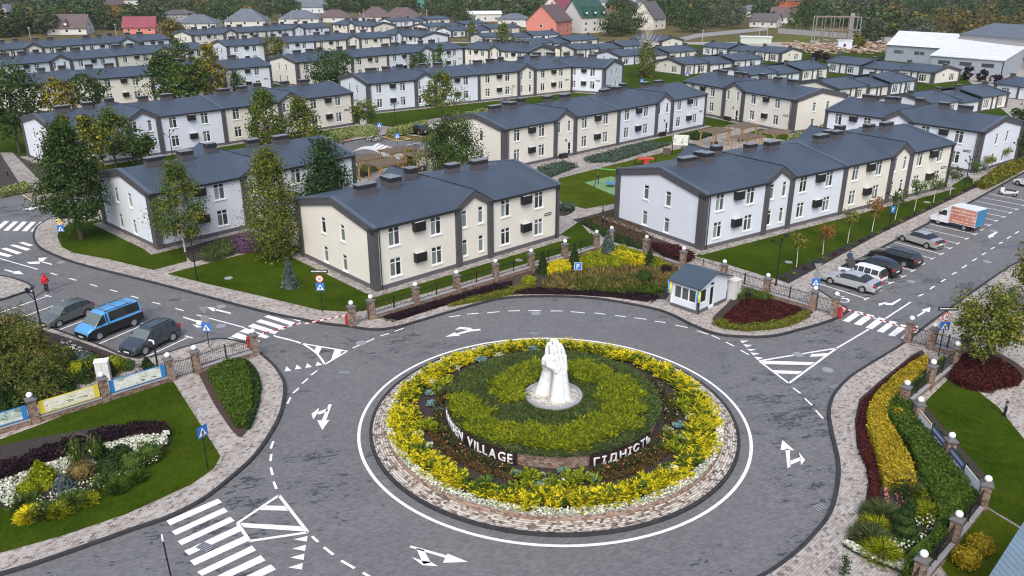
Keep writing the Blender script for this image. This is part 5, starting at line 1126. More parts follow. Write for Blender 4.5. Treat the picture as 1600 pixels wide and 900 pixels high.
for p, r_, mt, lab in (((125,588),.75,'leaf_lime','clipped lime ball behind the electrical box'),((180,583),.8,'leaf_lime','lime shrub behind the blue banner'),((150,575),.6,'leaf_hedge','green ball by the parked cars bed'),((134,572),.7,'leaf_bluespruce','blue grey low shrub near the parking'),((200,580),.55,'leaf_green','green shrub at the end of the parking bed')): ball(lab, p, r_, mt, .75, n=420)
flowers('rose_bushes', 'white roses on dark bushes along the parked cars', [(95,548),(110,545),(135,556),(128,565),(105,560)], .7, 'flower_white', 60, .14, 12, 'leaf_rosebush'); flowers('barberry_patch', 'dark red low plants in the parking bed', [(130,555),(150,560),(175,572),(160,580),(140,570)], .4, 'leaf_barberry', 500, .16, 13)
mass('low_shrub_carpet', 'mixed low shrubs filling the parking bed', 'shrub', [(80,545),(130,560),(180,575),(150,588),(110,598),(80,590)], .35, 'leaf_green', .2, 60, kind='stuff', core=False, seed=30)
# mid distance hedges
mass('clipped_light_hedge', 'clipped pale green hedge before the white terrace lawn', 'hedge', [(605,204),(640,196),(665,190),(668,194),(650,200),(612,207)], 1.0, 'leaf_variegated', .3, 50, seed=31)
mass('clipped_hedge', 'ochre green hedge along the end of the left terrace', 'hedge', [(500,213),(550,200),(588,199),(588,207),(550,209),(505,222)], .9, 'leaf_variegated', .3, 40, seed=32)
mass('variegated_hedge', 'pale hedge along the far white terrace lawn', 'hedge', [(705,182),(760,172),(778,169),(778,172),(720,184)], .9, 'leaf_variegated', .4, 30, seed=33)
mass('car_park_hedge', 'yellow orange hedge at the far end of the car park lawn', 'hedge', [(1526,286),(1560,262),(1600,248),(1606,256),(1570,276),(1540,290)], .8, 'leaf_turning', .25, 70, seed=34, lumpy=.2)
mass('ochre_hedge', 'ochre hedge beside the end-on cream house', 'hedge', [(1232,215),(1290,196),(1300,196),(1290,203),(1240,220)], .9, 'leaf_variegated', .35, 40, seed=35)
mass('pergola_hedge', 'light green hedge around the pergola seating', 'hedge', [(556,262),(590,250),(615,246),(617,251),(590,258),(560,270)], 1.0, 'leaf_variegated', .25, 60, seed=36)
mass('corner_hedge', 'pale green hedge at the far left path corner', 'hedge', [(0,297),(40,285),(48,292),(0,302)], .7, 'leaf_variegated', .22, 80, seed=37)
for i in range(26):
    f = i/25; a, b = g(1224,440), g(1524,292); p = a.lerp(b, f); rng = np.random.default_rng(i)
    n = 60; C = rng.normal(size=(n,3))*np.array([.16,.16,.08])+np.array([0,0,.14]); V, F = leaf_quads(C, .14, rng, up=np.array([0,0,.6]))
    o = obj('low_plant', np_mesh('low_plant', V, F, ['leaf_rosebush','leaf_turning','leaf_barberry'][i % 3]), None, 'one of the small sparse plants in the black mulch strip by the car park', 'plant', 'small plants in the mulch strip', None, (p.x,p.y,KERB+.05))
# ================================================================ roundabout island
DC = Vector((2.6, 44.75, 0))                            # drum centre
def ringmesh(mb, c, prof, n=96, m=0):                  # open surface of revolution, prof (r, z)
    b = len(mb.v)
    for r, z in prof:
        for i in range(n): a = 2*math.pi*i/n; mb.v.append((c.x+r*math.cos(a), c.y+r*math.sin(a), z))
    for k in range(len(prof)-1):
        for i in range(n): j = (i+1) % n; mb.f.append((b+k*n+i, b+k*n+j, b+(k+1)*n+j, b+(k+1)*n+i)); mb.m.append(m)
def polar_paver(n_, c, stops, sr=.22, sa=64):
    m, t, b = newmat(n_); sp = N(t, 'SeparateXYZ'); t.links.new(geopos(t), sp.inputs[0])
    x = math_(t, 'SUBTRACT', sp.outputs[0], c.x); y = math_(t, 'SUBTRACT', sp.outputs[1], c.y)
    rad = math_(t, 'SQRT', math_(t, 'ADD', math_(t, 'MULTIPLY', x, x), math_(t, 'MULTIPLY', y, y))); an = math_(t, 'MULTIPLY', math_(t, 'ARCTAN2', y, x), sa)
    cb = N(t, 'CombineXYZ'); t.links.new(an, cb.inputs[0]); t.links.new(rad, cb.inputs[1])
    cc, _ = cells(t, cb.outputs[0], 1.0, sr); base = ramp(t, white(t, cc), stops); j = brickjoint(t, cb.outputs[0], 1.0, sr, .03)
    base = mixc(t, 1.0, base, ramp(t, j, [(0,(.55,.53,.5)),(1,(1,1,1))]), 'MULTIPLY')
    t.links.new(base, b.inputs['Base Color']); b.inputs['Roughness'].default_value = .8; bump(t, b, j, .4, .01)
polar_paver('ring_pavers', RC, [(0,(.10,.075,.06)),(.22,(.24,.19,.155)),(.45,(.42,.38,.34)),(1,(.62,.59,.54))], .15, 60)
isl = thing('roundabout_island', 'round planted island with kerb, stone ring and low stone wall', 'traffic island', tuple(RC)); O0 = Vector((0,0,0))
m = MB(); ringmesh(m, O0, [(11.56,-.02),(11.56,.16),(11.36,.165),(11.36,.10)]); m.build('kerb', 'kerb_dark', isl)
m = MB(); ringmesh(m, O0, [(11.36,.13),(10.52,.20)]); m.build('stone_ring', 'ring_pavers', isl)
m = MB(); ringmesh(m, O0, [(10.52,.10),(10.50,.50),(10.46,.505)]); m.build('low_wall', 'rubble_stone', isl, True)
m = MB(); ringmesh(m, O0, [(10.47,.46),(10.47,.53),(10.30,.53),(10.30,.40)]); m.build('wall_coping', 'kerb_grey', isl)
m = MB(); ringmesh(m, O0, [(10.35,.46),(9,.55),(7.6,.66),(6.0,.70)]); m.build('planting_soil', 'bed_soil', isl)
rng = np.random.default_rng(42)
def ring_pts(n, r0, r1, a0=0, a1=2*math.pi):
    r = np.sqrt(rng.uniform(r0*r0, r1*r1, n)); a = rng.uniform(a0, a1, n); return r, a
def bedz(r): return np.interp(r, [6,7.6,9,10.35], [.70,.66,.55,.46])
# white edging flowers
r, a = ring_pts(11000, 10.08, 10.50); k = (np.sin(a*37)+np.sin(a*23+1)) > -1.75; r, a = r[k], a[k]
C = np.column_stack([RC.x+r*np.cos(a), RC.y+r*np.sin(a), bedz(r)+rng.uniform(.04,.30,len(r))])
V, F = leaf_quads(C, .13, rng, up=np.array([0,0,1.0]), asp=.9); stuff('white_edging_flowers', 'continuous low white flower edging round the island', 'flowers', V, F, 'flower_white')
# golden juniper ring: pointed sprays in tussocks
def juniper(C0, Rr, n_spray, mats, lab, name, ln=(.28,.62), wd=.045, rise=(.35,1.0), seed=0, gold=.80):
    rg = np.random.default_rng(seed); VV = []; nt_ = len(C0); idx = np.repeat(np.arange(nt_), n_spray); n = len(idx)
    az = rg.uniform(0, 2*math.pi, n); el = rg.uniform(*rise, n); D0 = np.column_stack([np.cos(az), np.sin(az), el]); D0 /= np.linalg.norm(D0,axis=1,keepdims=True)
    base = C0[idx]+np.column_stack([np.cos(az)*Rr*rg.uniform(0,.6,n), np.sin(az)*Rr*rg.uniform(0,.6,n), rg.uniform(-.05,.12,n)])
    L_ = rg.uniform(*ln, n); parts = []; MI = []
    # central blade and side twigs of every spray
    tone = rg.random(n) < gold
    parts.append(blade_quads(base, D0, L_, np.full(n, wd), rg)); MI.append(np.where(tone, 0, 1))
    for s in (.35, .55, .75):
        for sg in (-1, 1):
            side = np.cross(D0, np.array([0,0,1.0])); side /= np.linalg.norm(side,axis=1,keepdims=True)+1e-9
            d = D0+side*sg*.8+np.array([0,0,.15]); parts.append(blade_quads(base+D0*(L_*s)[:,None], d, L_*(.62-.4*s), np.full(n, wd*.8), rg)); MI.append(np.where(tone | (s > .6), 0, 1))
    V, F = join(parts); return stuff(name, lab, 'shrub', V, F, mats, np.concatenate(MI))
r, a = ring_pts(560, 8.8, 10.05); w_ = np.sin(a*9+1)*.18+np.sin(a*5)*.15; keep = (r > 8.95+w_) & (np.sin(a*31+r*5)+np.sin(a*17-r*3) > -1.6); r, a = r[keep], a[keep]
C0 = np.column_stack([RC.x+r*np.cos(a), RC.y+r*np.sin(a), bedz(r)+.05])
juniper(C0, .34, 24, ['leaf_gold','leaf_lime'], 'ring of golden yellow juniper round the island', 'golden_juniper_ring', ln=(.30,.66), rise=(.15,.85), wd=.036, seed=1)
r, a = ring_pts(200, 8.9, 9.7); C0 = np.column_stack([RC.x+r*np.cos(a), RC.y+r*np.sin(a), bedz(r)+.06]); juniper(C0, .38, 14, ['leaf_hedge','leaf_green'], 'green under layer of the golden juniper ring', 'green_juniper_underlayer', seed=2)
# lime patches reaching in to the drum
A = []
for a0, n_ in ((-1.5,9),(-1.8,7),(-.5,8),(0,8),(2.75,6),(-2.85,6)):
    aa = a0+rng.normal(size=n_)*.09; rr = rng.uniform(7.5,8.7,n_); A.append(np.column_stack([RC.x+rr*np.cos(aa), RC.y+rr*np.sin(aa), bedz(rr)+.12]))
juniper(np.concatenate(A), .30, 18, ['leaf_lime','leaf_hedge'], 'bright green juniper patches between ring and drum', 'green_juniper_patches', seed=3)
# brown low shrub arc and rose bushes before the letters
def arc_leaves(a0, a1, r0, r1, h, n, leaf, mat, lab, name, under=None, nu=0):
    r, a = ring_pts(n, r0, r1, a0, a1); C = np.column_stack([RC.x+r*np.cos(a), RC.y+r*np.sin(a), bedz(r)+rng.uniform(.3,1.05,n)*h*(.8+.2*np.sin(a*40))]); V, F = leaf_quads(C, leaf, rng, up=np.array([0,0,.7])); mats = [mat]; MI = np.zeros(n, int)
    if under:
        r, a = ring_pts(nu, r0, r1, a0, a1); C = np.column_stack([RC.x+r*np.cos(a), RC.y+r*np.sin(a), bedz(r)+rng.uniform(.0,.95,nu)*h]); V2, F2 = leaf_quads(C, .13, rng); V, F = join([(V,F),(V2,F2)]); MI = np.concatenate([MI, np.ones(nu, int)]); mats.append(under)
    stuff(name, lab, 'flowers', V, F, mats, MI)
D2 = math.pi/180
arc_leaves(-160*D2, -108*D2, 7.75, 8.2, .35, 2200, .12, 'leaf_brown', 'brown low shrub row before the left letters', 'brown_shrub_row')
arc_leaves(-72*D2, -28*D2, 7.75, 8.2, .35, 2000, .12, 'leaf_brown', 'brown low shrub row before the right letters', 'brown_shrub_row')
arc_leaves(-205*D2, -112*D2, 7.0, 7.6, .48, 260, .11, 'flower_orange', 'orange roses on dark bushes before the left letters', 'rose_row', 'leaf_rosebush', 3000)
arc_leaves(-76*D2, -25*D2, 7.0, 7.65, .48, 330, .11, 'flower_orange', 'orange roses on dark bushes before the right letters', 'rose_row', 'leaf_rosebush', 2600)
arc_leaves(-15*D2, 28*D2, 7.0, 7.8, .55, 170, .12, 'flower_pink', 'pink roses on dark bushes at the right side of the drum', 'rose_row', 'leaf_rosebush', 2000)
arc_leaves(40*D2, 150*D2, 7.1, 7.9, .35, 50, .14, 'flower_pink', 'sparse low brown plants behind the drum', 'rose_row', 'leaf_rosebush', 1500)
arc_leaves(-100*D2, -84*D2, 7.3, 8.0, .4, 160, .15, 'flower_white', 'pale roses in the gap between the letter boards', 'rose_row', 'leaf_rosebush', 600)
cab = [(806,739),(881,735),(842,752),(1066,682),(1035,690),(692,607),(672,612),(675,629),(833,544),(962,574),(1060,662),(752,560),(684,640),(925,744)]
cabl = ['below the left end of the drum front gap','below the right end of the drum front gap','lowest in front of the drum, amid the pale roses','at the right of the drum, outer of a pair','at the right of the drum, inner of a pair','left of the drum, highest of a close group of three','left of the drum, outermost of a close group of three','left of the drum, lowest of three together','behind the drum, just left of the statue','behind the drum, right of the statue','at the right of the drum, highest one','at the back left of the drum','left of the drum, nearest the left letters','under the first right-hand letter']
for i, (x, y) in enumerate(cab):
    p = g(x, y, .85); rr = .30+.05*(i % 3); t = thing('ornamental_cabbage', 'blue green ornamental cabbage rosette '+cabl[i], 'plant', (p.x,p.y,.6), 0, 'ornamental cabbages round the drum')
    rg = np.random.default_rng(i); n = 150; q = rg.random(n)**.5; az = rg.uniform(0,6.283,n); C = np.column_stack([rr*q*np.cos(az), rr*q*np.sin(az), .22+.10*(1-q)]); V, F = leaf_quads(C, .19, rg, up=np.array([0,0,1.6]), asp=.95)
    obj('leaves', np_mesh('leaves', V, F, 'flower_cabbage'), t); m = MB(); m.tube((0,0,0),(0,0,.24),.05); m.build('stalk', 'leaf_sage', t)
for i, (x, y) in enumerate([(676,597),(712,575),(653,678),(668,697),(780,556),(1078,650),(1052,735),(1045,675)]):
    p = g(x, y, .7); rg = np.random.default_rng(i+50); n = 190; C = np.column_stack([np.clip(rg.normal(size=(n,2)),-1.6,1.6)*.17, rg.uniform(.05,.28,n)]); V, F = leaf_quads(C, .13, rg, up=np.array([0,0,1]), asp=.9)
    obj('white_flower_clump', np_mesh('white_flower_clump', V, F, 'flower_white'), None, 'small white flower clump '+['left of the drum, upper','at the upper left of the drum','left of the left letters, upper of two','left of the left letters, lower of two','at the back left of the drum','at the right edge of the drum bed','right of the right-hand letters, lowest','beside the right-hand rose bushes'][i], 'flowers', 'white clumps round the drum', None, (p.x,p.y,.58))
# drum with ground-cover dome
drum = thing('raised_drum', 'round raised drum with stone wall and juniper covered top', 'planter', tuple(DC))
RD = 6.62; ZD = 1.55
m = MB(); ringmesh(m, O0, [(RD-.12,.3),(RD-.12,ZD)], 120); m.build('stone_wall', 'rubble_stone', drum, True)
m = MB(); ringmesh(m, O0, [(RD-.05,ZD-.04),(RD-.05,ZD+.04),(6.0,ZD+.10),(3.5,ZD+.20),(.01,ZD+.24)], 64); m.build('top_soil', 'bed_soil', drum, True)
n = 9500; r = RD*np.sqrt(rng.uniform(0,1,n)); a = rng.uniform(0,2*math.pi,n); keep = r > 1.75; r, a = r[keep], a[keep]; n = len(r)
x, y = r*np.cos(a), r*np.sin(a); zt = np.interp(r, [0,3.5,6,RD], [ZD+.24,ZD+.20,ZD+.10,ZD+.02])
th = np.degrees(np.arctan2(y, x)); lime = np.zeros(n, bool); wob = .22*np.sin(th*.13)+.15*np.sin(th*.31+1)+rng.normal(size=n)*.16
for th_ in (th, th+360):                               # a spiral of lighter juniper winding out from the statue
    u = (205-th_)/385; ok = (u >= 0) & (u <= 1); lime |= ok & (np.abs(r-(2.55+3.3*u)-wob) < .72+.42*np.sin(np.pi*np.clip(u,0,1)))
def sprays(x, y, z, h, seed, mats, lab, name, per=9):
    rg = np.random.default_rng(seed); n = len(x); idx = np.repeat(np.arange(n), per); k = len(idx); az = rg.uniform(0,6.283,k); D = np.column_stack([np.cos(az), np.sin(az), rg.uniform(.25,.9,k)])
    B = np.column_stack([x,y,z])[idx]+np.column_stack([rg.normal(size=(k,2))*.07, np.full(k,-.02)]); V, F = blade_quads(B, D, rg.uniform(.6,1.3,k)*h, np.full(k,.028), rg)
    o = obj(name, np_mesh(name, V, F, mats, (rg.random(k) < .3).astype(int)), drum, kind='stuff'); return o
sprays(x[~lime], y[~lime], zt[~lime], .26, 1, ['leaf_juniper','leaf_hedge'], '', 'dark_juniper_cover')
sprays(x[lime], y[lime], zt[lime]+.10, .34, 2, ['leaf_lime','leaf_hedge'], '', 'lime_juniper_swirl', 12)
n = 1100; a = rng.uniform(0,6.283,n); sprays((RD-.10)*np.cos(a), (RD-.10)*np.sin(a), np.full(n, ZD+.0)+rng.uniform(-.08,.06,n), .20, 3, ['leaf_juniper','leaf_sage'], '', 'hanging_juniper_edge')
# letter boards
def letter_mesh(ch, size):
    cu = bpy.data.curves.new('t', 'FONT'); cu.body = ch; cu.size = size; cu.extrude = .025; cu.offset = .004; cu.resolution_u = 3
    o = bpy.data.objects.new('t', cu); col.objects.link(o); dg = bpy.context.evaluated_depsgraph_get(); me = bpy.data.meshes.new_from_object(o.evaluated_get(dg)); bpy.data.objects.remove(o); bpy.data.curves.remove(cu)
    me.name = 'letter'; me.materials.clear(); me.materials.append(M('sign_white')); return me
def serifs(me, ch, size):                               # small slab serifs at the stroke feet
    if not len(me.vertices): return me
    co = [v.co.copy() for v in me.vertices]; x0 = min(c.x for c in co); x1 = max(c.x for c in co); y1 = max(c.y for c in co); y0 = min(c.y for c in co)
    s = []; wd = size*.16; hh = size*.035
    feet = {'H':[0,1],'A':[0,1],'N':[0,1],'I':[.5],'L':[0],'E':[0],'V':[],'Г':[0],'І':[.5],'Н':[0,1],'Т':[.5],'Ь':[0],'Д':[]}.get(ch, [])
    tops = {'H':[0,1],'N':[0,1],'V':[0,1],'I':[.5],'L':[0],'E':[0],'Г':[0],'Н':[0,1],'Ь':[0]}.get(ch, [])
    bm = bmesh.new(); bm.from_mesh(me)
    for lst, y in ((feet, y0), (tops, y1-hh)):
        for f in lst:
            cx = x0+(x1-x0)*f+(wd*.28 if f == 0 else (-wd*.28 if f == 1 else 0))
            v = [bm.verts.new((cx+dx, y+dy, .027)) for dx, dy in ((-wd/2,0),(wd/2,0),(wd/2,hh),(-wd/2,hh))]; bm.faces.new(v)
    bm.to_mesh(me); bm.free(); return me
def board(label, a0, a1, text, size=.86):
    """curved dark board on the drum, angles from the front (degrees, + to the right)"""
    t = thing('letter_board', label, 'sign', tuple(DC)); k = 24; rr = RD+.10; m = MB(); pts = []
    for i in range(k+1):
        th = R(a0+(a1-a0)*i/k); pts.append((rr*math.sin(th), -rr*math.cos(th)))
    for i in range(k):
        (xa,ya),(xb,yb) = pts[i], pts[i+1]; s = (rr-.16)/rr
        m.hexa([(xa,ya,.62),(xb,yb,.62),(xb*s,yb*s,.62),(xa*s,ya*s,.62),(xa,ya,1.52),(xb,yb,1.52),(xb*s,yb*s,1.52),(xa*s,ya*s,1.52)])
    m.build('board', 'board_dark', t)
    meshes = [serifs(letter_mesh(c, size), c, size) if c != ' ' else None for c in text]
    ws = [(max(v.co.x for v in me.vertices)-min(v.co.x for v in me.vertices) if me else .30) for me in meshes]
    tot = sum(ws)+.12*(len(text)-1); span = R(a1-a0)*rr*.94; sc = span/tot; th = R(a0)+R(a1-a0)*.03
    for me, wd, ch in zip(meshes, ws, text):
        if me:
            xm = min(v.co.x for v in me.vertices); ac = th+wd*sc/2/rr
            o = obj('letter', me, t, loc=((rr+.035)*math.sin(ac), -(rr+.035)*math.cos(ac), .80)); o.rotation_euler = (math.pi/2, 0, ac)
            sx = min(sc, 1.15)
            for v in me.vertices: v.co.x = (v.co.x-xm-wd/2)*sx
        th += (wd+.12)*sc/rr
    return t
board('dark curved board with white letters HANSEN VILLAGE on the left of the drum', -84, -20.5, 'HANSEN VILLAGE')
board('dark curved board with white Cyrillic letters on the right of the drum', 15.5, 56, 'ГІДНІСТЬ', .70)
# statue of two joined hands
ZT = ZD+.24
t = thing('stone_disc', 'round gravel disc with grey stone rim under the statue', 'plinth', (DC.x,DC.y-.25,ZT))
m = MB(); ringmesh(m, O0, [(1.82,-.15),(1.82,.16),(1.55,.16),(1.55,.10)], 48); m.build('rim', 'kerb_grey', t); m = MB(); ringmesh(m, O0, [(1.56,.12),(.01,.14)], 48); m.build('gravel', 'gravel_bed', t)
def hands():
    m = MB(); nv = Vector((-.62,.78,0)); wv = Vector((.80,.60,0))
    def chain(pts, rad, n=12):
        for i in range(len(pts)-1): m.tube(pts[i], pts[i+1], rad[i], rad[i+1], n)
        for p, r in zip(pts, rad): m.ball(p, r*.99, n, 8)
    for sg, base, wr in ((-1, Vector((.36,-.46,0)), Vector((.30,-.24,2.05))), (1, Vector((-.52,.42,0)), Vector((-.26,.30,2.0)))):
        off = nv*(.20*sg)
        # forearm: broad at the base, narrowing to the wrist, oval section from two tubes
        for e in (-.13, .13): chain([base+wv*e*1.3, base.lerp(wr,.5)+wv*e, wr+wv*e*.9], [.50,.40,.32], 14)
        K = []; lens = [1.0,1.16,1.10,.90]; kz = [3.22,3.30,3.24,3.10]
        for i in range(4):
            o = -.45+.30*i; kn = off+wv*o+Vector((.02,0,kz[i])); K.append(kn)
            chain([wr+wv*o*.5+Vector((0,0,.1)), kn], [.27,.185])
            l = lens[i]; tip = off*.45+wv*(o*.80)+Vector((-.06,.02,kz[i]+l)); mid = kn.lerp(tip,.48)+nv*(.06*sg)
            chain([kn+Vector((0,0,.03)), mid, mid.lerp(tip,.55)+nv*(.02*sg), tip], [.140,.138,.120,.095], 10)
            m.ball(kn+nv*(.05*sg), .165, 10, 8)
        th0 = wr+wv*-.28+Vector((0,0,.35)); th1 = off+wv*-.62+Vector((0,0,2.75)); th2 = off*.7+wv*-.68+Vector((0,0,3.10)); th3 = off*.4+wv*-.56+Vector((0,0,3.42))
        chain([th0,th1,th2,th3], [.26,.20,.16,.11], 10)
        chain([wr+wv*-.3+Vector((0,0,.25)), off+wv*.2+Vector((0,0,2.9))], [.26,.26])
    me = m.mesh('hands', 'statue_white'); o = bpy.data.objects.new('tmp', me); col.objects.link(o)
    rm = o.modifiers.new('r', 'REMESH'); rm.mode = 'VOXEL'; rm.voxel_size = .028; s = o.modifiers.new('s', 'SMOOTH'); s.factor = .5; s.iterations = 2
    dg = bpy.context.evaluated_depsgraph_get(); me2 = bpy.data.meshes.new_from_object(o.evaluated_get(dg)); bpy.data.objects.remove(o)
    me2.materials.clear(); me2.materials.append(M('statue_white')); me2.polygons.foreach_set('use_smooth', [True]*len(me2.polygons)); return me2
hm = hands(); hm.name = 'hands_statue'
st = obj('hands_statue', hm, None, 'white stone statue of two hands joined upright on the drum', 'statue', None, None, (DC.x+.05,DC.y-.3,ZT+.10)); st.scale = (1.06,1.06,.86)
# ================================================================ fences
def sphere_mesh(r, mat, n=14, k=10):
    m = MB(); m.ball((0,0,0), r, n, k); return m.mesh('globe', mat, True)
GLOBE = sphere_mesh(.19, 'globe_white')
m = MB(); m.box(-.24,.24,-.24,.24,0,1.62); PILLAR = m.mesh('pillar', 'rubble_stone')
m = MB(); m.box(-.31,.31,-.31,.31,1.62,1.70); m.hexa([(-.31,-.31,1.70),(.31,-.31,1.70),(.31,.31,1.70),(-.31,.31,1.70),(-.12,-.12,1.82),(.12,-.12,1.82),(.12,.12,1.82),(-.12,.12,1.82)]); CAP = m.mesh('cap', 'cap_stone')
GH = 1.98+KERB
def bars(mb, L, z0, z1, step=.14):
    n = max(2, int(L/step))
    for i in range(n+1):
        x = L*i/n; mb.tube((x,0,z0),(x,0,z1),.011,n=4); mb.hexa([(x-.016,-.016,z1),(x+.016,-.016,z1),(x+.016,.016,z1),(x-.016,.016,z1),(x-.002,-.002,z1+.09),(x+.002,-.002,z1+.09),(x+.002,.002,z1+.09),(x-.002,.002,z1+.09)])
    for z in (z0+.06, z1-.10): mb.box(0,L,-.018,.018,z,z+.035)
def banner_mat(n, border, seed, cols, txt=False):
    m, t, b = newmat(n); O = objco(t); sp = N(t, 'SeparateXYZ'); t.links.new(O, sp.inputs[0])
    f = noise(t, mapping(t, O, 0, (1.0,1,2.6)), 1.0+seed*.15, 5, .6); base = ramp(t, f, cols, True)
    t.links.new(base, b.inputs['Base Color']); b.inputs['Roughness'].default_value = .45
pale = [(0,(.30,.36,.30)),(.40,(.62,.66,.58)),(.5,(.74,.76,.72)),(.62,(.10,.16,.08)),(.68,(.50,.55,.50)),(.8,(.25,.33,.38))]
banner_mat('print_yellow', None, 1, [(0,(.35,.36,.28)),(.38,(.66,.66,.52)),(.5,(.76,.76,.66)),(.60,(.22,.17,.08)),(.65,(.58,.58,.44))])
banner_mat('print_blue', None, 2, pale); banner_mat('print_blue2', None, 3, [(0,(.16,.26,.22)),(.42,(.42,.52,.46)),(.55,(.68,.72,.68)),(.66,(.24,.34,.36))])
banner_mat('print_photos', None, 4, [(0,(.55,.56,.60)),(.40,(.30,.22,.20)),(.48,(.72,.73,.76)),(.60,(.10,.16,.30)),(.66,(.60,.55,.52))])
flat('banner_blue', (.03,.22,.55), .45, 0, 0); flat('banner_yellow', (.66,.55,.05), .45, 0, 0); flat('banner_navy', (.02,.05,.22), .45, 0, 0); flat('banner_orange', (.70,.36,.05), .45, 0, 0); flat('print_grey', (.35,.37,.42), .5, 0, 0)
def fence(label, globes, kinds, walls=True):
    P = [g(x, y, GH) for x, y in globes]; t = thing('fence', label, 'fence', (P[0].x,P[0].y,KERB)); O = P[0]
    Q = [p-O for p in P]
    for i, q in enumerate(Q):
        a = Q[min(i+1,len(Q)-1)]-Q[max(i-1,0)]
        pl = obj('pillar', PILLAR, t, loc=(q.x,q.y,0), rz=math.atan2(a.y,a.x)); obj('cap', CAP, pl)
        gb = obj('globe', GLOBE, pl, loc=(0,0,1.98))
    for i, k in enumerate(kinds):
        if not k: continue
        a, b = Q[i], Q[i+1]; d = b-a; L = d.length-.5; rz = math.atan2(d.y,d.x); u = d.normalized(); s = a+u*.25; kw = dict(loc=(s.x,s.y,0), rz=rz)
        if k == 'gate':
            m = MB(); bars(m, L, .12, 1.35, .11); m.box(0,.04,-.02,.02,.1,1.45); m.box(L-.04,L,-.02,.02,.1,1.45); m.build('gate_bars', 'iron_black', t, kind='stuff', **kw); continue
        m = MB(); m.box(0,L,-.16,.16,-.1,.36); m.build('base_wall', 'rubble_stone', t, **kw); m = MB(); m.box(0,L,-.20,.20,.36,.42); m.build('wall_coping', 'kerb_grey', t, **kw)
        m = MB(); bars(m, L, .50, 1.42); m.build('railing', 'iron_black', t, kind='stuff', **kw)
        m = MB(); m.box(L/2-.035,L/2+.035,-.035,.035,.42,1.55); m.build('post', 'iron_black', t, **kw)
        if isinstance(k, tuple) and k[0] == 'board':
            bd = k[1]; m = MB(); y0 = -.09*k[3]; m.box(.08,L-.08,min(y0,y0-.02*k[3]),max(y0,y0-.02*k[3]),.50,1.42); o = m.build('banner', bd, t, **kw)
            yf = y0-.024*k[3]; m = MB(); m.box(.38,L-.38,min(yf,yf-.004),max(yf,yf+.004),.56,1.36); m.build('picture', k[2], o)
        if isinstance(k, tuple) and k[0] == 'pair':
            for h0, h1, sty in ((.08,L/2-.06,k[1]),(L/2+.06,L-.08,k[2])):
                m = MB(); m.box(h0,h1,-.12,-.09,.46,1.45); w_ = h1-h0
                o = m.build('banner', 'sign_white' if sty in 'wo' else 'banner_navy', t, **kw)
                if sty == 'o':
                    m = MB(); m.box(h0,h1,-.126,-.121,1.30,1.40); m.build('orange_band', 'banner_orange', o); m = MB(); m.box(h0,h1,-.128,-.121,.46,.62); m.build('blue_band', 'banner_navy', o)
                    m = MB(); m.box(h0+w_*.15,h0+w_*.3,-.126,-.121,.85,1.0); m.box(h0+w_*.4,h0+w_*.62,-.126,-.121,.74,.84); m.build('print', 'banner_blue', o, kind='stuff')
                elif sty == 'n':
                    for z in (1.30,1.18): m = MB(); m.box(h0+.1,h1-.1,-.126,-.121,z,z+.05); m.build('white_line', 'sign_white', o)
                    for q in range(4): m = MB(); x = h0+.12+(w_-.24)*q/4; m.box(x,x+(w_-.24)/4-.06,-.126,-.121,.55,1.0); m.build('photo', 'print_photos', o)
                else:
                    m = MB()
                    for q in range(5): m.box(h0+.15,h0+w_*(.75-.08*(q % 2)),-.125,-.121,1.28-q*.15,1.31-q*.15)
                    m.build('print', 'print_grey', o, kind='stuff')
    return t
BLUE = ('board','banner_blue','print_blue',1)
F1 = fence('long stone pillared iron fence with white globes before the two nearest houses', [(548,473),(578.5,463.5),(648.5,444),(713,425),(774,407.6),(830,391.5),(883,376.8),(932.5,362),(956,355.8),(1010.5,370),(1068.7,388),(1132.5,408.5),(1200.5,430),(1274.6,450),(1308,459)], ['gate','b','b','b','b','b','b',None,'b','b','b','b','b','gate'])
F2 = fence('stone pillared fence with picture banners and a gate at the left', [(394.5,517),(302.6,543),(261,554.6),(157.5,585),(45.5,617),(-90,655)], ['b','gate',('board','banner_blue','print_blue',-1),('board','banner_yellow','print_yellow',-1),('board','banner_blue','print_blue2',-1)])
F3 = fence('stone pillared fence with a gate beside the right-hand crossing', [(1425.5,497),(1462,508),(1511,521),(1497,537),(1459,565.5),(1418,598)], ['gate','b',None,'b','b'])
F4 = fence('stone pillared fence with blue and white banners at lower right', [(1439,624),(1488,680),(1544.5,748),(1499,803),(1444,865),(1400,925)], [('pair','o','n'),('pair','n','w'),'b','b','b'])
m = MB(); m.box(-.2,.2,-.02,0,0,.28); 
def plate(name, parent, w, h, mat, z, y=-.03, x=0, shape='rect', t=.015):
    m = MB()
    if shape == 'rect': m.box(x-w/2,x+w/2,y-t,y,z-h/2,z+h/2)
    elif shape == 'disc':
        P = [(x+w/2*math.cos(a*math.pi/10), y, z+w/2*math.sin(a*math.pi/10)) for a in range(20)]; m.extr(P, (0,-t,0))
    elif shape == 'tri': m.extr([(x-w/2,y,z-h/2),(x+w/2,y,z-h/2),(x,y,z+h/2)], (0,-t,0))
    elif shape == 'tridown': m.extr([(x-w/2,y,z+h/2),(x,y,z-h/2),(x+w/2,y,z+h/2)], (0,-t,0))
    elif shape == 'diamond': m.extr([(x-w/2,y,z),(x,y,z-h/2),(x+w/2,y,z),(x,y,z+h/2)], (0,-t,0))
    return m.build(name, mat, parent)
def textmesh(s, size, mat):
    me = letter_mesh(s, size); me.materials.clear(); me.materials.append(M(mat)); xs = [v.co.x for v in me.vertices]; ys = [v.co.y for v in me.vertices]; cx, cy = (min(xs)+max(xs))/2, (min(ys)+max(ys))/2
    for v in me.vertices: v.co.x -= cx; v.co.y -= cy; v.co.z *= .25
    return me
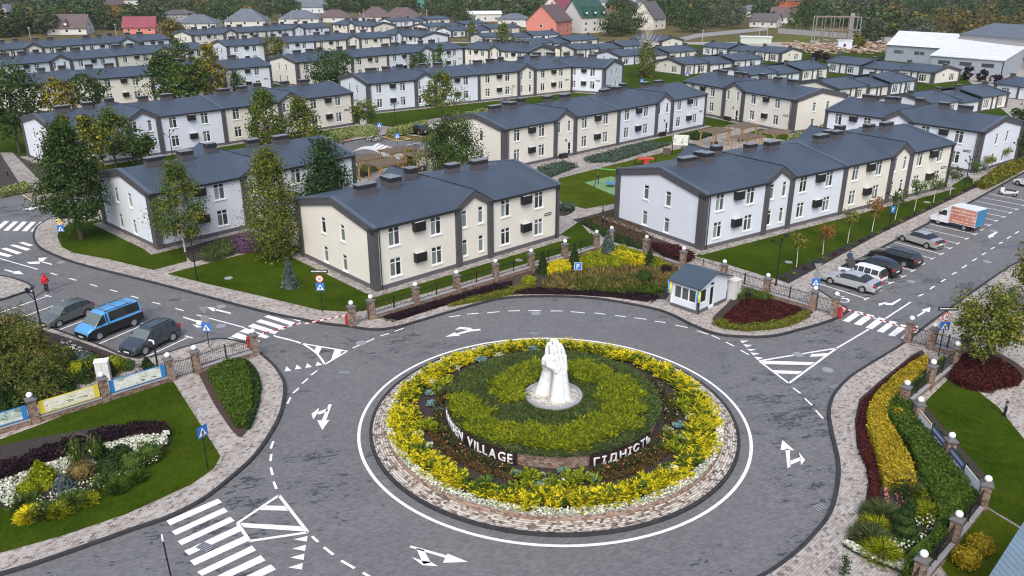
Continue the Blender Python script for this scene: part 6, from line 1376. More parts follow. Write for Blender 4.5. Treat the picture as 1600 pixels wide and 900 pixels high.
def crossing_plate(t, z, y=-.03, back=False, s=.7):
    if back: return plate('sign_plate', t, s, s, 'sign_back', z, y)
    p = plate('sign_plate', t, s, s, 'sign_blue', z, y); plate('white_triangle', p, s*.78, s*.72, 'sign_white', z-.01, y-.017, shape='tri', t=.006)
    f = MB(); yy = y-.026; c = z-.06; S = s/.7
    for a, b, r in (((.0,.12),(0,.12),.045),((0,.08),(.01,-.05),.035),((.01,-.05),(-.08,-.18),.025),((.01,-.05),(.08,-.17),.025),((0,.06),(-.09,-.03),.02),((0,.06),(.09,0),.02)):
        f.tube((a[0]*S,yy,c+a[1]*S),(b[0]*S,yy-.001,c+b[1]*S+.001),r*S,n=6)
    f.build('walker_symbol', 'iron_black', p); return p
def sign(label, px, kinds, h=2.6, face=0, z0=KERB, s=.7, pole='iron_black', thick=.035):
    P = g(*px, z0); t = thing('road_sign', label, 'sign', (P.x,P.y,z0), R(face)); m = MB(); m.tube((0,0,0),(0,0,h),thick,n=8); m.build('pole', pole, t); z = h-.05
    for k in kinds:
        if k == 'name':
            p = plate('name_board', t, 1.5, .30, 'iron_black', z+.25, -.03); m = MB(); yy = -.049
            rnd = random.Random(3); x = -.62
            while x < .6: w_ = rnd.uniform(.05,.09); m.box(x,x+w_,yy,yy+.003,z+.2,z+.31); x += w_+.03
            m.build('lettering', 'sign_white', p, kind='stuff'); z -= .05
        elif k == 'cross': z -= s/2; crossing_plate(t, z, s=s); z -= s/2+.04
        elif k == 'crossback': z -= s/2; crossing_plate(t, z, back=True, s=s); z -= s/2+.04
        elif k == '20':
            z -= .34; p = plate('sign_plate', t, .66, .66, 'sign_red', z, shape='disc'); plate('white_disc', p, .52, .52, 'sign_white', z, -.047, shape='disc', t=.005); o = obj('number', textmesh('20', .34, 'iron_black'), p, loc=(0,-.055,z)); o.rotation_euler = (math.pi/2,0,0); z -= .37
        elif k == 'P':
            z -= s/2; p = plate('sign_plate', t, s, s, 'sign_white', z); plate('blue_field', p, s*.9, s*.9, 'sign_blue', z, -.046, t=.005); o = obj('letter', textmesh('P', s*.85, 'sign_white'), p, loc=(0,-.056,z)); o.rotation_euler = (math.pi/2,0,0); z -= s/2+.04
        elif k == 'triback': z -= .32; plate('triangle_plate', t, .72, .62, 'sign_back', z, shape='tridown'); z -= .35
        elif k == 'discback': z -= .33; plate('disc_plate', t, .64, .64, 'sign_back', z, shape='disc'); z -= .36
        elif k == 'priority':
            z -= .4; p = plate('sign_plate', t, .8, .8, 'sign_white', z, shape='diamond'); plate('yellow_field', p, .6, .6, 'sign_yellow', z, -.047, shape='diamond', t=.006); z -= .42
    return t
sign('pole with black name board, round 20 speed sign and blue crossing sign on front lawn', (504,487), ['name','20','cross'], 3.4, 0)
sign('blue crossing sign on a black pole beside the left-hand crossing', (327,542), ['triback','discback','cross'], 3.4, 0)
sign('black board, 20 speed sign and crossing sign beside the right-hand gate pillar', (1466,556), ['name','20','cross'], 3.6, 0)
sign('crossing sign with grey backs of other plates by the right-hand gate', (1270,472), ['triback','discback','cross'], 3.6, 0)
sign('white P on blue parking sign in the tawny grass bed', (902,452), ['P'], 2.6, 0)
sign('yellow diamond priority sign over a blue crossing sign at the left junction', (100,381), ['priority','cross'], 2.9, 0)
sign('crossing sign seen edge-on on the lower left lawn', (325,733), ['cross'], 2.9, 62)
sign('blue crossing sign near the row of bicycles', (594,215), ['cross'], 2.6, 0, s=.8); sign('blue crossing sign before the yellow box marking', (622,235), ['cross'], 2.8, 0, s=.8)
sign('blue sign at the right edge of the willow', (1002,140), ['cross'], 2.6, 0, s=.9); sign('blue sign before the cream bungalow gable', (1073,128), ['cross'], 2.4, 0, s=.9)
P = g(268,905); t = thing('thin_post', 'thin black post with pale tip at the bottom edge', 'post', (P.x,P.y,0)); m = MB(); m.tube((0,0,0),(-.05,0,2.2),.04); m.build('pole', 'iron_black', t); m = MB(); m.tube((-.05,0,2.2),(-.055,0,2.55),.045); m.build('tip', 'sign_white', t)
# ---------------------------------------------------------------- lamps
def lamp(label, px, top, rz=0, P_sign=False):
    P = g(*px, KERB); h = max(3.5, top_h(P, top)-KERB); t = thing('lamp_post', label, 'lamp post', (P.x,P.y,KERB), R(rz), 'black branching lamp posts'); m = MB(); m.tube((0,0,0),(0,0,h*.94),.075,.05,8); m.tube((0,0,0),(0,0,.25),.12,.12,8); m.build('pole', 'iron_black', t)
    for a, z, l in ((20,.84,.85),(150,.78,.75),(265,.90,.6)):
        m = MB(); e = Vector((math.cos(R(a))*l, math.sin(R(a))*l, h*z+.45)); m.tube((0,0,h*z-.05), e, .04, .035, 6); m.box(e.x-.09,e.x+.09,e.y-.09,e.y+.09,e.z-.02,e.z+.16); m.build('lamp_arm', 'iron_black', t)
    if P_sign: p = plate('parking_plate', t, .55, .75, 'sign_blue', h*.50, -.09); o = obj('letter', textmesh('P', .5, 'sign_white'), p, loc=(0,-.115,h*.50)); o.rotation_euler = (math.pi/2,0,0)
    return t
lamp('black branching lamp post at the left parking bays', (72,542), 448); lamp('black branching lamp post on the front lawn before the left white house', (308,438), 368)
lamp('black branching lamp post at the near end of the car park lawn', (1212,446), 366, 30); lamp('black branching lamp post with a parking plate, middle of the car park', (1389,358), 295, 20, True); lamp('black branching lamp post with a parking plate, far end of the car park', (1506,299), 244, 50, True)
lamp('black branching lamp post before the white terrace at upper left', (271,252), 203, 40); lamp('black branching lamp post behind the light clipped hedge', (618,197), 160, 10); lamp('black branching lamp post by the white gable end, left of two', (926,142), 119, 0); lamp('black branching lamp post by the white gable end, right of two', (985,140), 112, 60); lamp('black branching lamp post left of the central long terrace', (800,160), 135, 20); lamp('black lamp post at the far right of the car park', (1586,258), 228, 0)
lamp('black branching lamp post beside the bicycles', (664,228), 0+180, 30) if False else None
def bollard(label, px, h=1.05):
    P = g(*px, KERB); t = thing('bollard_light', label, 'bollard', (P.x,P.y,KERB), 0, 'black bollard lights'); m = MB(); m.tube((0,0,0),(0,0,h*.7),.085,n=10); m.box(-.13,.13,-.13,.13,-.02,.03); m.build('post', 'iron_black', t); m = MB(); m.tube((0,0,h*.7),(0,0,h*.95),.07,n=10); m.build('light', 'steel_grey', t); m = MB(); m.tube((0,0,h*.95),(0,0,h),.095,n=10); m.build('cap', 'iron_black', t)
bollard('black bollard light on the lawn at the right edge', (1569,650)); bollard('black bollard light at the path bend behind the fence', (942,338), 1.2); bollard('black bollard light in the low bed behind the fence', (942,352), 1.2); bollard('black bollard light in the lavender bed', (955,247)); bollard('black bollard light by the pergola path', (1128,205)); bollard('dark bollard light in the far left planting strip', (45,243)); bollard('dark bollard light at the left planting strip corner', (12,275))
# ---------------------------------------------------------------- barriers
flat('barrier_red', (.45,.03,.03), .45, 0, 0)
def barrier(label, a, b, ha=.95):
    A, B = g(*a, 0), g(*b, 0); d = B-A; L = d.length; t = thing('barrier', label, 'barrier', (A.x,A.y,0), math.atan2(d.y,d.x)); m = MB(); m.box(-.13,.13,-.13,.13,0,1.0); m.build('cabinet', 'barrier_red', t)
    n = 11
    for i in range(n): m = MB(); m.box(.1+(L-.1)*i/n,.1+(L-.1)*(i+1)/n,-.035,.035,ha-.04,ha+.04); m.build('boom_section', ('sign_white','barrier_red')[i % 2] if i > 0 else 'sign_white', t)
barrier('red and white barrier arm from the left gate pillar over the crossing', (390,545), (472,522)); barrier('red and white barrier arm from the fence pillar towards the left crossing', (543,509), (478,523)); barrier('red and white barrier arm from the left pillar of the right-hand gate', (1312,497), (1366,515)); barrier('red and white barrier arm from the right pillar of the right-hand gate', (1422,533), (1367,516))
# no entry plate on the pillar
P = g(1421.5,533,KERB); t = thing('no_entry_plate', 'white plate with red no entry disc on the right gate pillar', 'sign', (P.x,P.y-.3,KERB+1.15)); plate('plate', t, .5, .55, 'sign_white', 0, 0); p = plate('red_disc', t, .38, .38, 'sign_red', 0, -.018, shape='disc', t=.006); plate('white_bar', p, .26, .07, 'sign_white', 0, -.026, t=.005)
# ---------------------------------------------------------------- guard booth
A, B, C = g(1089,491,KERB), g(1048,477,KERB), g(1136,471,KERB); dx = (A-B); Lb = dx.length; ub = dx.normalized(); Wb = (C-A).length
t = thing('guard_booth', 'small white guard booth with dark pitched metal roof and big windows', 'booth', (B.x,B.y,KERB), math.atan2(ub.y,ub.x)); hw = 2.35
m = MB(); tf = lambda x, y, z: (x, y, z)
panel(m, 0, Lb, 0, hw, [(.25,Lb-.25,.85,2.0)], tf, dep=.1); panel(m, 0, Wb, 0, hw, [(.3,1.2,.85,2.0),(1.55,2.35,.08,2.05)], lambda x, y, z: (Lb-y, x, z), dep=.1); panel(m, 0, Wb, 0, hw, [], lambda x, y, z: (y, Wb-x, z)); m.quad((Lb,Wb,0),(0,Wb,0),(0,Wb,hw),(Lb,Wb,hw)); m.poly([(Lb,0,hw),(Lb,Wb,hw),(Lb,Wb/2,hw+.75)]); m.poly([(0,Wb,hw),(0,0,hw),(0,Wb/2,hw+.75)]); m.build('wall', 'plaster_white', t)
for k in range(3):
    x0, x1 = .25+(Lb-.5)*k/3, .25+(Lb-.5)*(k+1)/3; f = MB(); f.box(x0,x0+.06,.02,.08,.85,2.0); f.box(x1-.06,x1,.02,.08,.85,2.0); f.box(x0+.06,x1-.06,.02,.08,.85,.91); f.box(x0+.06,x1-.06,.02,.08,1.94,2.0); w_ = f.build('window', 'window_white', t); f = MB(); f.quad((x0,.06,.85),(x1,.06,.85),(x1,.06,2.0),(x0,.06,2.0)); f.build('pane', 'glass_grey', w_)
f = MB(); f.box(Lb-.08,Lb-.02,.3,.36,.85,2.0); f.box(Lb-.08,Lb-.02,1.14,1.2,.85,2.0); f.box(Lb-.08,Lb-.02,.36,1.14,.85,.91); w_ = f.build('window', 'window_white', t); f = MB(); f.quad((Lb-.06,.3,.85),(Lb-.06,1.2,.85),(Lb-.06,1.2,2.0),(Lb-.06,.3,2.0)); f.build('pane', 'glass_dark', w_)
f = MB(); f.box(Lb-.07,Lb+.01,1.55,1.68,.08,2.05); f.box(Lb-.07,Lb+.01,2.22,2.35,.08,2.05); f.box(Lb-.07,Lb+.01,1.68,2.22,.08,.3); f.box(Lb-.07,Lb+.01,1.68,2.22,1.93,2.05); w_ = f.build('door', 'window_white', t); f = MB(); f.quad((Lb-.05,1.6,.1),(Lb-.05,2.3,.1),(Lb-.05,2.3,2.0),(Lb-.05,1.6,2.0)); f.build('pane', 'glass_dark', w_)
f = MB(); f.box(-.05,Lb+.05,-.05,-.003,0,.3); f.box(Lb+.003,Lb+.05,-.04,1.5,0,.3); f.box(Lb+.003,Lb+.05,2.4,Wb,0,.3); f.box(-.05,-.003,-.04,Wb,0,.3); f.build('plinth', 'plaster_grey', t)
for x in (-.04, Lb-.1): f = MB(); f.box(x,x+.14,-.06,.1,.3,hw); f.build('corner_post', 'trim_dark' if x > 0 else 'window_white', t)
f = MB(); o = .3; s_ = .75/(Wb/2)
for sg in (0, 1):
    y0 = -o if sg == 0 else Wb+o; Pp = [(-o,y0,hw-o*s_),(-o,Wb/2,hw+.75),(-o,Wb/2,hw+.87),(-o,y0,hw-o*s_+.12)]; f.extr(Pp if sg == 0 else Pp[::-1], (Lb+2*o,0,0))
f.build('roof', 'booth_roof', t); f = MB(); f.tube((Lb+.12,.02,.1),(Lb+.12,.02,hw),.04); f.build('downpipe', 'gutter_dark', t); f = MB(); f.box(Lb+.01,Lb+.12,1.7,2.0,2.2,2.34); f.build('wall_lamp', 'iron_black', t)
flat('flag_blue', (.03,.30,.62), .7, 0, 0); flat('flag_yellow', (.75,.62,.05), .7, 0, 0)
for off, lab in ((Vector((-.25,-.15,0)), 'blue and yellow flag on the left corner of the guard booth'), (Vector((Lb+.05,-.25,0)), 'blue and yellow flag on the right corner of the guard booth')):
    q = Matrix.Rotation(math.atan2(ub.y,ub.x),3,'Z') @ off; fl_ = thing('flag', lab, 'flag', (B.x+q.x,B.y+q.y,KERB+.9), math.atan2(ub.y,ub.x)+.3); m = MB(); m.tube((0,0,.2),(0,-.25,1.45),.02,n=6); m.build('pole', 'sign_white', fl_)
    for k, mt in ((0,'flag_blue'),(1,'flag_yellow')):
        m = MB(); x0, x1 = (.0,.16) if k == 0 else (.16,.34)
        for i in range(6): za, zb = 1.35-.17*i, 1.35-.17*(i+1); w1, w2 = .05*math.sin(i*1.3), .05*math.sin((i+1)*1.3); m.hexa([(x0,-.23+w2,zb),(x1,-.26+w2,zb),(x1,-.24+w2,zb),(x0,-.21+w2,zb),(x0,-.23+w1,za),(x1,-.26+w1,za),(x1,-.24+w1,za),(x0,-.21+w1,za)])
        m.build('cloth_stripe', mt, fl_)
P = g(1146,466,KERB); t = thing('utility_cabinet', 'tall pale utility cabinet behind the guard booth', 'cabinet', (P.x,P.y,KERB), .75); m = MB(); m.box(-.45,.45,-.35,.35,0,1.7); m.build('body', 'plastic_pale', t); m = MB(); m.box(-.5,.5,-.4,.4,1.7,1.78); m.build('lid', 'plastic_pale', t); m = MB(); m.box(-.02,.02,-.37,-.352,.1,1.6); m.build('door_seam', 'kerb_grey', t); m = MB(); m.box(.3,.36,-.38,-.352,.8,.95); m.build('handle', 'iron_black', t)
P = g(1168,470,KERB); t = thing('waste_bin', 'small black bin beside the juniper mat near the booth', 'bin', (P.x,P.y,KERB)); m = MB(); m.lathe([(.22,0),(.26,.7),(.28,.72),(.2,.75)], 12); m.build('body', 'ac_black', t); m = MB(); m.lathe([(.27,.75),(.27,.8),(.1,.86)], 12); m.build('lid', 'iron_black', t)
P = g(158,602,KERB); t = thing('electrical_box', 'white electrical box behind the banner fence at left', 'cabinet', (P.x,P.y+.6,KERB), .3); m = MB(); m.box(-.42,.42,-.3,.3,0,1.55); m.build('body', 'plastic_pale', t); m = MB(); m.box(-.46,.46,-.34,.34,1.55,1.62); m.build('lid', 'window_white', t); m = MB(); m.box(-.01,.01,-.32,-.302,.1,1.45); m.build('door_seam', 'kerb_grey', t)
P = g(247,575,KERB); t = thing('camera_post', 'short black post with a white bent head behind the left gate', 'post', (P.x,P.y,KERB)); m = MB(); m.tube((0,0,0),(0,0,1.9),.07); m.build('pole', 'iron_black', t); m = MB(); m.tube((0,0,1.9),(0,0,2.15),.06); m.tube((0,0,2.15),(-.3,0,2.2),.06); m.build('head', 'sign_white', t)
P = g(262,685,KERB); t = thing('bed_label', 'small white label plate at the right tip of the white flower bed', 'sign', (P.x,P.y,KERB)); plate('plate', t, .4, .28, 'sign_white', .45); m = MB(); m.tube((0,0,0),(0,0,.35),.02); m.build('stake', 'iron_black', t)
for p in ((357.5,437),(811,409),(1448,318),(1232,412)):
    c = g(*p); m = MB(); m.lathe([(.38,0),(.38,.03),(.3,.035)], 16, 0, (c.x,c.y,ZL+.004)); m.build('lawn_manhole', 'kerb_grey', vill)
# ---------------------------------------------------------------- cars
def car(label, Fpx, Rpx, kind, paint_, L=4.4, W=1.78, two=None, glassm='car_glass', hood_open=False, wheel='rim_silver', z=0.0, name='parked_car', rails=False):
    S = {'sedan': [(0,.50,.56,.62,.82),(.025,.62,.68,.78,.92),(.13,.74,.80,.83,.99),(.27,.86,.91,.84,1),(.405,.92,1.36,.74,1),(.50,.93,1.44,.73,1),(.62,.94,1.43,.73,1),(.70,.95,1.36,.73,1),(.83,.97,1.02,.80,.99),(.955,.94,.97,.80,.95),(1,.60,.66,.74,.88)],
         'hatch': [(0,.52,.58,.62,.82),(.03,.66,.72,.78,.93),(.13,.80,.86,.83,1),(.25,.93,.97,.84,1),(.40,.96,1.42,.76,1),(.52,.97,1.49,.75,1),(.70,.99,1.48,.74,1),(.86,1.02,1.38,.72,.98),(.965,1.0,1.04,.74,.93),(1,.60,.70,.72,.88)],
         'wagon': [(0,.52,.58,.62,.82),(.03,.66,.72,.78,.93),(.14,.78,.84,.83,1),(.27,.90,.95,.84,1),(.39,.94,1.38,.76,1),(.50,.95,1.46,.75,1),(.72,.96,1.46,.75,1),(.90,.98,1.38,.73,.97),(.97,.96,1.0,.76,.94),(1,.60,.70,.74,.9)],
         'suv': [(0,.60,.70,.66,.84),(.03,.80,.86,.80,.94),(.14,.95,1.0,.85,1),(.26,1.05,1.09,.86,1),(.39,1.08,1.56,.77,1),(.50,1.09,1.66,.76,1),(.74,1.11,1.66,.76,1),(.91,1.13,1.56,.73,.97),(.965,1.10,1.16,.76,.94),(1,.66,.76,.74,.9)],
         'van': [(0,.62,.72,.70,.86),(.02,.85,.92,.82,.94),(.10,1.05,1.10,.86,1),(.15,1.12,1.18,.86,1),(.30,1.18,1.84,.82,1),(.38,1.18,1.95,.82,1),(.70,1.18,1.97,.82,1),(.95,1.18,1.93,.80,.99),(.985,1.16,1.70,.80,.97),(1,.70,.85,.80,.94)],
         'lada': [(0,.55,.62,.80,.92),(.01,.72,.78,.86,.96),(.14,.80,.84,.86,1),(.29,.87,.90,.86,1),(.37,.90,1.36,.78,1),(.46,.91,1.43,.78,1),(.72,.92,1.43,.78,1),(.95,.92,1.38,.77,.98),(.99,.88,.95,.80,.97),(1,.58,.66,.80,.95)]}[kind]
    fa, ra = {'sedan': (.185,.785), 'hatch': (.20,.81), 'wagon': (.195,.785), 'suv': (.20,.79), 'van': (.185,.80), 'lada': (.17,.76)}[kind]
    wr = {'suv': .36, 'van': .35}.get(kind, .32); zu = .20 if kind not in ('suv','van') else .26
    Fw, Rw = g(*Fpx, z), g(*Rpx, z); d = Rw-Fw; d.z = 0; d.normalize(); mid = (Fw+Rw)/2; nrm = Vector((-d.y,d.x,0))
    if nrm.y < 0: nrm = -nrm
    mid = mid+nrm*(W/2-.08); org = mid-d*((fa+ra)/2*L)
    t = thing(name, label, 'car' if kind != 'van' else 'van', (org.x,org.y,z), math.atan2(d.y,d.x)); hw = W/2
    ring = []
    for f, zb, zr, wrf, wf in S:
        w = hw*wf; cab = zr-zb > .2; x = f*L; yb = w*.965; yr = hw*wrf*(1 if cab else 1)*wf if cab else w*.90; zm = min(.62 if kind != 'van' else 1.0, zb-.06)
        half = [(0,zu),(w*.80,zu),(w*.97,zu+.10),(w,zm),(yb,zb),(yr,zr-(.05 if cab else .015)),(yr*.78,zr),(0,zr+.02)]
        ring.append([(x,y,zz) for y,zz in half])
    b = MB(); gl_ = MB(); glL = MB(); wsm = MB(); wsr = MB()
    n = len(ring); cabin = [s[2]-s[1] > .2 for s in S]
    for sgn in (1, -1):
        for i in range(n-1):
            for k in range(7):
                q = [ring[i][k], ring[i+1][k], ring[i+1][k+1], ring[i][k+1]]; q = [(x, y*sgn, zz) for x, y, zz in q]
                if sgn > 0: q = q[::-1]
                dz = abs(S[i+1][2]-S[i][2])
                if k == 4 and (cabin[i] or cabin[i+1]) and not (kind == 'van' and S[i][0] > .9): (glL if sgn > 0 else gl_).quad(*q)
                elif k >= 5 and dz > .24: (wsm if i < n/2 else wsr).quad(*q)
                else: b.quad(*q, 1 if (two and k <= 2) else 0)
        for e, i in ((0,0),(1,n-1)):
            P_ = [(x, y*sgn, zz) for x, y, zz in ring[i]]; b.poly(P_ if (sgn > 0) != (i == 0) else P_[::-1], 1 if two else 0)
    body = b.build('body', [paint_, two or paint_], t, True); gl_.build('side_window', 'car_glass', t); glL.build('side_window', 'car_glass', t); wsm.build('windscreen', glassm, t); wsr.build('rear_window', 'car_glass', t)
    # pillars between the side windows
    ci = [i for i in range(n) if cabin[i]]; 
    for fx in {'van': (.345,.385,.40,.965), 'lada': (.46,.60,.76,.93)}.get(kind, (.42,.575,.735,.86)):
        xx = fx*L; j = max(i for i in range(n-1) if S[i][0] <= fx); tt = (fx-S[j][0])/(S[j+1][0]-S[j][0]); lerp = lambda k: Vector(ring[j][k]).lerp(Vector(ring[j+1][k]), tt)
        p4, p5 = lerp(4), lerp(5)
        for sgn in (1, -1):
            o = .012; pil = MB(); pil.hexa([(xx-.035,sgn*(p4.y+o),p4.z),(xx+.035,sgn*(p4.y+o),p4.z),(xx+.035,sgn*(p4.y-.03),p4.z),(xx-.035,sgn*(p4.y-.03),p4.z),(xx-.03,sgn*(p5.y+o),p5.z),(xx+.04,sgn*(p5.y+o),p5.z),(xx+.04,sgn*(p5.y-.03),p5.z),(xx-.03,sgn*(p5.y-.03),p5.z)]); pil.build('pillar', paint_ if kind in ('van','lada') else 'plastic_black', t)
    for sgn in (1, -1):
        for f in (fa, ra):
            m = MB(); m.tube((f*L,sgn*(hw*.72),wr),(f*L,sgn*(hw*1.0),wr),wr,n=18); wh = m.build('wheel', 'tyre_black', t)
            m = MB(); c = Vector((f*L,sgn*hw*1.002,wr)); m.tube(c,c+Vector((0,sgn*.012,0)),wr*.66,n=14); 
            for a in range(5): e = Vector((math.cos(a*1.2566),0,math.sin(a*1.2566)))*wr*.35; m.ball(c+e+Vector((0,sgn*.012,0)), .035, 6, 4)
            m.build('rim', wheel, wh)
            m = MB(); m.tube((f*L,sgn*(hw*.90),wr+.02),(f*L,sgn*(hw*.992),wr+.02),wr*1.17,n=18); m.build('wheel_arch', 'plastic_black', t)
        zf = S[1][1]-.04; m = MB(); m.hexa([(L*.012,sgn*hw*.50,zf-.16),(L*.075,sgn*hw*.93,zf-.12),(L*.09,sgn*hw*.86,zf-.1),(L*.03,sgn*hw*.45,zf-.14),(L*.02,sgn*hw*.50,zf+.02),(L*.085,sgn*hw*.93,zf+.05),(L*.10,sgn*hw*.86,zf+.05),(L*.04,sgn*hw*.45,zf+.03)]); m.build('headlight', 'lamp_clear', t)
        zr_ = S[-2][1]-.02; m = MB(); m.box(L*.955,L*.992,min(sgn*hw*.62,sgn*hw*.92),max(sgn*hw*.62,sgn*hw*.92),zr_-.24,zr_-.04) if kind not in ('van','suv','lada') else m.box(L*.955,L*.996,min(sgn*hw*.80,sgn*hw*.95),max(sgn*hw*.80,sgn*hw*.95),zr_-.35,zr_+.08); m.build('tail_light', 'lamp_red', t)
        fx = S[3][0]+.06 if kind != 'van' else .22; m = MB(); zz = S[4][1]+.04; m.box(fx*L,fx*L+.12,min(sgn*hw*.98,sgn*hw*1.14),max(sgn*hw*.98,sgn*hw*1.14),zz,zz+.14); m.build('mirror', paint_ if kind != 'van' else 'plastic_black', t)
        m = MB(); m.box(fa*L+.5,ra*L-.5,min(sgn*hw*.97,sgn*hw*1.008),max(sgn*hw*.97,sgn*hw*1.008),zu+.07,zu+.13); m.build('sill_trim', 'plastic_black', t)
        for fx in (.50,.66) if kind not in ('van',) else (.36,): m = MB(); zz = S[4][1]-.12; m.box(fx*L,fx*L+.16,min(sgn*hw*.985,sgn*hw*1.015),max(sgn*hw*.985,sgn*hw*1.015),zz,zz+.04); m.build('door_handle', paint_ if not two else 'plastic_black', t)
        if rails: m = MB(); m.tube((L*.45,sgn*hw*.64,S[5][2]+.04),(L*.86,sgn*hw*.62,S[6][2]+.02),.025,n=6); m.build('roof_rail', 'steel_grey' if kind == 'wagon' else 'plastic_black', t)
    m = MB(); m.box(-.02,L*.03,-hw*.62,hw*.62,zu+.08,zu+.22); m.box(-.012,.02,-hw*.4,hw*.4,zu+.27,zu+.38); m.build('front_grille', 'plastic_black', t); m = MB(); m.box(-.03,-.018,-.26,.26,zu+.13,zu+.23); m.build('number_plate', 'sign_white', t)
    m = MB(); m.box(L*.985,L+.012,-hw*.7,hw*.7,zu+.06,zu+.18); m.build('rear_bumper', 'plastic_black', t); m = MB(); m.box(L*.995,L+.02,-.26,.26,zu+.34,zu+.45); m.build('number_plate', 'sign_white', t)
    if kind == 'van':
        for fx in (.40,.60,.80): m = MB(); m.box(fx*L-.03,fx*L+.03,-hw*.86,hw*.86,2.03,2.07); m.build('roof_bar', 'steel_grey', t)
        for sgn in (1,-1): m = MB(); m.tube((L*.36,sgn*hw*.72,2.0),(L*.86,sgn*hw*.72,2.0),.025,n=6); m.build('roof_rail', 'plastic_black', t)
    if hood_open:
        m = MB(); m.hexa([(L*.27,-hw*.82,.93),(L*.28,-hw*.82,.90),(L*.28,hw*.82,.90),(L*.27,hw*.82,.93),(L*.12,-hw*.8,1.62),(L*.13,-hw*.8,1.65),(L*.13,hw*.8,1.65),(L*.12,hw*.8,1.62)]); m.build('open_bonnet', ['engine_dark'], t); m = MB(); m.box(L*.04,L*.26,-hw*.75,hw*.75,.82,.90); m.build('engine_bay', 'engine_dark', t)
    return t
car('grey green hatchback parked left of the blue van', (94,511), (137,494), 'hatch', 'car_greygreen', 4.2, 1.76, glassm='car_windscreen')
car('two tone light blue and black van with roof bars in the left parking bays', (158,530.5), (208,510.5), 'van', 'car_blue', 4.9, 1.90, two='car_black', glassm='car_windscreen', name='parked_van')
car('dark blue grey off-roader parked nearest the left gate', (228,554), (270,533), 'suv', 'car_darkblue', 4.5, 1.82, glassm='car_windscreen', rails=True)
car('silver saloon parked nearest the right-hand crossing', (1297,444), (1346,457.5), 'sedan', 'car_silver', 4.95, 1.88)
car('white estate car with its bonnet open beside the silver saloon', (1319,432), (1357,442.5), 'lada', 'car_white', 4.1, 1.62, hood_open=True)
car('black hatchback with bright red tail lights beyond the white estate', (1343,421.5), (1378,432), 'hatch', 'car_black', 4.35, 1.80)
car('black estate car with silver roof rails', (1370,405.5), (1411,417), 'wagon', 'car_black', 4.75, 1.80, rails=True)
car('champagne silver saloon parked between the black estate and the truck', (1411,377.5), (1446,388), 'sedan', 'car_champagne', 4.6, 1.76)
car('white car at the right picture edge beyond the scooter', (1587,289), (1622,298), 'sedan', 'car_white', 4.6, 1.78)
car('black car parked by the clipped light hedge, upper middle', (641,207), (656.5,211.5), 'suv', 'car_black', 4.5, 1.84)
car('white car beside the black car by the light hedge', (672,203), (687,207), 'hatch', 'car_white', 4.2, 1.76); car('silver car farthest along the light hedge', (690,200), (706,204), 'hatch', 'car_silver', 4.2, 1.76)
car('dark car by the garage of a bungalow, upper right', (1236,128), (1252,126), 'sedan', 'car_silver', 4.5, 1.75, z=KERB)
# box truck
Fw, Rw = g(1465,351), g(1505,361); d = (Rw-Fw); wb = d.length; d.normalize(); nrm = Vector((-d.y,d.x,0)); nrm = nrm if nrm.y > 0 else -nrm; o_ = (Fw+Rw)/2+nrm*.9-d*(wb/2+.95)
t = thing('box_truck', 'white cab box truck with orange printed side and blue rear door', 'truck', (o_.x,o_.y,0), math.atan2(d.y,d.x)); hw = .98; Lc = 2.1; Lt = wb+2.1
b = MB(); prof = [(0,.45),(0,.85),(.12,1.05),(.75,1.22),(1.25,1.95),(1.5,2.1),(Lc,2.12),(Lc,.45)]; b.extr([(x,-hw*.95,z) for x, z in prof], (0,hw*1.9,0)); b.build('cab', 'car_white', t)
for sgn in (1,-1): g_ = MB(); y = sgn*(hw*.95+.006); P_ = [(.92,y,1.25),(1.75,y,1.25),(1.75,y,1.85),(1.32,y,1.85)]; g_.poly(P_ if sgn < 0 else P_[::-1]); g_.build('side_window', 'car_glass', t)
g_ = MB(); g_.quad((.78,-hw*.84,1.275),(.78,hw*.84,1.275),(1.23,hw*.78,1.935),(1.23,-hw*.78,1.935)); g_.build('windscreen', 'car_glass', t)
b = MB(); b.box(-.06,.12,-hw*.93,hw*.93,.36,.62); b.build('bumper', 'plastic_black', t); b = MB(); b.box(.5,Lt-.1,-.42,.42,.42,.62); b.build('chassis', 'plastic_black', t)
def print_mat():
    m, tt, bb = newmat('truck_print'); O = objco(tt); sp = N(tt, 'SeparateXYZ'); tt.links.new(O, sp.inputs[0]); f = noise(tt, mapping(tt, O, 0, (.9,.9,.8)), 1.1, 3); base = ramp(tt, f, [(.3,(.40,.13,.08)),(.5,(.52,.20,.12)),(.7,(.60,.36,.28))])
    row = math_(tt, 'FRACT', math_(tt, 'MULTIPLY', sp.outputs[2], 2.6)); band = ramp(tt, row, [(.30,(0,0,0)),(.36,(1,1,1)),(.66,(1,1,1)),(.72,(0,0,0))]); br = ramp(tt, noise(tt, mapping(tt, O, 0, (1.7,1,.6)), 1.9, 3), [(.44,(0,0,0)),(.50,(1,1,1))])
    base = mixc(tt, math_(tt, 'MULTIPLY', band, math_(tt, 'MULTIPLY', br, .75)), base, (.66,.64,.64)); tt.links.new(base, bb.inputs['Base Color']); bb.inputs['Roughness'].default_value = .45
print_mat()
b = MB(); b.box(Lc+.06,Lt,-1.02,1.02,.66,2.55); bx_ = b.build('cargo_box', 'car_white', t)
for sgn in (1,-1): b = MB(); y = sgn*1.024; b.box(Lc+.10,Lt-.04,min(y,y+sgn*.006),max(y,y+sgn*.006),.72,2.50); b.build('printed_side', 'truck_print', bx_)
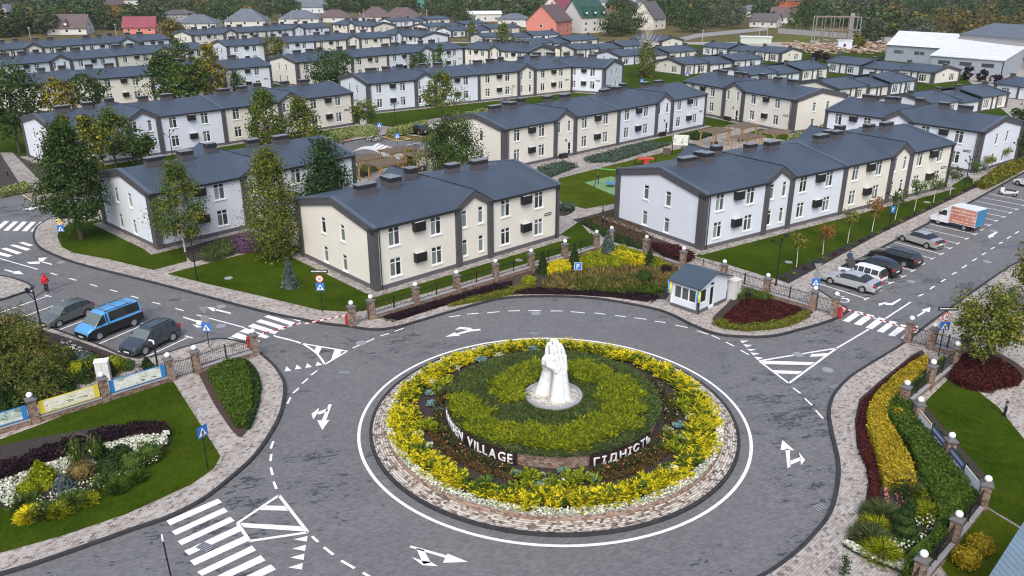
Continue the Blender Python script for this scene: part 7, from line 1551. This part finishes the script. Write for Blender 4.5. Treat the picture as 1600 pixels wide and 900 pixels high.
b = MB(); b.box(Lt,Lt+.02,-1.0,1.0,.70,2.52); b.build('rear_door', 'truck_blue', bx_); b = MB(); b.hexa([(Lc-.55,-.9,2.12),(Lc+.05,-.9,2.12),(Lc+.05,.9,2.12),(Lc-.55,.9,2.12),(Lc-.1,-.85,2.5),(Lc+.05,-.9,2.5),(Lc+.05,.9,2.5),(Lc-.1,.85,2.5)]); b.build('wind_deflector', 'car_white', t)
for sgn in (1,-1):
    for x in (.95, .95+wb):
        m = MB(); m.tube((x,sgn*.62,.36),(x,sgn*.93,.36),.36,n=18); wh = m.build('wheel', 'tyre_black', t); m = MB(); m.tube((x,sgn*.931,.36),(x,sgn*.945,.36),.2,n=12); m.build('rim', 'rim_silver', wh)
    m = MB(); m.box(-.02,.1,min(sgn*.6,sgn*.9),max(sgn*.6,sgn*.9),.72,.92); m.build('headlight', 'lamp_clear', t); m = MB(); m.box(1.0,1.1,min(sgn*.96,sgn*1.2),max(sgn*.96,sgn*1.2),1.3,1.6); m.build('mirror', 'plastic_black', t); m = MB(); m.box(Lt-.02,Lt+.04,min(sgn*.8,sgn*.98),max(sgn*.8,sgn*.98),.5,.64); m.build('tail_light', 'lamp_red', t)
# motorcycle, bicycles
def torus(mb, c, r, tr, n=18, k=6, axis='y'):
    b = len(mb.v)
    for i in range(n):
        a = 2*math.pi*i/n
        for j in range(k):
            e = 2*math.pi*j/k; rr = r+tr*math.cos(e); mb.v.append((c[0]+rr*math.cos(a), c[1]+tr*math.sin(e), c[2]+rr*math.sin(a)))
    for i in range(n):
        for j in range(k): mb.f.append((b+i*k+j, b+((i+1) % n)*k+j, b+((i+1) % n)*k+(j+1) % k, b+i*k+(j+1) % k)); mb.m.append(0)
P, Q = g(1563,304), g(1585,308); d = Q-P; t = thing('motor_scooter', 'white scooter motorcycle parked beyond the truck', 'motorcycle', (P.x,P.y,0), math.atan2(d.y,d.x)); wb = d.length
for x in (0, wb): m = MB(); torus(m, (x,0,.28), .2, .08); wh = m.build('wheel', 'tyre_black', t, True); m = MB(); m.tube((x,-.05,.28),(x,.05,.28),.15,n=10); m.build('rim', 'rim_silver', wh)
m = MB(); m.hexa([(-.05,-.18,.5),(.35,-.16,.25),(.35,.16,.25),(-.05,.18,.5),(.0,-.2,1.0),(.3,-.14,1.05),(.3,.14,1.05),(.0,.2,1.0)]); m.hexa([(.3,-.16,.22),(wb+.25,-.14,.55),(wb+.25,.14,.55),(.3,.16,.22),(.6,-.18,.62),(wb+.35,-.1,.85),(wb+.35,.1,.85),(.6,.18,.62)]); m.build('fairing', 'car_white', t); m = MB(); m.box(.55,wb+.1,-.16,.16,.72,.84); m.build('seat', 'plastic_black', t); m = MB(); m.tube((.1,-.34,1.08),(.1,.34,1.08),.025); m.tube((0,0,.3),(.15,0,1.08),.04); m.build('handlebar', 'plastic_black', t); m = MB(); m.hexa([(.0,-.16,1.05),(.08,-.16,1.05),(.08,.16,1.05),(.0,.16,1.05),(.1,-.13,1.4),(.14,-.13,1.4),(.14,.13,1.4),(.1,.13,1.4)]); m.build('windshield', 'car_glass', t)
def bike(label, px, rz, mt):
    P = g(*px, 0); t = thing('bicycle', label, 'bicycle', (P.x,P.y,0), R(rz), 'bicycles at the racks')
    for x in (-.52,.52): m = MB(); torus(m, (x,0,.34), .32, .022, 20, 5); m.build('wheel', 'tyre_black', t, True)
    m = MB()
    for a, b in (((-.52,0,.34),(-.15,0,.78)),((-.52,0,.34),(0,0,.3)),((0,0,.3),(-.18,0,.88)),((0,0,.3),(.36,0,.78)),((-.15,0,.78),(.36,0,.80)),((.36,0,.95),(.52,0,.34))): m.tube(a, b, .022, n=6)
    m.build('frame', mt, t); m = MB(); m.box(-.3,-.06,-.07,.07,.88,.93); m.build('saddle', 'plastic_black', t); m = MB(); m.tube((.33,-.28,1.0),(.33,.28,1.0),.016); m.tube((.36,0,.9),(.33,0,1.0),.016); m.build('handlebar', 'iron_black', t)
for i, (px, rz, mt, lab) in enumerate([((578,221),20,'car_white','white bicycle at the left of the rack by the crossing'),((583,222),35,'iron_black','black bicycle second in the rack by the crossing'),((588,222),15,'car_white','white bicycle third in the rack by the crossing'),((593,220),30,'car_silver','silver bicycle last in the rack by the crossing'),((546,223),40,'play_red','red bicycle leaning near the kerb, left of the rack'),((646,233),20,'iron_black','black bicycle beyond the pergolas'),((650,234),50,'iron_black','black bicycle close to the silver ones beyond the pergolas'),((660,237),25,'car_silver','silver bicycle beyond the pergolas, middle'),((667,236),40,'car_silver','silver bicycle beyond the pergolas, right')]): bike(lab, px, rz, mt)
# ---------------------------------------------------------------- pergolas and playground
def pergola(label, px, rz, L=4.6, W=3.4, h=2.5):
    P = g(*px, KERB); t = thing('pergola', label, 'pergola', (P.x,P.y,KERB), R(rz), 'wooden pergolas')
    for x in (-L/2+.4, L/2-.4):
        for y in (-W/2+.4, W/2-.4):
            m = MB(); m.box(x-.08,x+.08,y-.08,y+.08,0,h-.1); sx = 1 if x < 0 else -1; m.tube((x,y,h-.8),(x+sx*.55,y,h-.12),.05,n=4); m.build('post', 'wood_post', t)
    for y in (-W/2+.4, W/2-.4): m = MB(); m.box(-L/2,L/2,y-.05,y+.05,h-.1,h+.08); m.build('beam', 'wood_post', t)
    n = 15
    for i in range(n): x = -L/2+.1+(L-.2)*i/(n-1); m = MB(); m.box(x-.04,x+.04,-W/2,W/2,h+.08,h+.22); m.build('rafter', 'wood_lattice', t)
    for i in range(9): y = -W/2+.15+(W-.3)*i/8; m = MB(); m.box(-L/2,L/2,y-.035,y+.035,h+.222,h+.26); m.build('batten', 'wood_lattice', t)
    m = MB(); m.box(-.7,.7,-.4,.4,.7,.75); m.box(-.55,-.45,-.3,.3,0,.7); m.box(.45,.55,-.3,.3,0,.7); m.build('table', 'wood_dark', t)
pergola('wooden pergola with a table, left of the group behind the cream house', (571,276), 45); pergola('wooden pergola farthest in the group behind the cream house', (623,262), 45, 5.0); pergola('wooden pergola with lattice roof just above the cream house ridge', (604,284), 45); pergola('wooden pergola beside the large round dark tree', (660,268), 45)
pergola('wooden pergola left of the group before the end-on cream house', (1116,229), 40, 5.0); pergola('wooden pergola farthest in the group before the end-on cream house', (1158,221), 40, 5.0); pergola('wooden pergola nearest the terrace roof, before the end-on cream house', (1165,240), 40, 5.0); pergola('wooden pergola at the right of the group before the end-on cream house', (1208,231), 40, 5.0)
P = g(954,292,KERB); t = thing('nest_swing', 'green framed nest swing with a round blue seat', 'swing', (P.x,P.y,KERB), R(-22)); 
m = MB(); m.tube((-1.9,0,2.3),(1.9,0,2.3),.07); m.build('top_beam', 'play_green', t)
for x in (-1.8,1.8):
    for y in (-1,1): m = MB(); m.tube((x,0,2.3),(x*1.1,y*.95,0),.06); m.build('leg', 'iron_black', t)
    m = MB(); m.extr([(x,-.25,1.5),(x,.25,1.5),(x,.0,2.3)], (.04,0,0)); m.build('side_panel', 'play_green', t)
m = MB(); m.lathe([(.62,.45),(.70,.50),(.62,.55),(.1,.50)], 20); m.build('seat', 'play_blue', t)
for a in range(4): x, y = .6*math.cos(a*1.57+.78), .6*math.sin(a*1.57+.78); m = MB(); m.tube((x,y,.5),(x*.6,0,2.3),.012,n=4); m.build('rope', 'iron_black', t)
P = g(1008,258,KERB); t = thing('play_table', 'red play table structure on the playground lawn', 'play equipment', (P.x,P.y,KERB), R(10)); m = MB(); m.box(-1.2,1.2,-.6,.6,.95,1.08); m.build('top', 'play_red', t); m = MB(); m.box(-.4,.4,-.5,.5,.1,.95); m.build('body', 'play_red', t)
for x in (-1.6,1.6): m = MB(); m.tube((x,0,0),(x,0,1.1),.07); m.build('post', 'iron_black', t)
P = g(1062,243,KERB); t = thing('notice_board', 'pale notice board on black legs beside the playground', 'board', (P.x,P.y,KERB), R(-12)); m = MB(); m.box(-1.3,1.3,-.05,.05,1.6,3.2); m.build('panel', 'print_blue', t)
for x in (-1.2,1.2): m = MB(); m.box(x-.07,x+.07,-.06,.06,0,3.3); m.build('leg', 'iron_black', t)
m = MB(); m.box(-2.6,-1.4,.2,.3,0,1.0); m.build('low_screen', 'wood_dark', t)
P = g(1078,232,KERB); t = thing('round_planter', 'round orange rimmed play disc with dark green top', 'play equipment', (P.x,P.y,KERB)); m = MB(); m.lathe([(1.3,0),(1.3,.45),(1.2,.5)], 20); m.build('rim', 'rust_steel', t); m = MB(); m.lathe([(1.18,.5),(1.0,.62),(.3,.8)], 20); m.build('top', 'leaf_thuja', t)
P = g(576,246,0); t = thing('white_canopy', 'curved white canopy shelter beside the street', 'shelter', (P.x,P.y,0), R(-10)); m = MB(); k = 10
for i in range(k):
    a, b = math.pi*i/k, math.pi*(i+1)/k; m.hexa([(-2.6*math.cos(a),-1,.2+1.3*math.sin(a)),(-2.6*math.cos(b),-1,.2+1.3*math.sin(b)),(-2.6*math.cos(b),1,.2+1.3*math.sin(b)),(-2.6*math.cos(a),1,.2+1.3*math.sin(a)),(-2.6*math.cos(a),-1,.28+1.3*math.sin(a)),(-2.6*math.cos(b),-1,.28+1.3*math.sin(b)),(-2.6*math.cos(b),1,.28+1.3*math.sin(b)),(-2.6*math.cos(a),1,.28+1.3*math.sin(a))])
m.build('shell', 'plastic_pale', t)
for x in (-2.5,2.5): m = MB(); m.box(x-.05,x+.05,-1,1,0,.4); m.build('foot', 'steel_grey', t)
P = g(568,194,KERB); t = thing('white_cabinet', 'white utility cabinet on the path by the left terrace end', 'cabinet', (P.x,P.y,KERB), .7); m = MB(); m.box(-.5,.5,-.4,.4,0,2.2); m.build('body', 'plastic_pale', t); m = MB(); m.box(-.01,.01,-.42,-.402,.1,2.1); m.build('door_seam', 'kerb_grey', t); m = MB(); m.box(-.55,.55,-.45,.45,2.2,2.28); m.build('lid', 'plastic_pale', t)
# ---------------------------------------------------------------- person
def skin_body(verts, edges, root=0, sub=2):
    me = bpy.data.meshes.new('body'); me.from_pydata([v[:3] for v in verts], edges, []); o = bpy.data.objects.new('tmp', me); col.objects.link(o)
    sk = o.modifiers.new('s', 'SKIN'); 
    if not me.skin_vertices: 
        bm = bmesh.new(); bm.from_mesh(me); bm.verts.layers.skin.verify(); bm.to_mesh(me); bm.free()
    for i, v in enumerate(me.skin_vertices[0].data): v.radius = (verts[i][3], verts[i][4]); v.use_root = i == root
    s = o.modifiers.new('d', 'SUBSURF'); s.levels = sub; s.render_levels = sub
    dg = bpy.context.evaluated_depsgraph_get(); m2 = bpy.data.meshes.new_from_object(o.evaluated_get(dg)); bpy.data.objects.remove(o); return m2
def person(label, px, rz, jacket, legs, hood=True, h=1.75, z=0, lean=0):
    P = g(*px, z); V = [(0,0,.95,.17,.13),(0,.0,1.2,.19,.14),(0,-lean*.15,1.42,.20,.13),(0,-lean*.25,1.53,.07,.07),(0,-.02-lean*.3,1.66,.105,.12),(0,-.02-lean*.3,1.74,.07,.08),
      (.10,0,.90,.10,.11),(.11,-.12,.50,.075,.08),(.11,-.05,.10,.055,.06),(.11,-.2,.04,.05,.035),
      (-.10,0,.90,.10,.11),(-.11,.06,.50,.075,.08),(-.11,.24,.14,.055,.06),(-.11,.12,.05,.05,.035),
      (.21,0,1.42,.075,.08),(.27,.08,1.15,.06,.065),(.26,-.06-lean*.3,.93,.045,.045),(.25,-.13-lean*.3,.85,.04,.03),
      (-.21,0,1.42,.075,.08),(-.27,-.02,1.15,.06,.065),(-.25,-.16-lean*.3,.97,.045,.045),(-.24,-.23-lean*.3,.90,.04,.03)]
    E = [(0,1),(1,2),(2,3),(3,4),(4,5),(0,6),(6,7),(7,8),(8,9),(0,10),(10,11),(11,12),(12,13),(2,14),(14,15),(15,16),(16,17),(2,18),(18,19),(19,20),(20,21)]
    me = skin_body(V, E); me.name = 'person'; me.materials.clear()
    for mt in (jacket, legs, 'skin', 'shoe_dark'): me.materials.append(M(mt))
    for p in me.polygons:
        c = p.center; p.use_smooth = True
        p.material_index = 3 if c.z < .10 else (2 if (c.z < .90 and abs(c.x) > .2) or (c.z > 1.53 and (not hood or c.y < -.09)) else (0 if c.z > .86 else 1))
    o = obj('person', me, None, label, 'person', None, None, (P.x,P.y,z), R(rz)); o.scale = (h/1.80,)*3
    if hood:
        m = MB(); m.ball((0,.01,1.665), .135, 12, 10, sz=1.15); hd = m.mesh('hood', jacket, True)
        bm = bmesh.new(); bm.from_mesh(hd); bmesh.ops.delete(bm, geom=[f for f in bm.faces if f.calc_center_median().y < -.07 and abs(f.calc_center_median().z-1.66) < .1], context='FACES'); bm.to_mesh(hd); bm.free(); obj('hood', hd, o)
        m = MB(); m.box(-.13,.13,.13,.20,1.18,1.45); m.build('backpack_fold', jacket, o)
    else:
        m = MB(); m.ball((0,.0,1.70), .115, 10, 8, sz=.8); obj('hair', m.mesh('hair', 'bark_brown', True), o)
    return o
person('person in a red hooded jacket and black trousers walking on the road', (74,456.5), 200, 'jacket_red', 'trousers_black', True, 1.72)
person('person in dark blue leaning over the open bonnet of the white estate', (1325,418), 120, 'jeans_blue', 'jeans_blue', False, 1.75, KERB, .9)
# ================================================================ far trees, poles, yard
def far_tree_mesh(seed, n=26, per=11, leaf=.95, kind='round'):
    cl, V, F = crown(kind, 1.0, .42, seed, n, per, leaf*.13, .08); return V, F
protos = [far_tree_mesh(200+i, kind=('round','round','column','round')[i % 4]) for i in range(6)]
rng = np.random.default_rng(77)
houses_px = [(112,53,48),(222,52,36),(283,33,40),(312,44,42),(388,40,48),(470,36,52),(489,20,42),(524,34,45),(588,33,42),(629,33,46),(757,33,34),(804,41,36),(858,54,40),(872,38,26),(913,50,34),(949,42,18),(1012,45,26),(1228,17,30),(1196,42,26),(1222,36,24),(174,19,22),(205,13,30),(20,27,14),(432,13,14),(662,12,12),(388,24,20),(938,12,26),(1000,11,18),(1172,26,16)]
def clear(x, y, pad=0):
    for hx, hy, hw_ in houses_px:
        if abs(x-hx) < hw_*.62+pad and -3 < y-hy < 26: return False
    return True
groups = {'leaf_far': [], 'leaf_oak': [], 'leaf_fargold': [], 'leaf_fargrey': [], 'leaf_red': []}
cnt = 0
def front(x):                                          # nearest photo row where trees may stand, left to right
    return np.interp(x, [-100,0,70,160,200,300,420,520,600,700,830,940,960,1010,1100,1190,1290,1350,1420,1600,1700], [62,60,56,46,50,38,32,24,20,28,34,44,54,48,42,38,52,70,62,60,60])
for k in range(2600):
    x = rng.uniform(-60,1680); fy = float(front(x)); y = rng.uniform(-12, fy)
    if not clear(x, y): continue
    P = g(x, y); dist = P.length
    if dist > 1500 or dist < 150: continue
    if 1250 < x < 1345 and 42 < y < 100: continue
    hgt = rng.uniform(6.5,12)*(1.0 if y > 18 else 1.25); 
    if x > 1400 and y > 28: hgt *= rng.choice([.25,.35,.5,.9]); mt = rng.choice(['leaf_fargold','leaf_far','leaf_fargold','leaf_fargrey','leaf_red'], p=[.38,.28,.17,.14,.03])
    else: mt = rng.choice(['leaf_far','leaf_oak','leaf_fargold','leaf_fargrey'], p=[.52,.26,.08,.14])
    groups[mt].append((P.x, P.y, hgt, rng.uniform(.85,1.35)*hgt, rng.uniform(0,6.28), rng.integers(len(protos)))); cnt += 1
VV = []; FF = []; MI = []; off = 0; mats = list(groups)
for mi, mt in enumerate(mats):
    for X, Y, h, wd, a, pi in groups[mt]:
        V, F = protos[pi]; c, s = math.cos(a), math.sin(a); x = V[:,0]*c-V[:,1]*s; y = V[:,0]*s+V[:,1]*c
        VV.append(np.column_stack([x*wd+X, y*wd+Y, V[:,2]*h-.1])); FF.append(F+off); off += len(V); MI.append(np.full(len(F), mi))
stuff('far_wood', 'mass of far trees and bushes behind the village and old houses', 'trees', np.concatenate(VV), np.concatenate(FF), mats, np.concatenate(MI))
# single large trees that stand out against the far wood
FT = [((375,36),2,64,'leaf_oak','huge dark tree behind the grey hipped roofs',15),((445,30),-4,40,'leaf_oak','large dark round tree left of the white gabled far house',14),((983,52),20,50,'leaf_oak','dense dark tree beside the cream steep gable house',12),((960,56),30,50,'leaf_far','bushy tree right of the green roofed house',10),((1080,50),8,60,'leaf_oak','broad dark tree above the meadow, left',13),((1135,44),4,66,'leaf_fargrey','grey green willow-like tree above the meadow',13),((1262,50),-6,70,'leaf_oak','large dark tree left of the steel frame',14),((1362,66),28,34,'leaf_fargrey','pale grey green willow beside the steel frame',9),((1428,66),26,50,'leaf_fargrey','pale round bushy tree above the warehouse',9),((700,30),5,44,'leaf_far','round green tree behind the farthest bungalows',10),((725,38),17,24,'leaf_far','small round tree left of the white shed',7),((188,46),14,34,'leaf_fargold','yellowish tree between brown and pink old houses',10),((170,46),18,34,'leaf_oak','dark tree right of the big brown roof',11),((272,62),34,34,'leaf_fargold','yellow tree by the end of the left terraces',9),((1340,76),53,20,'leaf_turning','bright yellow green bush by the wood pile',5),((755,16),-10,50,'leaf_far','bushy tree at the top centre',12),((610,22),-8,50,'leaf_far','large dark green tree at the top left of centre',12)]
for i, (b, tp, w_, mt, lab, hh) in enumerate(FT):
    P = g(*b); t = thing('far_tree', lab, 'tree', (P.x,P.y,-.05), 0, 'single trees in the far wood'); r_ = px_m(P, w_)/2; cl, V, F = crown('round', hh, r_, 300+i, 60, 26, .9, .05); obj('crown', np_mesh('crown', V, F, mt), t); obj('trunk', trunk_mesh(hh, r_, cl, i, 'bark_brown', .05, .7), t)
# dark red columnar shrubs by the warehouse
for i, (px, tp, lab) in enumerate([((1274,95),79,'dark purple shrub left by the wood pile road'),((1291,98),83,'dark purple shrub right by the wood pile road'),((1509,126),105,'dark purple tree left before the low warehouse'),((1533,129),108,'dark purple tree right before the low warehouse'),((1556,132),115,'dark purple shrub by the open warehouse bay')]): T(lab, px, tp, 15, 'leaf_darkpurple', n=40, per=24, leaf=.4, z0=.1, seed=140+i, name='purple_shrub')
# concrete poles
for px, tp, lab in [((1185,66),46,'pale concrete pole in the meadow above the bungalows'),((1276,84),60,'pale concrete pole by the wood pile'),((1528,70),46,'leaning concrete pole above the warehouses'),((1516,112),83,'concrete pole before the low warehouse'),((1097,68),46,'concrete pole left of the meadow'),((48,60),44,'concrete pole with a brace at far left'),((182,56),36,'concrete pole beside the pink old house'),((667,32),14,'concrete pole behind the farthest bungalows'),((730,36),12,'concrete pole left of the white shed'),((569,36),14,'concrete pole by the brown hipped roofs'),((296,44),26,'concrete pole by the left grey hipped roof'),((455,38),20,'concrete pole before the wide grey hipped roof'),((378,40),24,'concrete pole before the tall grey hipped roof'),((1198,60),38,'pole at the right of the meadow')]:
    P = g(*px); h = max(5.0, top_h(P, tp)); t = thing('utility_pole', lab, 'pole', (P.x,P.y,-.05)); m = MB(); m.tube((0,0,0),(0,0,h),.16,.10,6); m.build('shaft', 'concrete_pole', t); m = MB(); m.box(-.7,.7,-.05,.05,h-.6,h-.45); m.build('cross_arm', 'concrete_pole', t)
# steel frame with the wood pile
P = g(1305,74); t = thing('steel_frame', 'rusty open steel gantry frame above the timber yard', 'steel frame', (P.x,P.y,0), R(-8)); Lx = px_m(P, 66); H_ = top_h(P, 26)
for i in range(6):
    for y in (0, 5): m = MB(); x = -Lx/2+Lx*i/5; m.box(x-.14,x+.14,y-.14,y+.14,0,H_); m.build('column', 'steel_grey' if i in (0,5) else 'rust_steel', t)
for z in (H_-.3, H_*.55):
    for y in (0, 5): m = MB(); m.box(-Lx/2,Lx/2,y-.12,y+.12,z,z+.35); m.build('beam', 'rust_steel', t)
for i in range(5): m = MB(); x0, x1 = -Lx/2+Lx*i/5, -Lx/2+Lx*(i+1)/5; m.tube((x0,0,H_*.1),(x1,0,H_*.55),.08,n=4); m.build('brace', 'rust_steel', t)
m = MB(); m.box(Lx*.25,Lx*.34,0,.4,0,H_*1.12); m.build('tall_column', 'steel_grey', t)
P = g(1318,78); t = thing('white_cabin', 'small white cabin under the steel frame', 'cabin', (P.x,P.y,0), R(-8)); m = MB(); m.box(-2.5,2.5,-1.2,1.2,0,3.4); m.build('body', 'plaster_white', t); m = MB(); m.box(-2.7,2.7,-1.4,1.4,3.4,3.6); m.build('roof', 'roof_white', t); m = MB(); m.box(-.5,.3,-1.24,-1.202,1.2,2.3); m.build('window', 'glass_dark', t)
rg = np.random.default_rng(5); Vs = []; m = MB()
for i in range(420):
    x, y = rg.uniform(1225,1388), rg.normal(78,3.5)-abs(rg.normal())*2
    P = g(x, min(84,max(66,y))); l = rg.uniform(.6,2.2); a = rg.uniform(0,3.14); z = abs(rg.normal())*.6
    m.tube((P.x-l*math.cos(a),P.y-l*math.sin(a),z),(P.x+l*math.cos(a),P.y+l*math.sin(a),z+rg.uniform(0,.5)),rg.uniform(.12,.32),n=5,m=int(rg.integers(3)))
m.build('timber_pile', [flat('timber_a', (.34,.22,.13), .9), flat('timber_b', (.22,.13,.08), .9), flat('timber_c', (.45,.40,.33), .9)], None, kind='stuff', label='untidy pile of logs and planks by the steel frame', cat='timber')
P0, P1 = g(1340,66), g(1480,70); t = thing('concrete_fence', 'long grey concrete fence behind the timber yard', 'fence', tuple(P0)); d = P1-P0; n = 16
for i in range(n): m = MB(); a, b = d*(i/n), d*((i+.97)/n); wallstrip(m, [a,b], .2, 0, 2.3); m.build('panel', 'concrete_pale', t)
P0, P1 = g(1215,52), g(1345,62); t = thing('concrete_fence', 'grey concrete fence left of the timber yard', 'fence', tuple(P0)); d = P1-P0
for i in range(n): m = MB(); a, b = d*(i/n), d*((i+.97)/n); wallstrip(m, [a,b], .2, 0, 2.3); m.build('panel', 'concrete_pale', t)
P = g(1180,68); t = thing('greenhouse', 'pale glass greenhouse with a white roof in the meadow', 'greenhouse', (P.x,P.y,0), R(-12)); m = MB(); m.box(-6,6,-2.5,2.5,0,2.6); m.build('wall', flat('greenhouse_glass', (.45,.52,.45), .3), t); m = MB(); m.box(-6.3,6.3,-2.8,2.8,2.6,2.8); m.build('roof', 'roof_white', t)
# ---------------------------------------------------------------- air
m = MB(); m.box(-1500,1500,-12,1700,-1.2,34); hz = m.mesh('haze', 'road_setts'); hz.materials.clear()
hm_ = bpy.data.materials.new('haze'); hm_.use_nodes = True; tt = hm_.node_tree
for n_ in list(tt.nodes):
    if n_.type == 'BSDF_PRINCIPLED': tt.nodes.remove(n_)
pv = tt.nodes.new('ShaderNodeVolumePrincipled'); pv.inputs['Color'].default_value = (.86,.90,.96,1); pv.inputs['Density'].default_value = .00012; pv.inputs['Anisotropy'].default_value = .2
tt.links.new(pv.outputs[0], [n_ for n_ in tt.nodes if n_.type == 'OUTPUT_MATERIAL'][0].inputs['Volume']); hz.materials.append(hm_); hm_.cycles.homogeneous_volume = True if hasattr(hm_.cycles, 'homogeneous_volume') else True
obj('haze', hz, None, kind='stuff', label='thin pale haze filling the air over the village', cat='haze')
